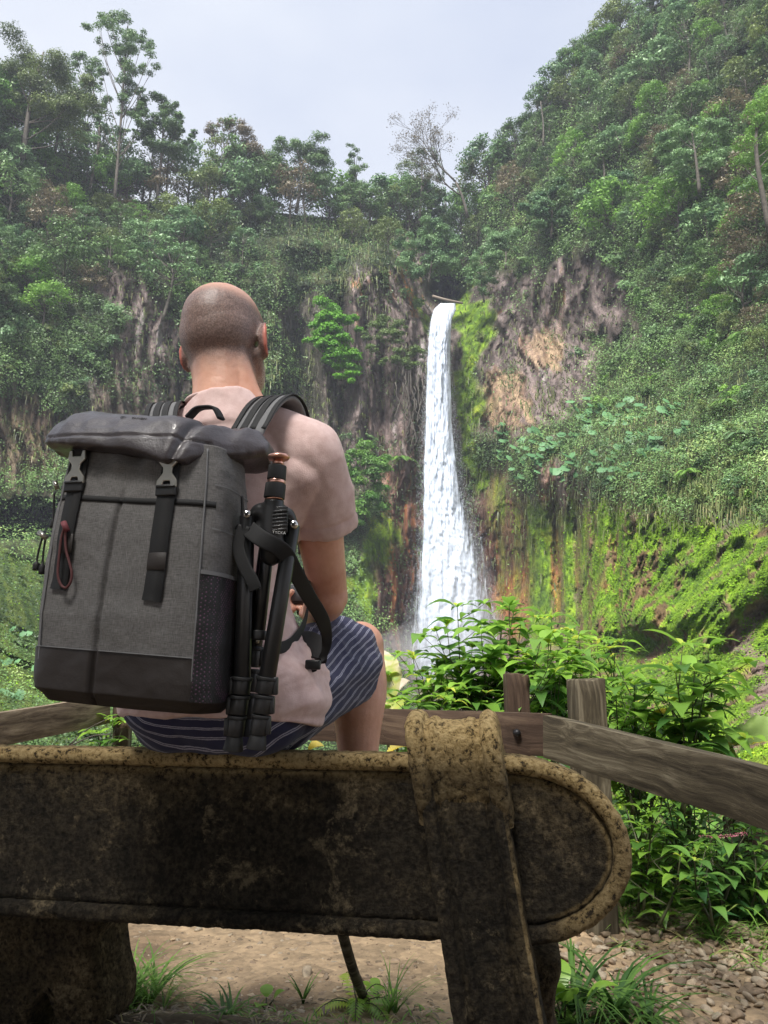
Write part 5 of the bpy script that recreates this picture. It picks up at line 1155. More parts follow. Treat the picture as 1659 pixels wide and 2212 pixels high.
shrub('leafy_shrub', 'isolated shrub over the sloping rail against the mossy face', stemset(1480, 1760, [(1460,1455),(1500,1450),(1545,1475),(1440,1500),(1520,1500),(1570,1510)], 3.2), GRP, .16, branch=.8, young=.97)
shrub('leafy_shrub', 'dense low leaves between the knee and the left fence post', stemset(1000, 1720, [(850,1530),(900,1520),(960,1510),(1010,1500),(1060,1490),(1120,1500)], 3.6), GRP, .13, leafy=.7, branch=1.2)
shrub('leafy_shrub', 'dense leaves filling the gap between the two fence posts', stemset(1190, 1720, [(1150,1500),(1190,1480),(1230,1500),(1130,1470),(1210,1460)], 3.5), GRP, .13, leafy=.7, branch=1.2)
shrub('leafy_shrub', 'dense leaves immediately right of the thick fence post', stemset(1360, 1760, [(1330,1500),(1370,1480),(1400,1550),(1350,1560),(1440,1580)], 3.3), GRP, .13, leafy=.7, branch=1.2)
# under and behind the sloping rail
GR2 = 'undergrowth shrubs under the sloping rail'
for (u0, tips, Y, lab, mt) in ((1400, [(1360,1670),(1385,1700),(1420,1690),(1350,1740),(1410,1760)], 3.15, 'bright leafy shrub right behind the rounded bench end', M_LEAF),
    (1470, [(1440,1720),(1480,1700),(1500,1740),(1460,1790)], 3.3, 'dark leafy shrub under the middle of the sloping rail', M_LEAFD),
    (1570, [(1530,1760),(1560,1740),(1600,1770),(1545,1810)], 3.1, 'green shrub beside the pink flower spike', M_LEAFD),
    (1650, [(1610,1790),(1650,1800),(1690,1780),(1630,1840)], 3.0, 'leafy shrub at the right edge below the rail', M_LEAF),
    (1420, [(1390,1800),(1440,1810),(1470,1850),(1400,1860)], 3.0, 'low shrub between bench end and gravel', M_LEAF),
    (1540, [(1500,1860),(1550,1850),(1590,1880),(1520,1900)], 3.0, 'low shrub at the far edge of the gravel', M_LEAFD),
    (1630, [(1600,1870),(1650,1880),(1690,1900)], 2.9, 'low shrub in the corner by the stump', M_LEAFD)):
    b = P(u0, 1930, Y); vb = 1930
    while P(u0, vb, Y).z > .0: vb += 5
    shrub('leafy_shrub', lab, stemset(u0, vb, tips, Y), GR2, .078, mt, leafy=.85, branch=1.2, step=.06)
shrub('leafy_shrub', 'small bright plant seen between the left rail and the bench', stemset(225, 1680, [(200,1560),(232,1550),(215,1585),(245,1570)], 3.9), None, .10, branch=.6)
# grass: blades as narrow leaves
def tuft(mb, p, n, L, w_, tint=.5, spread=.6, droop=.9):
    for _ in range(n):
        a = rng.uniform(0, 6.28); d = unit(np.array([math.cos(a)*spread, math.sin(a)*spread, 1.])); l = L*rng.uniform(.5, 1.2); t = np.linspace(0, 1, 6)
        h = unit(np.array([math.cos(a), math.sin(a), 0])); c = np.asarray(p)+np.outer(l*t, d)+np.outer(l*droop*.55*t**2.2, h)-np.outer(l*droop*.5*t**2.5, [0, 0, 1.])
        s = np.array([-math.sin(a), math.cos(a), 0]); ww = w_*(1-t**2)*.5+.0002
        V = np.stack([c-np.outer(ww, s), c+np.outer(ww, s)], 1).reshape(-1, 3); i = np.arange(5)*2
        mb.add(V, np.stack([i, i+1, i+3, i+2], -1), None, float(np.clip(tint+rng.normal(0, .2), 0, 1)))
def grass_thing(u, v, n, L, w_, label, tint=.5, spread=.6, droop=.9, k=1, rad=0):
    p = G(u, v); mb = MB()
    for _ in range(k): tuft(mb, (rng.normal(0, rad), rng.normal(0, rad*.5), 0), n, L, w_, tint, spread, droop)
    o = mb.build('grass_tuft', M_GR, None, True); o.location = p; tag(o, label, 'grass tuft'); return o
grass_thing(285, 2165, 26, .20, .006, 'grass tuft against the bench left leg', .6, .6, .9, 6, .05)
grass_thing(330, 2178, 12, .12, .005, 'short grass just right of the tuft at the left leg', .55, .9, .9, 3, .04)
grass_thing(470, 2205, 20, .12, .007, 'dark spreading grass tuft at the bottom under the bench', .25, 1.2, .9, 2, .02)
grass_thing(655, 2168, 14, .10, .007, 'small upright grass tuft in the middle of the path edge', .35, .4, .4)
grass_thing(845, 2190, 18, .16, .004, 'wiry grass tuft left of the bench post', .5, .6, .6, 2, .02)
grass_thing(1290, 2200, 40, .30, .011, 'tall dark strap-leaved grass behind the bench post', .15, .55, 1.1, 2, .03)
grass_thing(1370, 2215, 26, .20, .009, 'second strap-leaved grass clump near the bottom of the gravel', .2, .8, 1.1, 2, .03)
grass_thing(1240, 2225, 26, .12, .009, 'low broad-bladed grass at the foot of the bench post', .35, 1.2, 1.0, 2, .03)
grass_thing(1610, 1985, 26, .30, .010, 'long pale arching grass blades at the right edge', .75, .8, 1.2, 2, .04)
grass_thing(1400, 1950, 30, .12, .008, 'low grass tuft right of the bench end', .6, 1.0, .8, 4, .07)
# thin grassy growth around the gravel
mb = MB()
for _ in range(420):
    u = rng.uniform(1330, 1760); v = 1905+abs(rng.normal(0, 1))*55+(30 if u > 1500 else 0); p = G(u, v); tuft(mb, p, int(rng.integers(2, 7)), rng.uniform(.04, .12), .006, rng.uniform(.3, .9), 1.3, .8)
for _ in range(160):
    u = rng.uniform(200, 1100); v = rng.uniform(2175, 2260); p = G(u, v); tuft(mb, p, int(rng.integers(1, 5)), rng.uniform(.02, .06), .004, rng.uniform(.4, 1), 1.2, .8)
for _ in range(200):
    p = G(rng.uniform(1340, 1780), rng.uniform(1800, 1960)); tuft(mb, p, 6, rng.uniform(.15, .34), .007, rng.uniform(.3, .9), .6, .9)
for _ in range(900):
    x = rng.uniform(-3.5, 4.5); y = rng.uniform(3.6, 5.6)
    tuft(mb, (x, y, gz_at(x, y)), 5, rng.uniform(.08, .25), .008, rng.uniform(.2, .9), .9, .9)
tag(mb.build('grass', M_GR, None, True), 'thin grass and weeds along the path edges', None, None, 'stuff')
mb = MB()
for _ in range(1500):
    x = rng.uniform(-3.5, 4.5); y = rng.uniform(3.5, 6.2); z = gz_at(x, y); a = rng.uniform(0, 6.28)
    leaf(mb, (x, y, z+rng.uniform(.02, .3)), (math.cos(a), math.sin(a), rng.uniform(-.1, .6)), (0, 0, 1), rng.uniform(.07, .14), rng.uniform(.03, .05), rng.uniform(.1, .8), .8, n=5)
for _ in range(320):
    u = rng.uniform(1340, 1750); v = rng.uniform(1840, 1960); p = G(u, v); a = rng.uniform(0, 6.28)
    leaf(mb, (p.x, p.y, p.z+rng.uniform(.01, .14)), (math.cos(a), math.sin(a), rng.uniform(-.1, .6)), (0, 0, 1), rng.uniform(.05, .10), rng.uniform(.02, .035), rng.uniform(.2, .8), .8, n=5)
tag(mb.build('ground_cover', M_LEAFD, None, True), 'low leafy ground cover around the fence', None, None, 'stuff')
# dry litter on the bank under the bench
mb = MB()
for _ in range(700):
    u = rng.uniform(60, 620) if rng.uniform() < .75 else rng.uniform(620, 1500); v = rng.uniform(2165, 2280); p = G(u, v); a = rng.uniform(0, 6.28)
    leaf(mb, (p.x, p.y, p.z+rng.uniform(.002, .02)), (math.cos(a), math.sin(a), rng.uniform(-.1, .25)), (0, 0, 1), rng.uniform(.02, .06), rng.uniform(.003, .009), rng.uniform(0, 1), .3, n=4)
tag(mb.build('dry_litter', leaf_mat('dry_straw', (.06, .045, .03), (.32, .25, .17), trans=.1, objvar=0), None, True), 'dry straw and leaf litter on the bank', None, None, 'stuff')
# single broad leaves and small ferns
def broad(u, v, n, L, label, spread=.8, tint=.8, mat=M_LEAF, h=.06, W=.5, name='broad_leaved_plant'):
    p = G(u, v); mb, st = MB(), MB()
    for i in range(n):
        a = i/n*6.28+rng.uniform(-.4, .4); d = np.array([math.cos(a)*spread, math.sin(a)*spread, rng.uniform(.3, 1.2)]); b = unit(d)*h
        tube(st, [(0, 0, -.02), b*.5, b], [.004, .003, .002], 5); leaf(mb, b, d, (0, 0, 1), L*rng.uniform(.8, 1.15), L*W, np.clip(tint+rng.normal(0, .05), 0, .9), .6, .15, n=9)
    e = empty(name, p); mb.build('leaves', mat, e, True); st.build('stems', M_STEM, e, True); tag(e, label, 'plant')
broad(1218, 2215, 5, .13, 'bright broad-leaved plant beside the bench post', .35, .8, h=.08)
broad(575, 2180, 3, .05, 'seedling with round bright leaves at the bottom of the path', .9, .75, h=.03, W=.75)
broad(820, 2160, 4, .05, 'small seedling right of the stick', .9, .85, h=.03, W=.6)
cr, st = MB(), MB(); fronds(cr, st, 7, .16, .035, 1.3, 9, .75, .7)
e = empty('small_fern', G(772, 2178)); e.scale = (1, 1, 1); cr.build('fronds', M_LEAF, e); st.build('stems', M_STEM, e); tag(e, 'small bright fern in front of the stick', 'fern')
# large banana-like leaves
def big_blade(name, label, b, tip, W, tint_fn, mat, bow=.12, parent=None, sag=.1, roll=0.0, n=26, tear=.0):
    b, tip = np.array(b), np.array(tip); d = tip-b; L = np.linalg.norm(d); d = d/L
    s = unit(np.cross(d, [0, -.5, 1.])); s = unit(s+np.array([0, 0, roll])); nn = np.cross(s, d); m = 11
    t = np.linspace(0, 1, n); x = np.linspace(-1, 1, m); w_ = W*.5*np.sin(np.pi*np.clip(t, 0.015, .985)**.8)**.75*(1+.05*np.sin(t*23))
    T, X = np.meshgrid(t, x, indexing='ij')
    rib = .004*np.sin(T*90)*np.abs(X)
    V = b+np.einsum('ij,k->ijk', T*L, d)+np.einsum('ij,k->ijk', X*w_[:, None], s)+np.einsum('ij,k->ijk', bow*np.abs(X)*w_[:, None]*2+rib, nn)+np.einsum('ij,k->ijk', -sag*L*(T-.5)**2*4, np.array([0, 0, 1.]))
    V += .06*W*fbm(V*9, 2, 77)[..., None]*nn*np.abs(X)[..., None]
    idx = np.arange(n*m).reshape(n, m); q = np.stack([idx[:-1, :-1], idx[:-1, 1:], idx[1:, 1:], idx[1:, :-1]], -1).reshape(-1, 4)
    mb = MB(); mb.add(V.reshape(-1, 3), q, None, np.clip(tint_fn(T, X, V), 0, 1).ravel()); o = mb.build(name, mat, parent, True)
    if label: tag(o, label, 'leaf')
    return o
def blade_mat(name, cols):
    m, t, b = new_mat(name); a = N(t, 'ShaderNodeAttribute', attribute_name='tint'); r = N(t, 'ShaderNodeValToRGB'); e = r.color_ramp.elements
    e[0].position = cols[0][0]; e[0].color = (*cols[0][1], 1); e[1].position = cols[-1][0]; e[1].color = (*cols[-1][1], 1)
    for p_, c in cols[1:-1]: x = e.new(p_); x.color = (*c, 1)
    t.links.new(a.outputs['Fac'], r.inputs[0]); t.links.new(r.outputs[0], b.inputs['Base Color']); b.inputs['Roughness'].default_value = .5
    tr = N(t, 'ShaderNodeBsdfTranslucent'); t.links.new(r.outputs[0], tr.inputs[0]); ms_ = N(t, 'ShaderNodeMixShader', Fac=.3); t.links.new(b.outputs[0], ms_.inputs[1]); t.links.new(tr.outputs[0], ms_.inputs[2]); t.links.new(ms_.outputs[0], t.nodes['Material Output'].inputs[0])
    return m
M_BAN = blade_mat('banana_leaf', [(0, (.18, .30, .06)), (.55, (.30, .42, .12)), (.75, (.62, .50, .05)), (1, (.10, .05, .02))])
M_VAR = blade_mat('variegated_leaf', [(0, (.16, .34, .08)), (.45, (.36, .38, .08)), (.6, (.46, .42, .20)), (1, (.50, .46, .34))])
M_DRY = blade_mat('dry_leaf', [(0, (.34, .28, .19)), (1, (.55, .50, .40))])
big_blade('banana_leaf', 'striped grey-green banana leaf with torn yellow edge at the right edge', P(1568, 1610, 3.1), P(1760, 1590, 2.9), .24, lambda T, X, V: .45+.2*np.sin(T*120)*.2+.6*sstep(.35, .9, X)*(.5+.6*fbm(V*14, 2, 3)), M_BAN, .2, sag=-.05)
big_blade('banana_leaf', 'green pointed leaf under the striped banana leaf', P(1490, 1612, 3.2), P(1600, 1650, 3.0), .15, lambda T, X, V: .3+.2*np.abs(X)+0*T, M_BAN, .2)
big_blade('variegated_leaf', 'large cream and green variegated leaf beside the bare knee', P(846, 1500, 3.7), P(820, 1392, 3.8), .13, lambda T, X, V: .45+1.0*fbm(V*np.array([14, 14, 40]), 3, 5)+.35*np.abs(X)**3, M_VAR, .25, roll=.0)
big_blade('variegated_leaf', 'yellow-green leaf low beside the shin', P(832, 1560, 3.6), P(868, 1500, 3.7), .10, lambda T, X, V: .35+.8*fbm(V*20, 2, 8), M_VAR, .2)
big_blade('dry_leaf', 'long dry cream leaf lying in front of the waterfall foot', P(905, 1535, 4.1), P(985, 1468, 4.2), .13, lambda T, X, V: .5+.5*fbm(V*25, 2, 9), M_DRY, .3, sag=-.15)
big_blade('dry_leaf', 'small dry cream leaf behind the low shrub tips', P(850, 1500, 4.2), P(885, 1465, 4.2), .10, lambda T, X, V: .6+.4*fbm(V*25, 2, 9), M_DRY, .3)
for (a, b_, w_, lab) in (((665,1620,3.6),(700,1608,3.6),.06,'small yellow leaf low behind the bench left of the shin'), ((835,1625,3.5),(880,1608,3.5),.05,'yellow leaf low behind the bench right of the shin'), ((1410,1575,3.2),(1440,1525,3.2),.06,'yellowing leaf hanging in the shrub above the rail')):
    o = big_blade('yellow_leaf', lab, P(*a), P(*b_), w_, lambda T, X, V: .5+.5*fbm(V*25, 2, 9), M_YEL, .3)
def stalk(a, b, r=.006): mb = MB(); c = spline([a, (Vector(a)+Vector(b))/2+Vector((.02, .03, .04)), b], 12); tube(mb, c, np.linspace(r*1.6, r, 12), 7); return mb
for nm in ('variegated_leaf', 'banana_leaf', 'dry_leaf', 'yellow_leaf'):
    for o in [o for o in COL.objects if o.name.split('.')[0] == nm and o.type == 'MESH']:
        n_v = len(o.data.vertices); b_ = Vector(np.mean([o.data.vertices[i].co[:] for i in range(11)], axis=0)); g = Vector((b_.x+rng.normal(0, .05), b_.y+.05, gz_at(b_.x, b_.y+.05)-.05))
        s_ = stalk(g, b_).build('stalk', M_STEM, o, True)
# pink flower spike
mb, st = MB(), MB(); c = spline([P(1510, 1807, 2.9), P(1560, 1806, 2.85), P(1612, 1800, 2.8)], 40); tube(st, c, .002, 5)
for p in c:
    for _ in range(7):
        d = unit(rng.normal(0, 1, 3)); leaf(mb, p, d, (0, 0, 1), .008, .004, rng.uniform(0, 1), .2, n=3)
e = empty('flower_spike', (0, 0, 0)); mb.build('flowers', leaf_mat('pink_petals', (.45, .10, .18), (.65, .30, .35), trans=.3, objvar=0), e); st.build('stem', M_STEM, e); tag(e, 'thin pink flower spike in the bushes under the rail', 'flower')
# dead twigs by the left rail
mb = MB(); tube(mb, spline([P(150, 1610, 3.9), P(190, 1575, 3.9), P(232, 1553, 3.8)], 8), np.linspace(.005, .002, 8), 5); tube(mb, spline([P(150, 1612, 3.8), P(200, 1590, 3.8), P(240, 1586, 3.8)], 8), np.linspace(.004, .002, 8), 5)
tag(mb.build('dry_twig', BARK, None, True), 'dry twigs between the left rail and the bench', 'twig')
# ============================================================ the seated man
def W3(e, n, z): return np.array(B(e, n, z))
def ell(mb, c, r, M=None, nu=28, nv=18):
    th = np.linspace(0, np.pi, nv); ph = np.arange(nu)/nu*2*np.pi
    V = np.stack([np.outer(np.sin(th), np.cos(ph))*r[0], np.outer(np.sin(th), np.sin(ph))*r[1], np.outer(np.cos(th), np.ones(nu))*r[2]], -1)
    if M is not None: V = V@np.asarray(M)
    V = V+np.asarray(c); i = np.arange(nv-1)[:, None]*nu; j = np.arange(nu)[None]
    mb.add(V.reshape(-1, 3), np.stack([i+j, i+nu+j, i+nu+(j+1) % nu, i+(j+1) % nu], -1).reshape(-1, 4)); return mb
def limb(mb, pts, rad, ry=None, k=24, n=26, up=None, power=2.0, caps=True):
    """tapered limb with rounded ends through the joints"""
    p = spline(pts, n); m = len(pts); x = np.linspace(0, m-1, n); r = spline([(a,) for a in rad], n)[:, 0]; r2 = r if ry is None else spline([(a,) for a in ry], n)[:, 0]
    tube(mb, p, r, k, True, None, r2, up, power)
    if caps: ell(mb, p[0], (r[0], r[0], r[0])); ell(mb, p[-1], (r[-1], r[-1], r[-1]))
    return mb
FR = np.array([BE[:], (-BN)[:], [0, 0, 1]])     # body frame rows: right, forward, up
def remeshed(name, mb, voxel, smooth_it, mat, parent, post_=None, fac=.5):
    v, f, _ = mb.arrays(); tmp = mesh_np(name, v, f)
    m = tmp.modifiers.new('r', 'REMESH'); m.mode = 'VOXEL'; m.voxel_size = voxel; m.use_smooth_shade = True
    if smooth_it: s = tmp.modifiers.new('s', 'SMOOTH'); s.factor = fac; s.iterations = smooth_it
    bpy.context.view_layer.update(); dg = bpy.context.evaluated_depsgraph_get(); me = bpy.data.meshes.new_from_object(tmp.evaluated_get(dg))
    bpy.data.objects.remove(tmp); nv = len(me.vertices); co = np.zeros(nv*3, np.float32); me.vertices.foreach_get('co', co); co = co.reshape(-1, 3)
    no = np.zeros(nv*3, np.float32); me.vertices.foreach_get('normal', no); no = no.reshape(-1, 3)
    if post_:
        co2, attrs = post_(co.astype(float), no.astype(float)); me.vertices.foreach_set('co', co2.astype(np.float32).ravel())
        for k, a in attrs.items():
            at = me.attributes.new(k, 'FLOAT', 'POINT'); at.data.foreach_set('value', np.asarray(a, np.float32))
    me.materials.clear(); me.materials.append(mat); me.polygons.foreach_set('use_smooth', np.ones(len(me.polygons), dtype=bool)); me.update()
    o = bpy.data.objects.new(name, me); COL.objects.link(o)
    if parent: o.parent = parent; o.location = -parent.location
    return o
man = empty('person', W3(-.12, -.02, .747)); man.rotation_euler = (0, 0, 0)
tag(man, 'bald man in pink T-shirt and striped navy shorts sitting on the bench back', 'person')
HC = W3(-.153, -.030, 1.600); HS = 1.055
yaw = Matrix.Rotation(R(-9), 3, 'Z') @ Matrix.Rotation(R(-3), 3, 'Y')
HM = FR@np.array(yaw).T                          # rows: head right, forward, up
def hp(x, y, z): return HC+HS*np.array([x, y, z])@HM
sk = MB()
# head
ell(sk, hp(0, -.004, .018), (.0845, .104, .092), HM); ell(sk, hp(0, -.022, -.002), (.083, .084, .086), HM); ell(sk, hp(0, .030, .000), (.070, .068, .085), HM); ell(sk, hp(0, -.010, .030), (.083, .092, .082), HM); ell(sk, hp(0, -.008, .046), (.072, .080, .066), HM)
ell(sk, hp(0, -.035, -.045), (.060, .052, .050), HM)
ell(sk, hp(0, .038, -.055), (.060, .052, .060), HM); ell(sk, hp(0, .066, -.088), (.030, .026, .026), HM)
for s in (-1, 1): limb(sk, [hp(s*.066, .0, -.050), hp(s*.052, .035, -.082), hp(s*.02, .075, -.100)], (.018, .020, .018)); ell(sk, hp(s*.034, .080, -.012), (.020, .014, .018), HM)
limb(sk, [hp(0, .092, .018), hp(0, .104, -.008), hp(0, .113, -.026)], (.009, .011, .013)); ell(sk, hp(0, .107, -.031), (.018, .011, .009), HM)
limb(sk, [hp(-.045, .078, .028), hp(0, .092, .030), hp(.045, .078, .028)], (.010, .010, .010)); ell(sk, hp(0, .089, -.055), (.026, .012, .006), HM); ell(sk, hp(0, .088, -.064), (.022, .012, .006), HM)
# ears
for s in (-1, 1):
    t = np.linspace(0, 1, 16); a = R(118)-t*R(275)
    pts = [hp(s*(.083+.014*math.sin(min(1, k*1.1)*3.14)), .004-.020*math.cos(x)*-1*0-.018*math.cos(x)+.004, -.018+.034*math.sin(x)) for k, x in zip(t, a)]
    tube(sk, pts, np.interp(t, [0, .2, .8, 1], [.0035, .0048, .0052, .0062]), 10)
    ell(sk, hp(s*.086, .002, -.018), (.0075, .018, .028), HM); ell(sk, hp(s*.080, .006, -.046), (.008, .009, .012), HM)
# neck and trunk
limb(sk, [hp(0, -.018, -.03), W3(-.140, -.010, 1.48), W3(-.132, .0, 1.385)], (.066, .069, .078), (.064, .066, .07), n=14)
for s in (-1, 1): limb(sk, [hp(s*.040, -.030, -.045), W3(-.125+s*.045, .012, 1.45), W3(-.125+s*.085, .008, 1.385)], (.024, .028, .03))
limb(sk, [W3(-.12, -.02, .88), W3(-.12, -.01, 1.05), W3(-.12, -.005, 1.22), W3(-.12, -.01, 1.33)], (.110, .105, .130, .11), (.085, .088, .098, .075), up=tuple(-BN), caps=False)
ell(sk, W3(-.12, -.04, .86), (.135, .085, .09), FR)
RS, LS = W3(.055, .01, 1.305), W3(-.295, .01, 1.305)
for s_, q_ in ((1, RS), (-1, LS)): limb(sk, [W3(-.12, 0, 1.36), (q_+W3(-.12, 0, 1.36))/2+[0, 0, .0], q_], (.06, .06, .05))
RE = np.array(P(710, 1288, 1.66)); RW = np.array(P(676, 1332, 1.86)); LE = W3(-.36, -.165, 1.05); LW = np.array(P(585, 1330, 1.90))
def arm(S, E, Wr, side):
    d = unit(Wr-E); out = np.array([side*.004, 0, 0])
    limb(sk, [S, S*.66+E*.34, S*.33+E*.67, E+[0, 0, .01]], (.055, .051, .046, .040)); limb(sk, [E, E*.72+Wr*.28+[0, 0, -.004], E*.35+Wr*.65, Wr], (.042, .044, .035, .026), (.042, .042, .031, .022)); ell(sk, E+[0, -.008, -.012], (.036, .034, .034))
arm(RS, RE, RW, 1); arm(LS, LE, LW, -1)
# the camera rig they hold
CC = np.array(P(648, 1284, 1.955))
def hand(Wr, C, side):
    """palm at the rig's lower corner, four bent fingers closing under it, thumb on the back face"""
    tgt = C+np.array([side*.040, -.012, -.040]); d = unit(tgt-Wr); palm = Wr+d*.042
    ax = unit(np.cross(d, [0, 0, 1.])); up = np.cross(ax, d)
    ell(sk, Wr+d*.012, (.025, .030, .020)); M_ = np.array([ax, d, up])
    ell(sk, palm, (.038, .046, .0165), M_); ell(sk, palm+ax*side*-.015*0+up*.002, (.034, .036, .018), M_)
    for i, (off, l) in enumerate(((-.030, .070), (-.0105, .080), (.0095, .075), (.029, .060))):
        b = palm+ax*off+d*.036; f1 = b+d*l*.42+up*.004; f2 = f1+unit(d*.45-up*.25+np.array([-side*.55, .3, 0]))*l*.32; f3 = f2+unit(np.array([-side*.8, -.15, .25]))*l*.28
        limb(sk, [b, f1, f2, f3], (.0098, .0092, .0084, .0070), k=12, n=14)
    t0 = palm-ax*side*.030*(-1)+d*-.005; t1 = palm+np.array([-side*.012, .004, .030]); t2 = C+np.array([side*.036, -.024, -.010]); t3 = C+np.array([side*.018, -.024, .004])
    limb(sk, [palm+np.array([-side*.018, 0, .006]), t1, t2, t3], (.014, .0125, .0105, .0085), k=12, n=14)
hand(RW, CC, 1); hand(LW, CC, -1)
# legs
RH, LH = W3(-.035, -.05, .845), W3(-.205, -.05, .845); RK = np.array(P(777, 1395, 1.93)); LK = W3(-.40, -.40, .955)
RA = np.array([RK[0]-.002, RK[1]-.045, .60]); LA = W3(-.385, -.36, .60)
def leg(H, K, A, side):
    limb(sk, [H, H*.6+K*.4, H*.2+K*.8, K], (.085, .080, .068, .060)); ell(sk, K+[0, .012, .004], (.050, .052, .054))
    limb(sk, [K+[0, -.004, -.02], K*.7+A*.3+[0, -.022, 0], K*.4+A*.6+[0, -.010, 0], A], (.061, .071, .053, .038), (.060, .068, .052, .040)); ell(sk, A+[0, -.008, -.030], (.032, .038, .034))
    f = unit(np.array([side*.15+.10, 1, 0])); limb(sk, [A+[0, -.02, -.055], A+f*.08+[0, 0, -.055], A+f*.17+[0, 0, -.066]], (.030, .036, .024), (.026, .026, .015))
leg(RH, RK, RA, 1); leg(LH, LK, LA, -1)
def skin_post(co, no):
    h = (co-HC)@HM.T/HS; x, y, z = h[:, 0], h[:, 1], h[:, 2]
    inhead = (z > -.16)&(np.abs(x) < .12)&(np.abs(y) < .14)&(co[:, 2] > 1.42)
    ang = np.arctan2(y, -z*0+.0001)
    hairline = sstep(-.125, -.050, z+.10*np.clip(y, -.1, .02)+.01*fbm(co*60, 2, 3))*sstep(.075, .045, y-.35*z)*sstep(.0965, .0925, np.abs(x)+0*y)
    crown = sstep(.035, .075, z+.28*np.clip(y+.02, -1, .1)); hair = inhead*hairline*(1-.75*crown)
    beard = inhead*sstep(-.022, -.035, z)*sstep(.012, .03, y)*sstep(-.135, -.12, z)
    ear = inhead*sstep(.083, .089, np.abs(x))*(z > -.075)
    co = co+no*(.0006*fbm(co*90, 3, 4))[:, None]
    ch = co-no*0
    return ch, {'hair': hair, 'beard': beard, 'ear': ear}
def skin_mat():
    m, t, b = new_mat('sunburnt_skin'); co = N(t, 'ShaderNodeTexCoord')
    n = N(t, 'ShaderNodeTexNoise', Scale=14.0, Detail=5.0, Roughness=.6); nf = N(t, 'ShaderNodeTexNoise', Scale=300.0, Detail=3.0, Roughness=.8); nb = N(t, 'ShaderNodeTexNoise', Scale=160.0, Detail=4.0)
    for q in (n, nf, nb): t.links.new(co.outputs['Object'], q.inputs['Vector'])
    r = N(t, 'ShaderNodeValToRGB'); e = r.color_ramp.elements; e[0].position = .3; e[0].color = (.58, .29, .20, 1); e[1].position = .7; e[1].color = (.74, .43, .32, 1); t.links.new(n.outputs[0], r.inputs[0])
    def att(nm): a = N(t, 'ShaderNodeAttribute', attribute_name=nm); return a.outputs['Fac']
    def mixc(fac, c1, col, k):
        mu = N(t, 'ShaderNodeMath', operation='MULTIPLY'); t.links.new(fac, mu.inputs[0]); mu.inputs[1].default_value = k
        x = N(t, 'ShaderNodeMix', data_type='RGBA'); t.links.new(mu.outputs[0], x.inputs[0]); t.links.new(c1, x.inputs[6])
        if isinstance(col, tuple): x.inputs[7].default_value = (*col, 1)
        else: t.links.new(col, x.inputs[7])
        return x.outputs[2]
    c = mixc(att('ear'), r.outputs[0], (.55, .12, .09), .75)
    rs = N(t, 'ShaderNodeValToRGB'); e = rs.color_ramp.elements; e[0].position = .40; e[0].color = (.085, .070, .070, 1); e[1].position = .62; e[1].color = (.26, .195, .18, 1); t.links.new(nf.outputs[0], rs.inputs[0])
    c = mixc(att('hair'), c, rs.outputs[0], .88)
    rb = N(t, 'ShaderNodeValToRGB'); e = rb.color_ramp.elements; e[0].position = .42; e[0].color = (.30, .20, .16, 1); e[1].position = .6; e[1].color = (.62, .56, .52, 1); t.links.new(nf.outputs[0], rb.inputs[0])
    c = mixc(att('beard'), c, rb.outputs[0], .85)
    t.links.new(c, b.inputs['Base Color']); b.inputs['Roughness'].default_value = .48; b.inputs['Subsurface Weight'].default_value = .12; b.inputs['Subsurface Radius'].default_value = (.012, .004, .002); b.inputs['Specular IOR Level'].default_value = .42
    bp = N(t, 'ShaderNodeBump', Strength=.35, Distance=.0015); t.links.new(nb.outputs[0], bp.inputs['Height']); t.links.new(bp.outputs[0], b.inputs['Normal'])
    return m
M_SKIN = skin_mat()
remeshed('body', sk, .0040, 5, M_SKIN, man, skin_post)
for s in (-1, 1):
    mb = MB(); ell(mb, hp(s*.031, .086, .010), (.0125, .0125, .0125), HM, 20, 14); o = mb.build('eye', simple('eye_white', (.8, .78, .75), .2), None, True); local(o, man)
    mb = MB(); ell(mb, hp(s*.031, .0965, .010), (.0052, .0030, .0052), HM, 14, 10); o = mb.build('iris', simple('dark_iris', (.05, .07, .09), .15), None, True); local(o, man)
    mb = MB(); limb(mb, [hp(s*.016, .099, .030), hp(s*.034, .098, .037), hp(s*.052, .084, .031)], (.003, .004, .0025), k=8, n=10); local(mb.build('eyebrow', simple('brow_hair', (.20, .15, .11), .9), None, True), man)
# body hair on arms and legs
hb = MB()
for (A_, B_, r, n_) in ((RK, RA, .058, 900), (RE, RS*.5+RE*.5, .046, 150)):
    for _ in range(n_):
        t = rng.uniform(0, 1); c = A_*(1-t)+B_*t; ax = unit(B_-A_); q_ = unit(np.cross(ax, unit(rng.normal(0, 1, 3)))); p0 = c+q_*r*.93; d = unit(q_*.9+ax*rng.uniform(.2, .9)+rng.normal(0, .2, 3)); l = rng.uniform(.006, .013); sd_ = np.cross(d, q_)*.00022
        hb.add([p0-sd_, p0+sd_, p0+d*l+q_*.001], None, [[0, 1, 2]])
o = hb.build('body_hair', simple('fair_hair', (.45, .30, .20), .6), None); o['kind'] = 'stuff'; local(o, man)
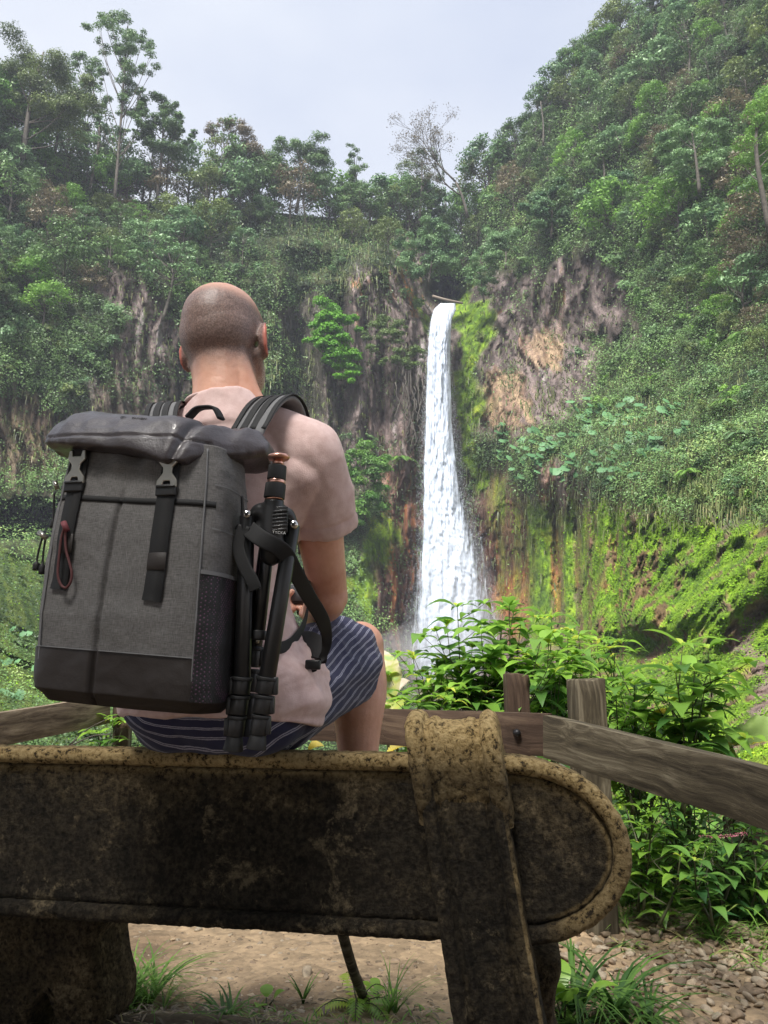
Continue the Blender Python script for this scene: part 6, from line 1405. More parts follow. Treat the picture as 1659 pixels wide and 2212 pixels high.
# ---- T-shirt
def shirt_post(co, no):
    b = (co-BOn)@BM.T; e, n, z = b[:, 0], b[:, 1], b[:, 2]
    # wrinkles: tension lines from shoulder and armpit, loose folds at the waist
    q = np.stack([e, n, z], -1)
    dsh = np.linalg.norm(q-np.array([.03, .02, 1.30]), axis=1); angs = np.arctan2(z-1.33, e-.02+.0001)
    w1 = np.sin(angs*15+2.5*fbm(q*6, 2, 1))*.0016*sstep(.02, .09, dsh)*sstep(.26, .12, dsh)*(n > -.05)
    w2 = ridged(np.stack([e*3+z*5, n*3, z*13-e*6], -1), 3, 5)*.008*sstep(1.10, .90, z)*sstep(.79, .84, z)
    w3 = ridged(np.stack([e*9, n*9, z*16+e*8], -1), 2, 9)*.0035*sstep(1.34, 1.38, z)
    w5 = ridged(np.stack([(e*.8+z*.5)*13, n*3, (z-e)*3], -1), 2, 31)*.0045*sstep(.16, .05, np.abs(z-1.20))*sstep(-.05, .03, e); w4 = w5+fbm(q*9, 3, 12)*.006+fbm(q*24, 2, 13)*.0015
    ridge_ = .004*np.exp(-((z-.818+.012*np.sin(e*9))/.006)**2)*(np.abs(e+.12) < .24)
    s_ = (co-RS)@unit(RE-RS); hem = np.exp(-((s_-.118)/.0045)**2)*.0032*(e > .02)
    w1 = ridged(np.stack([(e+.25*z)*11, n*9, (z+.6*e)*5], -1), 2, 37)*.0035*sstep(1.02, 1.12, z)*sstep(1.40, 1.33, z); d = w1+w2+w3+w4-ridge_*.5-hem
    co = co+no*d[:, None]
    return co, {'tint': d*0}
M_SHIRT = simple('pale_pink_jersey', (.64, .445, .415), .9, bump=(420, .45, .0015), var=(55, (.74, .55, .52), .35, .65), sheen=.15)
sh = MB()
limb(sh, [W3(-.12, -.02, .80), W3(-.118, -.025, .86), W3(-.12, -.01, .96), W3(-.12, 0, 1.06), W3(-.12, .0, 1.20), W3(-.12, .0, 1.32), W3(-.124, .006, 1.385)], (.196, .202, .150, .128, .152, .156, .105), (.150, .158, .142, .118, .122, .104, .085), up=tuple(-BN), n=40, k=48, caps=False, power=2.3)
ell(sh, W3(-.02, -.05, .885), (.095, .12, .08), FR); ell(sh, W3(.0, -.07, .87), (.08, .11, .065), FR)
limb(sh, [W3(-.126, .006, 1.36), W3(-.130, .002, 1.400), W3(-.136, -.002, 1.437)], (.125, .100, .079), (.092, .082, .076), up=tuple(-BN), n=10, k=36, caps=False)
for (S, E, s) in ((RS, RE, 1), (LS, LE, -1)):
    limb(sh, [W3(-.13, .004, 1.378), W3(-.12+s*.09, .006, 1.360), S+[0, 0, .012]], (.074, .068, .067), n=16); d = unit(E-S); o_ = np.array([s*.006, 0, -.004])
    sp_ = [S+[0, 0, .008], S+d*.07+o_, S+d*.115+o_, S+d*.142+o_]; tube(sh, spline(sp_, 20), np.linspace(.069, .072, 20), 36, True, None, np.linspace(.064, .060, 20)); ell(sh, S+[0, 0, .008], (.067, .065, .064)); limb(sh, [S+[-s*.02, 0, -.03], W3(-.12+s*.095, 0, 1.20)], (.060, .060), n=8)
remeshed('shirt', sh, .0045, 4, M_SHIRT, man, shirt_post)
# collar ring
mb = MB(); th = np.linspace(0, 2*np.pi, 49); pts = [W3(-.136+.0775*math.cos(a), -.002-.0745*math.sin(a), 1.434-.004*math.sin(a)) for a in th]; tube(mb, pts, .0045, 8, False); local(mb.build('collar', M_SHIRT, None, True), man)
# ---- shorts
AX = [RK+[0, -.03, -.01], RH, W3(-.12, -.03, .85), LH, LK+[0, -.03, -.01]]
def shorts_post(co, no):
    best = np.full(len(co), 1e9); ang = np.zeros(len(co)); rad = np.zeros(len(co))
    A = [np.asarray(a) for a in AX]; acc = None
    wsum = np.zeros(len(co)); vs = np.zeros((len(co), 2))
    for i, (a, b_) in enumerate(zip(A[:-1], A[1:])):
        ab = b_-a; t = np.clip(((co-a)@ab)/(ab@ab), 0, 1); c = a+t[:, None]*ab; r = co-c; d = np.linalg.norm(r, axis=1)
        ref = unit(ab-ab*np.array([0, 0, 1])*1.0*0); up = np.array([0, 0, 1.]); up = unit(up-ref*(up@ref)); sd_ = np.cross(ref, up)
        w_ = 1/(d**6+1e-9); vs += w_[:, None]*np.stack([r@up, r@sd_], -1)/(d[:, None]+1e-6); wsum += w_; k = d < best; best[k] = d[k]
    ang = np.arctan2(vs[:, 1], vs[:, 0]); q = co
    b = (co-BOn)@BM.T; f = np.clip(-b[:, 1]-.05, 0, 1); k_ = (b[:, 0] > -.12); ea = np.where(k_, -.035+.0*f, -.205-.40*f); za = .845+.30*f
    sd2 = np.where(k_, b[:, 0]-ea, ea-b[:, 0]); st_ = (b[:, 2]-za)-.75*np.log1p(np.exp(sd2*60))/60+.004*fbm(co*6, 2, 19)
    fold = ridged(np.stack([co[:, 0]*7, co[:, 1]*7, co[:, 2]*7], -1), 3, 15)*.005+fbm(co*22, 2, 16)*.0016
    side = np.sin(ang*7+3*fbm(co*5, 2, 17))*.003
    return co+no*(fold+side)[:, None], {'stripe': st_, 'alt': ang}
def shorts_mat():
    m, t, b = new_mat('striped_cotton'); a = N(t, 'ShaderNodeAttribute', attribute_name='stripe'); co = N(t, 'ShaderNodeTexCoord'); n = N(t, 'ShaderNodeTexNoise', Scale=16.0, Detail=3.0); t.links.new(co.outputs['Object'], n.inputs['Vector'])
    def M(op, x, y=None, z=None):
        q = N(t, 'ShaderNodeMath', operation=op)
        for i, v in enumerate((x, y, z)):
            if v is None: continue
            if isinstance(v, (int, float)): q.inputs[i].default_value = v
            else: t.links.new(v, q.inputs[i])
        return q.outputs[0]
    s = M('MULTIPLY_ADD', n.outputs[0], .010, a.outputs['Fac']); f = M('FRACT', M('MULTIPLY', s, 1/.0185))
    l1 = M('LESS_THAN', M('ABSOLUTE', M('SUBTRACT', f, .44)), .050); l2 = M('LESS_THAN', M('ABSOLUTE', M('SUBTRACT', f, .60)), .050)
    n2 = N(t, 'ShaderNodeTexNoise', Scale=300.0, Detail=2.0); t.links.new(co.outputs['Object'], n2.inputs['Vector'])
    l = M('MULTIPLY', M('MAXIMUM', l1, l2), M('MULTIPLY_ADD', n2.outputs[0], .9, .25))
    mx_ = N(t, 'ShaderNodeMix', data_type='RGBA'); t.links.new(l, mx_.inputs[0]); mx_.inputs[6].default_value = (.018, .020, .062, 1); mx_.inputs[7].default_value = (.42, .42, .52, 1); t.links.new(mx_.outputs[2], b.inputs['Base Color'])
    b.inputs['Roughness'].default_value = .85; b.inputs['Sheen Weight'].default_value = .10; bp = N(t, 'ShaderNodeBump', Strength=.25, Distance=.001); t.links.new(n2.outputs[0], bp.inputs['Height']); t.links.new(bp.outputs[0], b.inputs['Normal']); return m
M_SHORT = shorts_mat()
so_ = MB()
ell(so_, W3(-.12, -.005, .845), (.178, .125, .105), FR); ell(so_, W3(-.195, .0, .835), (.105, .118, .095), FR); ell(so_, W3(-.045, .0, .835), (.105, .118, .095), FR)
limb(so_, [W3(-.12, -.02, .84), W3(-.12, -.02, .90)], (.155, .155), (.105, .105), up=tuple(-BN), n=8, caps=False)
for (H, K, s) in ((RH, RK, 1), (LH, LK, -1)):
    E = H*.17+K*.83; limb(so_, [H, H*.65+K*.35+[0, 0, -.004], H*.3+K*.7+[s*.004, 0, -.012], E+[s*.006, .0, -.018]], (.112, .104, .092, .084), (.108, .108, .104, .098), up=(0, 0, 1), n=30, k=36, caps=False)
    ell(so_, H, (.11, .11, .10)); limb(so_, [K*.70+H*.30+[0, 0, -.03], K*.82+H*.18+[0, 0, -.052]], (.075, .066), n=8)
remeshed('shorts', so_, .0045, 4, M_SHORT, man, shorts_post)
# shoes
for (A, side) in ((RA, 1), (LA, -1)):
    f = unit(np.array([side*.15+.10, 1, 0])); mb = MB(); limb(mb, [A+[0, -.035, -.052], A+f*.07+[0, 0, -.050], A+f*.15+[0, 0, -.060], A+f*.20+[0, 0, -.066]], (.038, .042, .042, .030), (.034, .036, .026, .018), up=(0, 0, 1)); limb(mb, [A+[0, -.004, -.05], A+[0, -.004, -.018]], (.040, .040), n=6, caps=False)
    remeshed('shoe', mb, .005, 3, simple('grey_trainer', (.08, .08, .085), .7), man)
# ---- camera rig in his hands
rig = empty('camera', CC); tag(rig, 'small black camera with a lit rear screen held in both hands of the man', 'camera')
M_BLK = simple('black_plastic', (.018, .018, .019), .38, bump=(300, .2, .0008)); M_BLK2 = simple('black_rubber', (.012, .012, .013), .6, bump=(120, .3, .001))
mb = MB(); box(mb, (0, 0, 0), (.086, .034, .052)); rb_ = bevel(mb.build('body', M_BLK, rig), .006, 3)
mb = MB(); box(mb, (0, -.018, .001), (.058, .003, .038)); bevel(mb.build('screen', simple('screen_glass', (.10, .11, .12), .12), rb_), .001, 1)
mb = MB(); box(mb, (.028, .004, .036), (.026, .022, .020)); bevel(mb.build('microphone', M_BLK, rig), .004, 2)
mb = MB(); tube(mb, [(.030, .004, .045), (.030, .004, .082)], .0012, 6); mb.build('antenna', simple('brass', (.55, .40, .18), .3, 1.0), rig)
mb = MB(); tube(mb, [(0, .016, 0), (0, .034, 0)], [.019, .018], 24); mb.build('lens', M_BLK, rb_, True)
mb = MB(); box(mb, (.006, 0, -.033), (.03, .02, .014)); 
for x in (-.004, .006, .016): box(mb, (x, 0, -.045), (.0035, .018, .014))
bevel(mb.build('mount', M_BLK2, rig), .001, 1)
# ============================================================ backpack
PK = empty('backpack', W3(-.172, .232, .850)); tag(PK, 'grey fabric backpack with dark leather roll top worn by the man', 'backpack')
PK.rotation_euler = (R(-1.5), R(1.2), math.atan2(BE.y, BE.x)-R(4.0))
bpy.context.view_layer.update()
BW, BD, BH = .318, .165, .420          # width, depth, height; local x right, y to the wearer, z up
def bag_pt(a, t, off=0.0):
    """a = angle round the bag (0 = right side, -90 deg = rear face), t = 0..1 height"""
    a = np.asarray(a, float); t = np.asarray(t, float)
    w_ = BW/2*np.interp(t, [0, .02, .08, .3, .6, .85, 1], [.90, .97, 1.0, 1.015, 1.0, .965, .92]); d = BD/2*np.interp(t, [0, .02, .08, .3, .6, .85, 1], [.86, .97, 1.0, 1.07, 1.04, .93, .84])
    c, s = np.cos(a), np.sin(a); p_ = 4.6; k = (np.abs(c)**p_+np.abs(s)**p_)**(-1/p_)
    x = c*k*(w_+off); y = s*k*(d+off); z = t*BH+0*a; return x, y, z
def bag_detail(x, y, z):
    q = np.stack([x, y, z], -1); rear = sstep(.2, .75, -y/(BD/2)); side = sstep(.85, 1.0, np.abs(x)/(BW/2))
    d = fbm(q*11, 3, 401)*.0045+fbm(q*32, 3, 402)*.0012
    cx = -.012-.055*(.33-z); d = d-.010*np.exp(-((x-cx)/.0045)**2)*rear*sstep(.345, .30, z)+.0035*np.exp(-((x-cx)/.028)**2)*rear*sstep(.345, .28, z)   # centre pleat
    d = d+.010*np.exp(-((x+.025)/.020)**2-((z-.385)/.018)**2)*rear-.010*np.exp(-((x-.005)/.016)**2-((z-.398)/.016)**2)*rear+.007*np.exp(-((x-.03)/.020)**2-((z-.385)/.018)**2)*rear
    d = d+ridged(np.stack([x*8, y*10+z*8, z*14], -1), 2, 405)*.006*side*sstep(.28, .36, z)*(x > 0)
    return d
def shear(V): V = V.copy(); V[:, 2] -= .055*V[:, 0]; return V
def bag_shell(t0, t1, off, nt_, na, a0=0, a1=2*math.pi, closed=True):
    t = np.linspace(t0, t1, nt_)[:, None]+np.zeros((1, na)); a = np.linspace(a0, a1, na, endpoint=not closed)[None]+np.zeros((nt_, 1))
    x, y, z = bag_pt(a, t, off); d = bag_detail(x, y, z); r = unit(np.stack([x/(BW/2), y/(BD/2)], -1)*np.abs(np.stack([x/(BW/2), y/(BD/2)], -1))**2.6+1e-9)
    x2 = x+r[..., 0]*d; y2 = y+r[..., 1]*d; V = np.stack([x2, y2, z], -1).reshape(-1, 3); idx = np.arange(nt_*na).reshape(nt_, na)
    j = np.roll(idx, -1, 1) if closed else None
    q = np.stack([idx[:-1], j[:-1], j[1:], idx[1:]], -1).reshape(-1, 4) if closed else np.stack([idx[:-1, :-1], idx[:-1, 1:], idx[1:, 1:], idx[1:, :-1]], -1).reshape(-1, 4)
    return V, q, idx
def fabric(name, c1, c2, sc=1500):
    m, t, b = new_mat(name); co = N(t, 'ShaderNodeTexCoord'); 
    mp1 = N(t, 'ShaderNodeMapping'); mp1.inputs['Scale'].default_value = (1, 1, .06); mp2 = N(t, 'ShaderNodeMapping'); mp2.inputs['Scale'].default_value = (.06, .06, 1)
    n1 = N(t, 'ShaderNodeTexNoise', Scale=sc, Detail=2.0); n2 = N(t, 'ShaderNodeTexNoise', Scale=sc, Detail=2.0); n3 = N(t, 'ShaderNodeTexNoise', Scale=10.0, Detail=4.0)
    t.links.new(co.outputs['Object'], mp1.inputs[0]); t.links.new(co.outputs['Object'], mp2.inputs[0]); t.links.new(mp1.outputs[0], n1.inputs['Vector']); t.links.new(mp2.outputs[0], n2.inputs['Vector']); t.links.new(co.outputs['Object'], n3.inputs['Vector'])
    a = N(t, 'ShaderNodeMath', operation='ADD'); t.links.new(n1.outputs[0], a.inputs[0]); t.links.new(n2.outputs[0], a.inputs[1])
    a2 = N(t, 'ShaderNodeMath', operation='MULTIPLY_ADD'); t.links.new(n3.outputs[0], a2.inputs[0]); a2.inputs[1].default_value = .3; t.links.new(a.outputs[0], a2.inputs[2])
    r = N(t, 'ShaderNodeMapRange'); t.links.new(a2.outputs[0], r.inputs[0]); r.inputs[1].default_value = .9; r.inputs[2].default_value = 1.4
    mx_ = N(t, 'ShaderNodeMix', data_type='RGBA'); t.links.new(r.outputs[0], mx_.inputs[0]); mx_.inputs[6].default_value = (*c1, 1); mx_.inputs[7].default_value = (*c2, 1); t.links.new(mx_.outputs[2], b.inputs['Base Color'])
    b.inputs['Roughness'].default_value = .8; bp = N(t, 'ShaderNodeBump', Strength=.3, Distance=.0008); t.links.new(a.outputs[0], bp.inputs['Height']); t.links.new(bp.outputs[0], b.inputs['Normal']); return m
M_FAB = fabric('grey_melange_canvas', (.082, .078, .076), (.185, .178, .176)); M_LEA = simple('dark_brown_leather', (.056, .046, .052), .40, bump=(330, .6, .0016), spec=.6, coat=.25); M_BASE = simple('matt_dark_leather', (.024, .018, .016), .55, bump=(300, .3, .001))
M_WEB = simple('black_webbing', (.010, .010, .011), .75, bump=(500, .4, .0008)); M_MET = simple('worn_gunmetal', (.42, .39, .34), .3, 1.0, bump=(80, .2, .0008)); M_COP = simple('copper_anodised', (.75, .42, .33), .28, 1.0); M_TRI = simple('black_tripod_tube', (.012, .012, .013), .30); M_PIPE = simple('grey_piping', (.16, .16, .165), .6)
V, q, idx = bag_shell(0, 1, 0, 190, 420)
mb = MB(); Vb = np.concatenate([V, [[0, 0, -.004], [0, 0, BH+.004]]]); c0, c1 = len(V), len(V)+1; r0, r1 = idx[0], idx[-1]
mb.add(shear(Vb), q, np.concatenate([np.stack([np.full(len(r0), c0), np.roll(r0, -1), r0], -1), np.stack([np.full(len(r1), c1), r1, np.roll(r1, -1)], -1)])); mb.build('main_body', M_FAB, PK, True)
V, q, idx = bag_shell(-.0, .175, .0022, 46, 420)
mb = MB(); top = V[idx[-1]].copy(); top[:, :2] *= .985; low = V[idx[0]].copy(); low[:, :2] *= .93; low[:, 2] -= .010; n_ = len(V); m_ = len(top)
VV = np.concatenate([V, top, low, [[0, 0, -.016]]]); j = np.arange(m_); jn = (j+1) % m_
mb.add(shear(VV), np.concatenate([q, np.stack([idx[-1], idx[-1][jn], n_+jn, n_+j], -1), np.stack([n_+m_+j, n_+m_+jn, idx[0][jn], idx[0]], -1)]), np.stack([np.full(m_, n_+2*m_), n_+m_+jn, n_+m_+j], -1)); mb.build('base_panel', M_BASE, PK, True)
def surf(x, z, off=0.0):
    """point on the rear face at local x, height z"""
    a = -np.arccos(np.clip(0, -1, 1)); x = np.asarray(x, float); z = np.asarray(z, float); t = z/BH
    w_ = BW/2*np.interp(t, [0, .02, .08, .3, .6, .85, 1], [.90, .97, 1.0, 1.015, 1.0, .965, .92]); d = BD/2*np.interp(t, [0, .02, .08, .3, .6, .85, 1], [.86, .97, 1.0, 1.07, 1.04, .93, .84])
    y = -d*np.clip(1-np.abs(x/w_)**4.6, 0, 1)**(1/4.6); dd = bag_detail(x, y, z); return np.stack([x+0*z, y-dd-off, z-.055*x], -1)
def strip(name, path, w_, mat, off=.003, th=.0018, n=60, follow=True, parent=None):
    """band of webbing lying on the rear face along (x, z) points"""
    p = spline([(*a, 0) for a in path], n); T = unit(np.gradient(p[:, :2], axis=0)); Nn = np.stack([-T[:, 1], T[:, 0]], -1); mb = MB(); L = []
    for k, (s, o_) in enumerate(((-.5, 0), (-.5, th), (.5, th), (.5, 0))):
        c = p[:, :2]+Nn*w_*s; L.append(surf(c[:, 0], c[:, 1], off+o_) if follow else None)
    mid_y = np.minimum.reduce([l[:, 1] for l in L[:1]+L[3:]])
    V = np.stack(L, 1).reshape(-1, 3); i = np.arange(n-1)[:, None]*4; j = np.arange(4)[None]; q = np.stack([i+j, i+4+j, i+4+(j+1) % 4, i+(j+1) % 4], -1).reshape(-1, 4)
    mb.add(V, q); return mb.build(name, mat, parent or PK, False)
strip('zip', [(-.146, .322), (-.04, .318), (.04, .3165), (.147, .318)], .0100, M_WEB, .0004, .0010)
strip('seam_piping', [(-.145, .0735), (-.06, .0735), (-.0265, .0735)], .0016, M_PIPE, .0026, .0016); strip('seam_piping', [(-.016, .0735), (.05, .0735), (.145, .0735)], .0016, M_PIPE, .0026, .0016)
for (x, zt, zb, zk) in ((-.105, .425, .165, .372), (.068, .425, .155, .368)):
    s = strip('compression_strap', [(x+.004, zt), (x+.003, .34), (x, zb+.04), (x-.003, zb)], .031, M_WEB, .003, .0022)
    # metal hook in the shape of a cross-pattee, and its plastic ladder lock
    out = [(-.0145,.026),(-.016,.012),(-.008,.004),(-.0075,-.004),(-.017,-.016),(-.0175,-.026),(-.008,-.026),(-.0055,-.017),(.0055,-.017),(.008,-.026),(.0175,-.026),(.017,-.016),(.0075,-.004),(.008,.004),(.016,.012),(.0145,.026),(.009,.026),(.007,.017),(-.007,.017),(-.009,.026)]
    bm = bmesh.new(); base = surf(np.array([x+.003]), np.array([zk]), .009)[0]
    f = bm.faces.new([bm.verts.new((base[0]+a*1.05, base[1], base[2]+b*1.1)) for a, b in out]); r_ = bmesh.ops.extrude_face_region(bm, geom=[f]); bmesh.ops.translate(bm, vec=(0, -.0045, 0), verts=[v for v in r_['geom'] if isinstance(v, bmesh.types.BMVert)]); bmesh.ops.recalc_face_normals(bm, faces=bm.faces[:])
    me = bpy.data.meshes.new('metal_hook'); bm.to_mesh(me); bm.free(); me.materials.append(M_MET); o = bpy.data.objects.new('metal_hook', me); link(o, s); bevel(o, .0014, 3, 30)
    mb = MB(); box(mb, base+[-.001, .001, -.033], (.036, .011, .020)); box(mb, base+[-.001, -.004, -.027], (.034, .006, .005)); bevel(mb.build('buckle', M_BLK, s), .003, 3)
    mb = MB(); box(mb, base+[0, .002, .024], (.031, .007, .016)); bevel(mb.build('strap_loop', M_WEB, s), .003, 2)
    if x > 0:
        c = surf(np.array([x]), np.array([.218]), .006)[0]; mb = MB(); box(mb, c, (.0325, .002, .028)); bevel(mb.build('leather_patch', M_BASE, s), .0008, 1)
    else:
        c = surf(np.array([x+.006]), np.array([.240]), .007)[0]; mb = MB(); box(mb, c, (.026, .002, .032)); bevel(mb.build('leather_patch', M_BASE, s), .0008, 1)
# red-brown cord loop
def onbag(u, v, off=0.0):
    """local point where the view ray meets the plane of the rear face"""
    Mi = PK.matrix_world.inverted(); o_ = Mi @ Vector((0, 0, EYE)); d = (Mi @ P(u, v, 1.0))-o_; yy = -BD/2-.008-off; t = (yy-o_.y)/d.y; return np.array(o_+d*t)
mb = MB(); tube(mb, spline([onbag(*a, .006) for a in ((141,1135),(133,1160),(128,1200),(125,1240),(131,1262),(142,1270),(152,1258),(155,1238),(150,1215),(143,1190),(141,1160),(143,1137))], 50), .0022, 8); mb.build('cord_loop', simple('dark_red_cord', (.10, .03, .03), .7, bump=(700, .6, .001)), PK, True)
mb = MB(); tube(mb, [onbag(137,1128,.007), onbag(145,1147,.007)], .005, 8); mb.build('cord_knot', simple('red_thread', (.20, .05, .06), .7), PK, True)
# zip pullers on the left side
for pts, w_ in ((((93,1158),(86,1180),(80,1208),(78,1232)), .006), (((99,1160),(94,1190),(92,1212),(90,1240)), .0055), (((118,1062),(116,1090),(115,1118),(112,1140)), .004)):
    c = spline([onbag(*a, -.035) for a in pts], 16); mb = MB(); tube(mb, c, np.where(np.arange(16) > 11, w_, .0018), 8); mb.build('zip_puller', M_BLK2, PK, True)
mb = MB(); tube(mb, [onbag(84,1150,-.03), onbag(100,1162,-.03)], .0045, 8); tube(mb, [onbag(118,1040,-.03), onbag(124,1055,-.03)], .004, 8); mb.build('zip_slider', M_MET, PK, True)
# roll top
rt = MB()
def rt_limb(pts, ra, rb, n=30, p=2.3): tube(rt, spline(pts, n), spline([(a,) for a in ra], n)[:, 0], 32, True, None, spline([(a,) for a in rb], n)[:, 0], (0, 0, 1), p)
OB = lambda u, v, dy=0: onbag(u, v, -dy)
RX = [-.186, -.170, -.132, -.07, .02, .085, .110, .135, .165, .192]
RLY = [.030, .006, -.010, -.016, -.018, -.016, .010, .045, .080, .105]; RLZ = [-.004, -.014, -.020, -.024, -.034, -.052, -.036, -.022, -.012, .004]
RTZ = [.008, .028, .052, .048, .042, .036, .034, .040, .044, .022]; RBY = [.060, .120, .165, .170, .170, .170, .170, .170, .168, .150]; RHZ = [.006, .046, .076, .060, .042, .040, .044, .052, .050, .016]
nx_, ns_ = 150, 96; xs_ = np.linspace(RX[0], RX[-1], nx_); ip = lambda t: spline([(a,) for a in np.interp(np.linspace(RX[0], RX[-1], 24), RX, t)], nx_)[:, 0]
ly, lz, tz_, by, hz_ = ip(RLY), ip(RLZ), ip(RTZ), ip(RBY), ip(RHZ); Vr = []
for i in range(nx_):
    d_ = by[i]-ly[i]
    c = [(ly[i]+.004, lz[i]-.004), (ly[i]-.004, lz[i]+.004), (ly[i]+.10*d_, tz_[i]*.60), (ly[i]+.30*d_, tz_[i]), (ly[i]+.48*d_, tz_[i]*.92), (ly[i]+.66*d_, hz_[i]), (ly[i]+.88*d_, hz_[i]*.9), (by[i], hz_[i]*.2), (ly[i]+.85*d_, -.020+lz[i]*.2), (ly[i]+.35*d_, lz[i]*.7-.008), (ly[i]+.10*d_, lz[i]-.006)]
    pc = spline(c+[c[0]], ns_+1)[:-1]; Vr.append(np.stack([np.full(ns_, xs_[i]), -BD/2+pc[:, 0], BH+.012+pc[:, 1]-.055*xs_[i]], -1))
Vr = np.array(Vr); idr = np.arange(nx_*ns_).reshape(nx_, ns_); jr = np.roll(idr, -1, 1); j = np.arange(1, ns_-1)
rt.add(Vr.reshape(-1, 3), np.stack([idr[:-1], jr[:-1], jr[1:], idr[1:]], -1).reshape(-1, 4), np.concatenate([np.stack([idr[0][0*j], idr[0][j+1], idr[0][j]], -1), np.stack([idr[-1][0*j], idr[-1][j], idr[-1][j+1]], -1)]))
def roll_post(co, no):
    d = fbm(co*16, 3, 421)*.004+ridged(np.stack([co[:, 0]*9, co[:, 1]*12, co[:, 2]*22], -1), 2, 425)*.0028
    x0 = onbag(392, 946)[0]; d = d-.008*np.exp(-((co[:, 0]-x0-.25*(co[:, 2]-onbag(392, 946)[2]))/.007)**2)*(co[:, 1] < .02)
    z0 = BH+.012-.017-.055*co[:, 0]; d = d-.004*np.exp(-((co[:, 2]-z0-.008)/.0022)**2)*(co[:, 1] < -.05)
    d = d-.006*np.exp(-((co[:, 0]-.14)/.012)**2-((co[:, 2]-.455)/.02)**2)
    return co+no*d[:, None], {'tint': d}
o = remeshed('roll_top', rt, .0034, 3, M_LEA, None, roll_post); o.parent = PK
# embossed maker's word and emblem on the roll top
dg = bpy.context.evaluated_depsgraph_get()
bpy.context.view_layer.update()
from mathutils.bvhtree import BVHTree
bv = BVHTree.FromPolygons([v.co[:] for v in o.data.vertices], [p.vertices[:] for p in o.data.polygons])
Mi = PK.matrix_world.inverted(); oc = Mi @ Vector((0, 0, EYE))
def on_roll(u, v):
    d = ((Mi @ P(u, v, 1.0))-oc).normalized(); h = bv.ray_cast(oc, d); return (h[0]-d*.0006, h[1]) if h[0] else (None, None)
def text_mesh(txt, size, mat, name, org, xax, yax, parent, ext=.0004, conv=None):
    fc = bpy.data.curves.new(name, 'FONT'); fc.body = txt; fc.size = size; fc.extrude = ext; fc.space_character = 1.15; fc.align_x = 'CENTER'; fc.align_y = 'CENTER'
    t_ = bpy.data.objects.new(name, fc); COL.objects.link(t_); bpy.context.view_layer.update(); me = bpy.data.meshes.new_from_object(t_.evaluated_get(bpy.context.evaluated_depsgraph_get())); bpy.data.objects.remove(t_)
    me.materials.clear(); me.materials.append(mat); ob = bpy.data.objects.new(name, me); link(ob, parent); x = Vector(xax).normalized(); z = x.cross(Vector(yax)).normalized(); y = z.cross(x)
    ob.matrix_local = Matrix.Translation(Vector(org)) @ Matrix((x, y, z)).transposed().to_4x4(); return ob
M_EMB = simple('pressed_leather', (.014, .010, .012), .5)
a_, _ = on_roll(276, 903); b_, _ = on_roll(322, 905); c_, nn_ = on_roll(300, 904); dn_, _ = on_roll(300, 912)
if a_ and b_ and c_ and dn_:
    text_mesh('TARION', .0068, M_EMB, 'embossed_word', c_, b_-a_, c_-dn_, PK)
    e_, _ = on_roll(266, 902)
    if e_:
        mb = MB(); x = (b_-a_).normalized(); y = (c_-dn_).normalized(); th = np.linspace(0, 2*np.pi, 25); tube(mb, [e_+x*math.cos(t)*.0055+y*math.sin(t)*.0035 for t in th], .0005, 6); tube(mb, [e_-x*.003, e_+x*.002+y*.0015], .0005, 6); mb.build('embossed_emblem', M_EMB, PK)
# top handle and shoulder straps
mb = MB(); 
def ribbon(mb, pts, w_, th, wdir, n=40, taper=None):
    p = spline(pts, n); T = unit(np.gradient(p, axis=0)); wd = np.asarray(wdir, float); wd = np.broadcast_to(wd, p.shape) if wd.ndim == 1 else spline(wd, n); wd = unit(wd-T*(wd*T).sum(-1, keepdims=True)); nn = np.cross(T, wd); k = 12; a = np.arange(k)/k*2*np.pi
    c, s = np.sign(np.cos(a))*np.abs(np.cos(a))**.5, np.sign(np.sin(a))*np.abs(np.sin(a))**.5; ww = w_/2*(np.ones(n) if taper is None else np.interp(np.linspace(0, 1, n), *taper))
    V = p[:, None]+wd[:, None]*(ww[:, None]*c)[..., None]+nn[:, None]*(th/2*s)[None, :, None]; V = V.reshape(-1, 3); i = np.arange(n-1)[:, None]*k; j = np.arange(k)[None]
    q = np.stack([i+j, i+k+j, i+k+(j+1) % k, i+(j+1) % k], -1).reshape(-1, 4); j = np.arange(1, k-1); t_ = np.concatenate([np.stack([0*j, j, j+1], -1), np.stack([(n-1)*k+0*j, (n-1)*k+j+1, (n-1)*k+j], -1)]); mb.add(V, q, t_)
def wl(*p): return Mi @ Vector(p)
hpnt = [P(405, 905, 1.30), P(425, 885, 1.30), P(445, 880, 1.30), P(465, 883, 1.30), P(478, 905, 1.30)]
ribbon(mb, [Mi @ p for p in hpnt], .026, .006, (0, 1, .2)); mb.build('handle', M_WEB, PK, True)
M_PAD = simple('grey_strap_pad', (.17, .17, .175), .75, bump=(500, .3, .001))
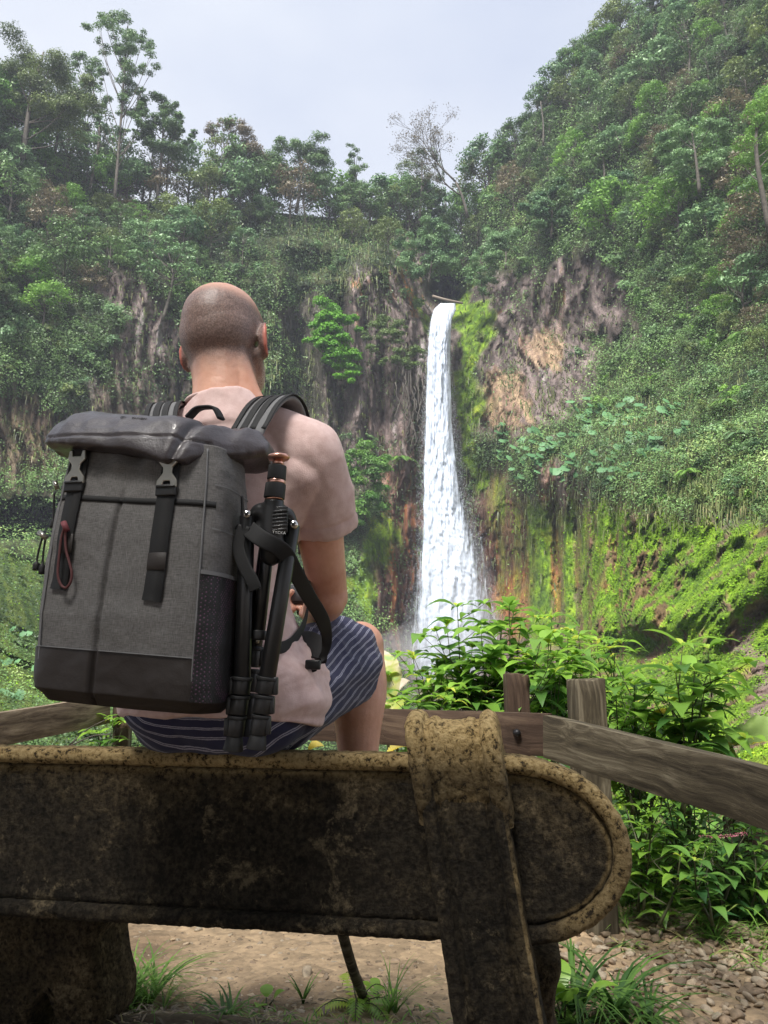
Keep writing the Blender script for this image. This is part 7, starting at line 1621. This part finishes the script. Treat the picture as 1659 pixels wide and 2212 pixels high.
for s, nm in ((1, 'shoulder_strap'), (-1, 'shoulder_strap')):
    S = RS if s > 0 else LS; x = lambda e: -.12+s*e
    pts = [W3(x(.080), .150, 1.27), W3(x(.088), .132, 1.330), W3(x(.105), .092, 1.395), W3(x(.118), .040, 1.428), W3(x(.122), -.03, 1.418), W3(x(.118), -.085, 1.36), W3(x(.120), -.125, 1.26), W3(x(.130), -.13, 1.14)]
    wd = [tuple(BE)]*8; mb = MB(); ribbon(mb, [Mi @ Vector(p) for p in pts], .064, .011, (1, 0, 0), 60, ([0, .5, .8, 1], [1, 1, .8, .5])); pad_ = mb.build(nm, M_PAD, PK, True); mb = MB(); ribbon(mb, [Mi @ Vector(W3(x(a), b, c)) for a, b, c in ((.13, -.13, 1.15), (.145, -.10, 1.02), (.15, .02, .95), (.13, .12, .93))], .022, .003, (0, 0, 1)); mb.build('strap_webbing', M_WEB, PK, True)
    for off in (-.030, .030, .008, -.010):
        q_ = [W3(x(a-.0)+off*1, n, z) for a, n, z in ((.088,.1355,1.336),(.105,.0965,1.4005),(.118,.041,1.4335),(.122,-.034,1.4235),(.118,-.094,1.364),(.120,-.134,1.26))]; mb = MB(); ribbon(mb, [Mi @ Vector(p) for p in q_], .010 if abs(off) > .02 else .014, .0025, (1, 0, 0), 50); mb.build('strap_webbing', M_WEB, pad_, True)
# side mesh pocket, black seams of the right side panel
def side_shell(name, t0, t1, a0, a1, off, mat, nt_=60, na=60):
    V, q, idx = bag_shell(t0, t1, off, nt_, na, a0, a1, False); mb = MB(); mb.add(shear(V), q[:, ::1]); return mb.build(name, mat, PK, True)
def mesh_mat():
    m, t, b = new_mat('purple_black_mesh'); co = N(t, 'ShaderNodeTexCoord'); mp_ = N(t, 'ShaderNodeMapping'); mp_.inputs['Rotation'].default_value = (R(45), 0, 0); t.links.new(co.outputs['Object'], mp_.inputs[0]); vo = N(t, 'ShaderNodeTexVoronoi', Scale=210.0, Randomness=.25); t.links.new(mp_.outputs[0], vo.inputs['Vector'])
    r = N(t, 'ShaderNodeValToRGB'); e = r.color_ramp.elements; e[0].position = .22; e[0].color = (.10, .045, .085, 1); e[1].position = .36; e[1].color = (.008, .008, .009, 1); t.links.new(vo.outputs['Distance'], r.inputs[0]); t.links.new(r.outputs[0], b.inputs['Base Color']); b.inputs['Roughness'].default_value = .6
    bp = N(t, 'ShaderNodeBump', Strength=.6, Distance=.001); t.links.new(vo.outputs['Distance'], bp.inputs['Height']); t.links.new(bp.outputs[0], b.inputs['Normal']); return m
side_shell('mesh_pocket', .02, .50, R(-46), R(58), .0045, mesh_mat())
side_shell('pocket_binding', .485, .50, R(-46), R(58), .0062, M_PIPE, 4)
side_shell('side_seam', .66, .665, R(-40), R(38), .0012, M_PIPE, 4); side_shell('side_seam', .835, .840, R(-40), R(50), .0012, M_PIPE, 4)
side_shell('purple_lining', .50, .58, R(18), R(40), .003, simple('purple_nylon', (.22, .05, .15), .5), 12, 12)
side_shell('side_zip', .60, .84, R(10), R(17), .0015, M_WEB, 20, 4)
mb = MB()
for s in (-1, 1):
    mb = MB(); a = R(-46) if s > 0 else R(-134); t = np.linspace(.03, .98, 60); x, y, z = bag_pt(np.full(60, a), t, .0015); tube(mb, shear(np.stack([x, y, z], -1)), .0016, 6); mb.build('edge_piping', M_PIPE, PK, True)
# back pad against the wearer
mb = MB(); box(mb, (0, BD/2+.018, .20), (.215, .034, .37)); o = mb.build('back_pad', M_WEB, PK); bevel(o, .014, 4)
# black webbing that runs past the tripod and loops to the hip
mb = MB(); pts = [P(520, 1128, 1.27), P(560, 1160, 1.235), P(612, 1192, 1.245), P(640, 1240, 1.29), P(668, 1290, 1.36), P(695, 1335, 1.42), P(706, 1372, 1.47), P(703, 1405, 1.48), P(690, 1430, 1.48), P(676, 1444, 1.46)]
ribbon(mb, [Mi @ p for p in pts], .025, .0022, Mi.to_3x3() @ Vector((.75, 0, .65)), 90, ([0, .6, .8, 1], [1.15, 1.05, .6, .45])); mb.build('hip_strap', M_WEB, PK, True)
mb = MB(); ribbon(mb, [Mi @ p for p in (P(672, 1452, 1.47), P(690, 1420, 1.49), P(685, 1392, 1.52), P(668, 1378, 1.56), P(645, 1375, 1.60))], .032, .003, Mi.to_3x3() @ Vector((.3, .6, .7)), 30); mb.build('hip_strap', M_WEB, PK, True)
mb = MB(); box(mb, Mi @ P(676, 1436, 1.455), (.030, .008, .018)); bevel(mb.build('buckle', M_BLK, PK), .003, 2)
mb = MB(); ribbon(mb, [Mi @ p for p in (P(528, 1135, 1.25), P(515, 1175, 1.25), P(524, 1215, 1.245), P(545, 1255, 1.24), P(552, 1275, 1.24))], .022, .002, (1, 0, 0), 30); mb.build('side_strap', M_WEB, PK, True)
# ============================================================ tripod lashed to the side
tp0 = P(560, 1400, 1.285); TPD = empty('tripod', tp0); tag(TPD, 'folded black tripod with copper rings strapped upright to the side of the backpack', 'tripod')
def tl(u, v, Y): return P(u, v, Y+.085)-tp0
mb = MB(); a, b = tl(603, 986, 1.17), tl(600, 1004, 1.17); ax = (a-b).normalized()
tube(mb, [tl(602, 984, 1.17), tl(602, 989, 1.17), tl(602, 993, 1.17)], [.0180, .0190, .0165], 36); tube(mb, [tl(602, 993, 1.17), tl(600, 1006, 1.17)], [.0085, .0100], 24); mb.build('top_plate', M_COP, TPD, True)
def seg(name, mat, A, Bp, r0, r1, k=32, n=2): mb = MB(); tube(mb, np.linspace(tuple(A), tuple(Bp), max(n, 2)), np.linspace(r0, r1, max(n, 2)), k); o = mb.build(name, mat, TPD, True); bevel(o, .0012, 2, 40); return o
def grip_mat():
    m, t, b = new_mat('ribbed_rubber'); b.inputs['Base Color'].default_value = (.014, .014, .015, 1); b.inputs['Roughness'].default_value = .55; co = N(t, 'ShaderNodeTexCoord'); wv = N(t, 'ShaderNodeTexWave', Scale=260.0); wv.bands_direction = 'X'; t.links.new(co.outputs['Object'], wv.inputs['Vector']); bp = N(t, 'ShaderNodeBump', Strength=.8, Distance=.001); t.links.new(wv.outputs[0], bp.inputs['Height']); t.links.new(bp.outputs[0], b.inputs['Normal']); return m
MG = grip_mat()
seg('twist_grip', MG, tl(600, 1006, 1.17), tl(597, 1037, 1.17), .0152, .0158); seg('copper_ring', M_COP, tl(597, 1037, 1.17), tl(596.5, 1045, 1.17), .0150, .0152); seg('twist_grip', MG, tl(596, 1045, 1.17), tl(592, 1077, 1.17), .0172, .0176); seg('copper_ring', M_COP, tl(592, 1077, 1.17), tl(592, 1081, 1.17), .0160, .0150)
seg('centre_column', M_TRI, tl(592, 1081, 1.17), tl(590, 1140, 1.175), .0165, .0165); seg('centre_column', M_TRI, tl(583, 1140, 1.185), tl(559, 1362, 1.20), .0108, .0108); seg('column_lock', M_BLK, tl(560, 1362, 1.20), tl(558, 1382, 1.20), .0145, .0140); seg('hook', M_MET, tl(556, 1382, 1.20), tl(555, 1390, 1.20), .004, .003, 12)
# hinge yoke
yk = MB(); limb(yk, [tl(545, 1128, 1.19), tl(562, 1105, 1.18), tl(590, 1118, 1.18), tl(618, 1112, 1.18), tl(632, 1135, 1.19)], (.011, .015, .021, .014, .010), n=24); limb(yk, [tl(590, 1100, 1.175), tl(588, 1160, 1.18), tl(585, 1200, 1.185)], (.020, .023, .018), n=16); limb(yk, [tl(566, 1150, 1.18), tl(600, 1180, 1.18)], (.018, .018))
remeshed('hinge_yoke', yk, .003, 3, M_BLK, None).parent = TPD
mb = MB(); c = tl(604, 1122, 1.155)
for k in range(6): box(mb, c+Vector((0, 0, .014-.0062*k)), (.024, .004, .0032), Matrix.Rotation(R(-6), 3, 'Y'))
box(mb, c+Vector((0, .003, 0)), (.026, .003, .044)); bevel(mb.build('release_lever', simple('satin_black', (.03, .03, .032), .25), TPD), .0008, 2)
text_mesh('TYCKA', .0062, simple('white_print', (.75, .75, .75), .5), 'maker_word', c+Vector((0, -.0024, -.0185-.004)), (1, 0, -.08), (0, -.1, 1), TPD, .0002)
for (u, v) in ((533, 1111), (634, 1133)):
    mb = MB(); p = tl(u, v, 1.165); tube(mb, [p+Vector((0, .010, 0)), p, p+Vector((0, -.004, 0))], [.0075, .0078, .0050], 20); mb.build('hinge_bolt', simple('bright_steel', (.65, .63, .62), .2, 1.0), TPD, True)
    mb = MB(); p2 = p+Vector((0, -.0045, 0)); tube(mb, [p2+Vector((0, .003, 0)), p2], .0032, 6); mb.build('hex_socket', M_BLK2, TPD)
for (A, Bq, C) in (((534, 1115, 1.175), (523, 1465, 1.185), (503, 1622, 1.19)), ((632, 1135, 1.18), (577, 1465, 1.18), (553, 1618, 1.185)), ((580, 1150, 1.215), (548, 1400, 1.225), (530, 1590, 1.225))):
    lg = empty('leg', tuple(tl(*A))); lg.parent = TPD
    a, b, c_ = tl(*A), tl(*Bq), tl(*C); 
    def sg(nm, mat, p, q, r0, r1, k=28): mb = MB(); tube(mb, [p-a, p*.5+q*.5-a, q-a], [r0, (r0+r1)/2, r1], k); o = mb.build(nm, mat, lg, True); bevel(o, .001, 2, 40); return o
    sg('tube', M_TRI, a, b, .0128, .0138); D = (c_-b)
    for (f0, f1, r) in ((0, .22, .0158), (.26, .50, .0150), (.54, .80, .0140)):
        p, q = b+D*f0, b+D*f1; sg('leg_lock', M_BLK, p, q, r, r*.98); sg('leg_lock', M_BLK2, b+D*(f0-.02), b+D*(f0+.03), r*1.12, r*1.12)
        mb = MB(); box(mb, (p*.5+q*.5)-a+Vector((r*(-1 if A[0] < 560 else 1), -.002, 0)), (.008, .013, .028)); bevel(mb.build('lock_lever', M_BLK, lg), .002, 2)
    sg('rubber_foot', M_BLK2, b+D*.80, b+D*1.0, .0125, .0165)
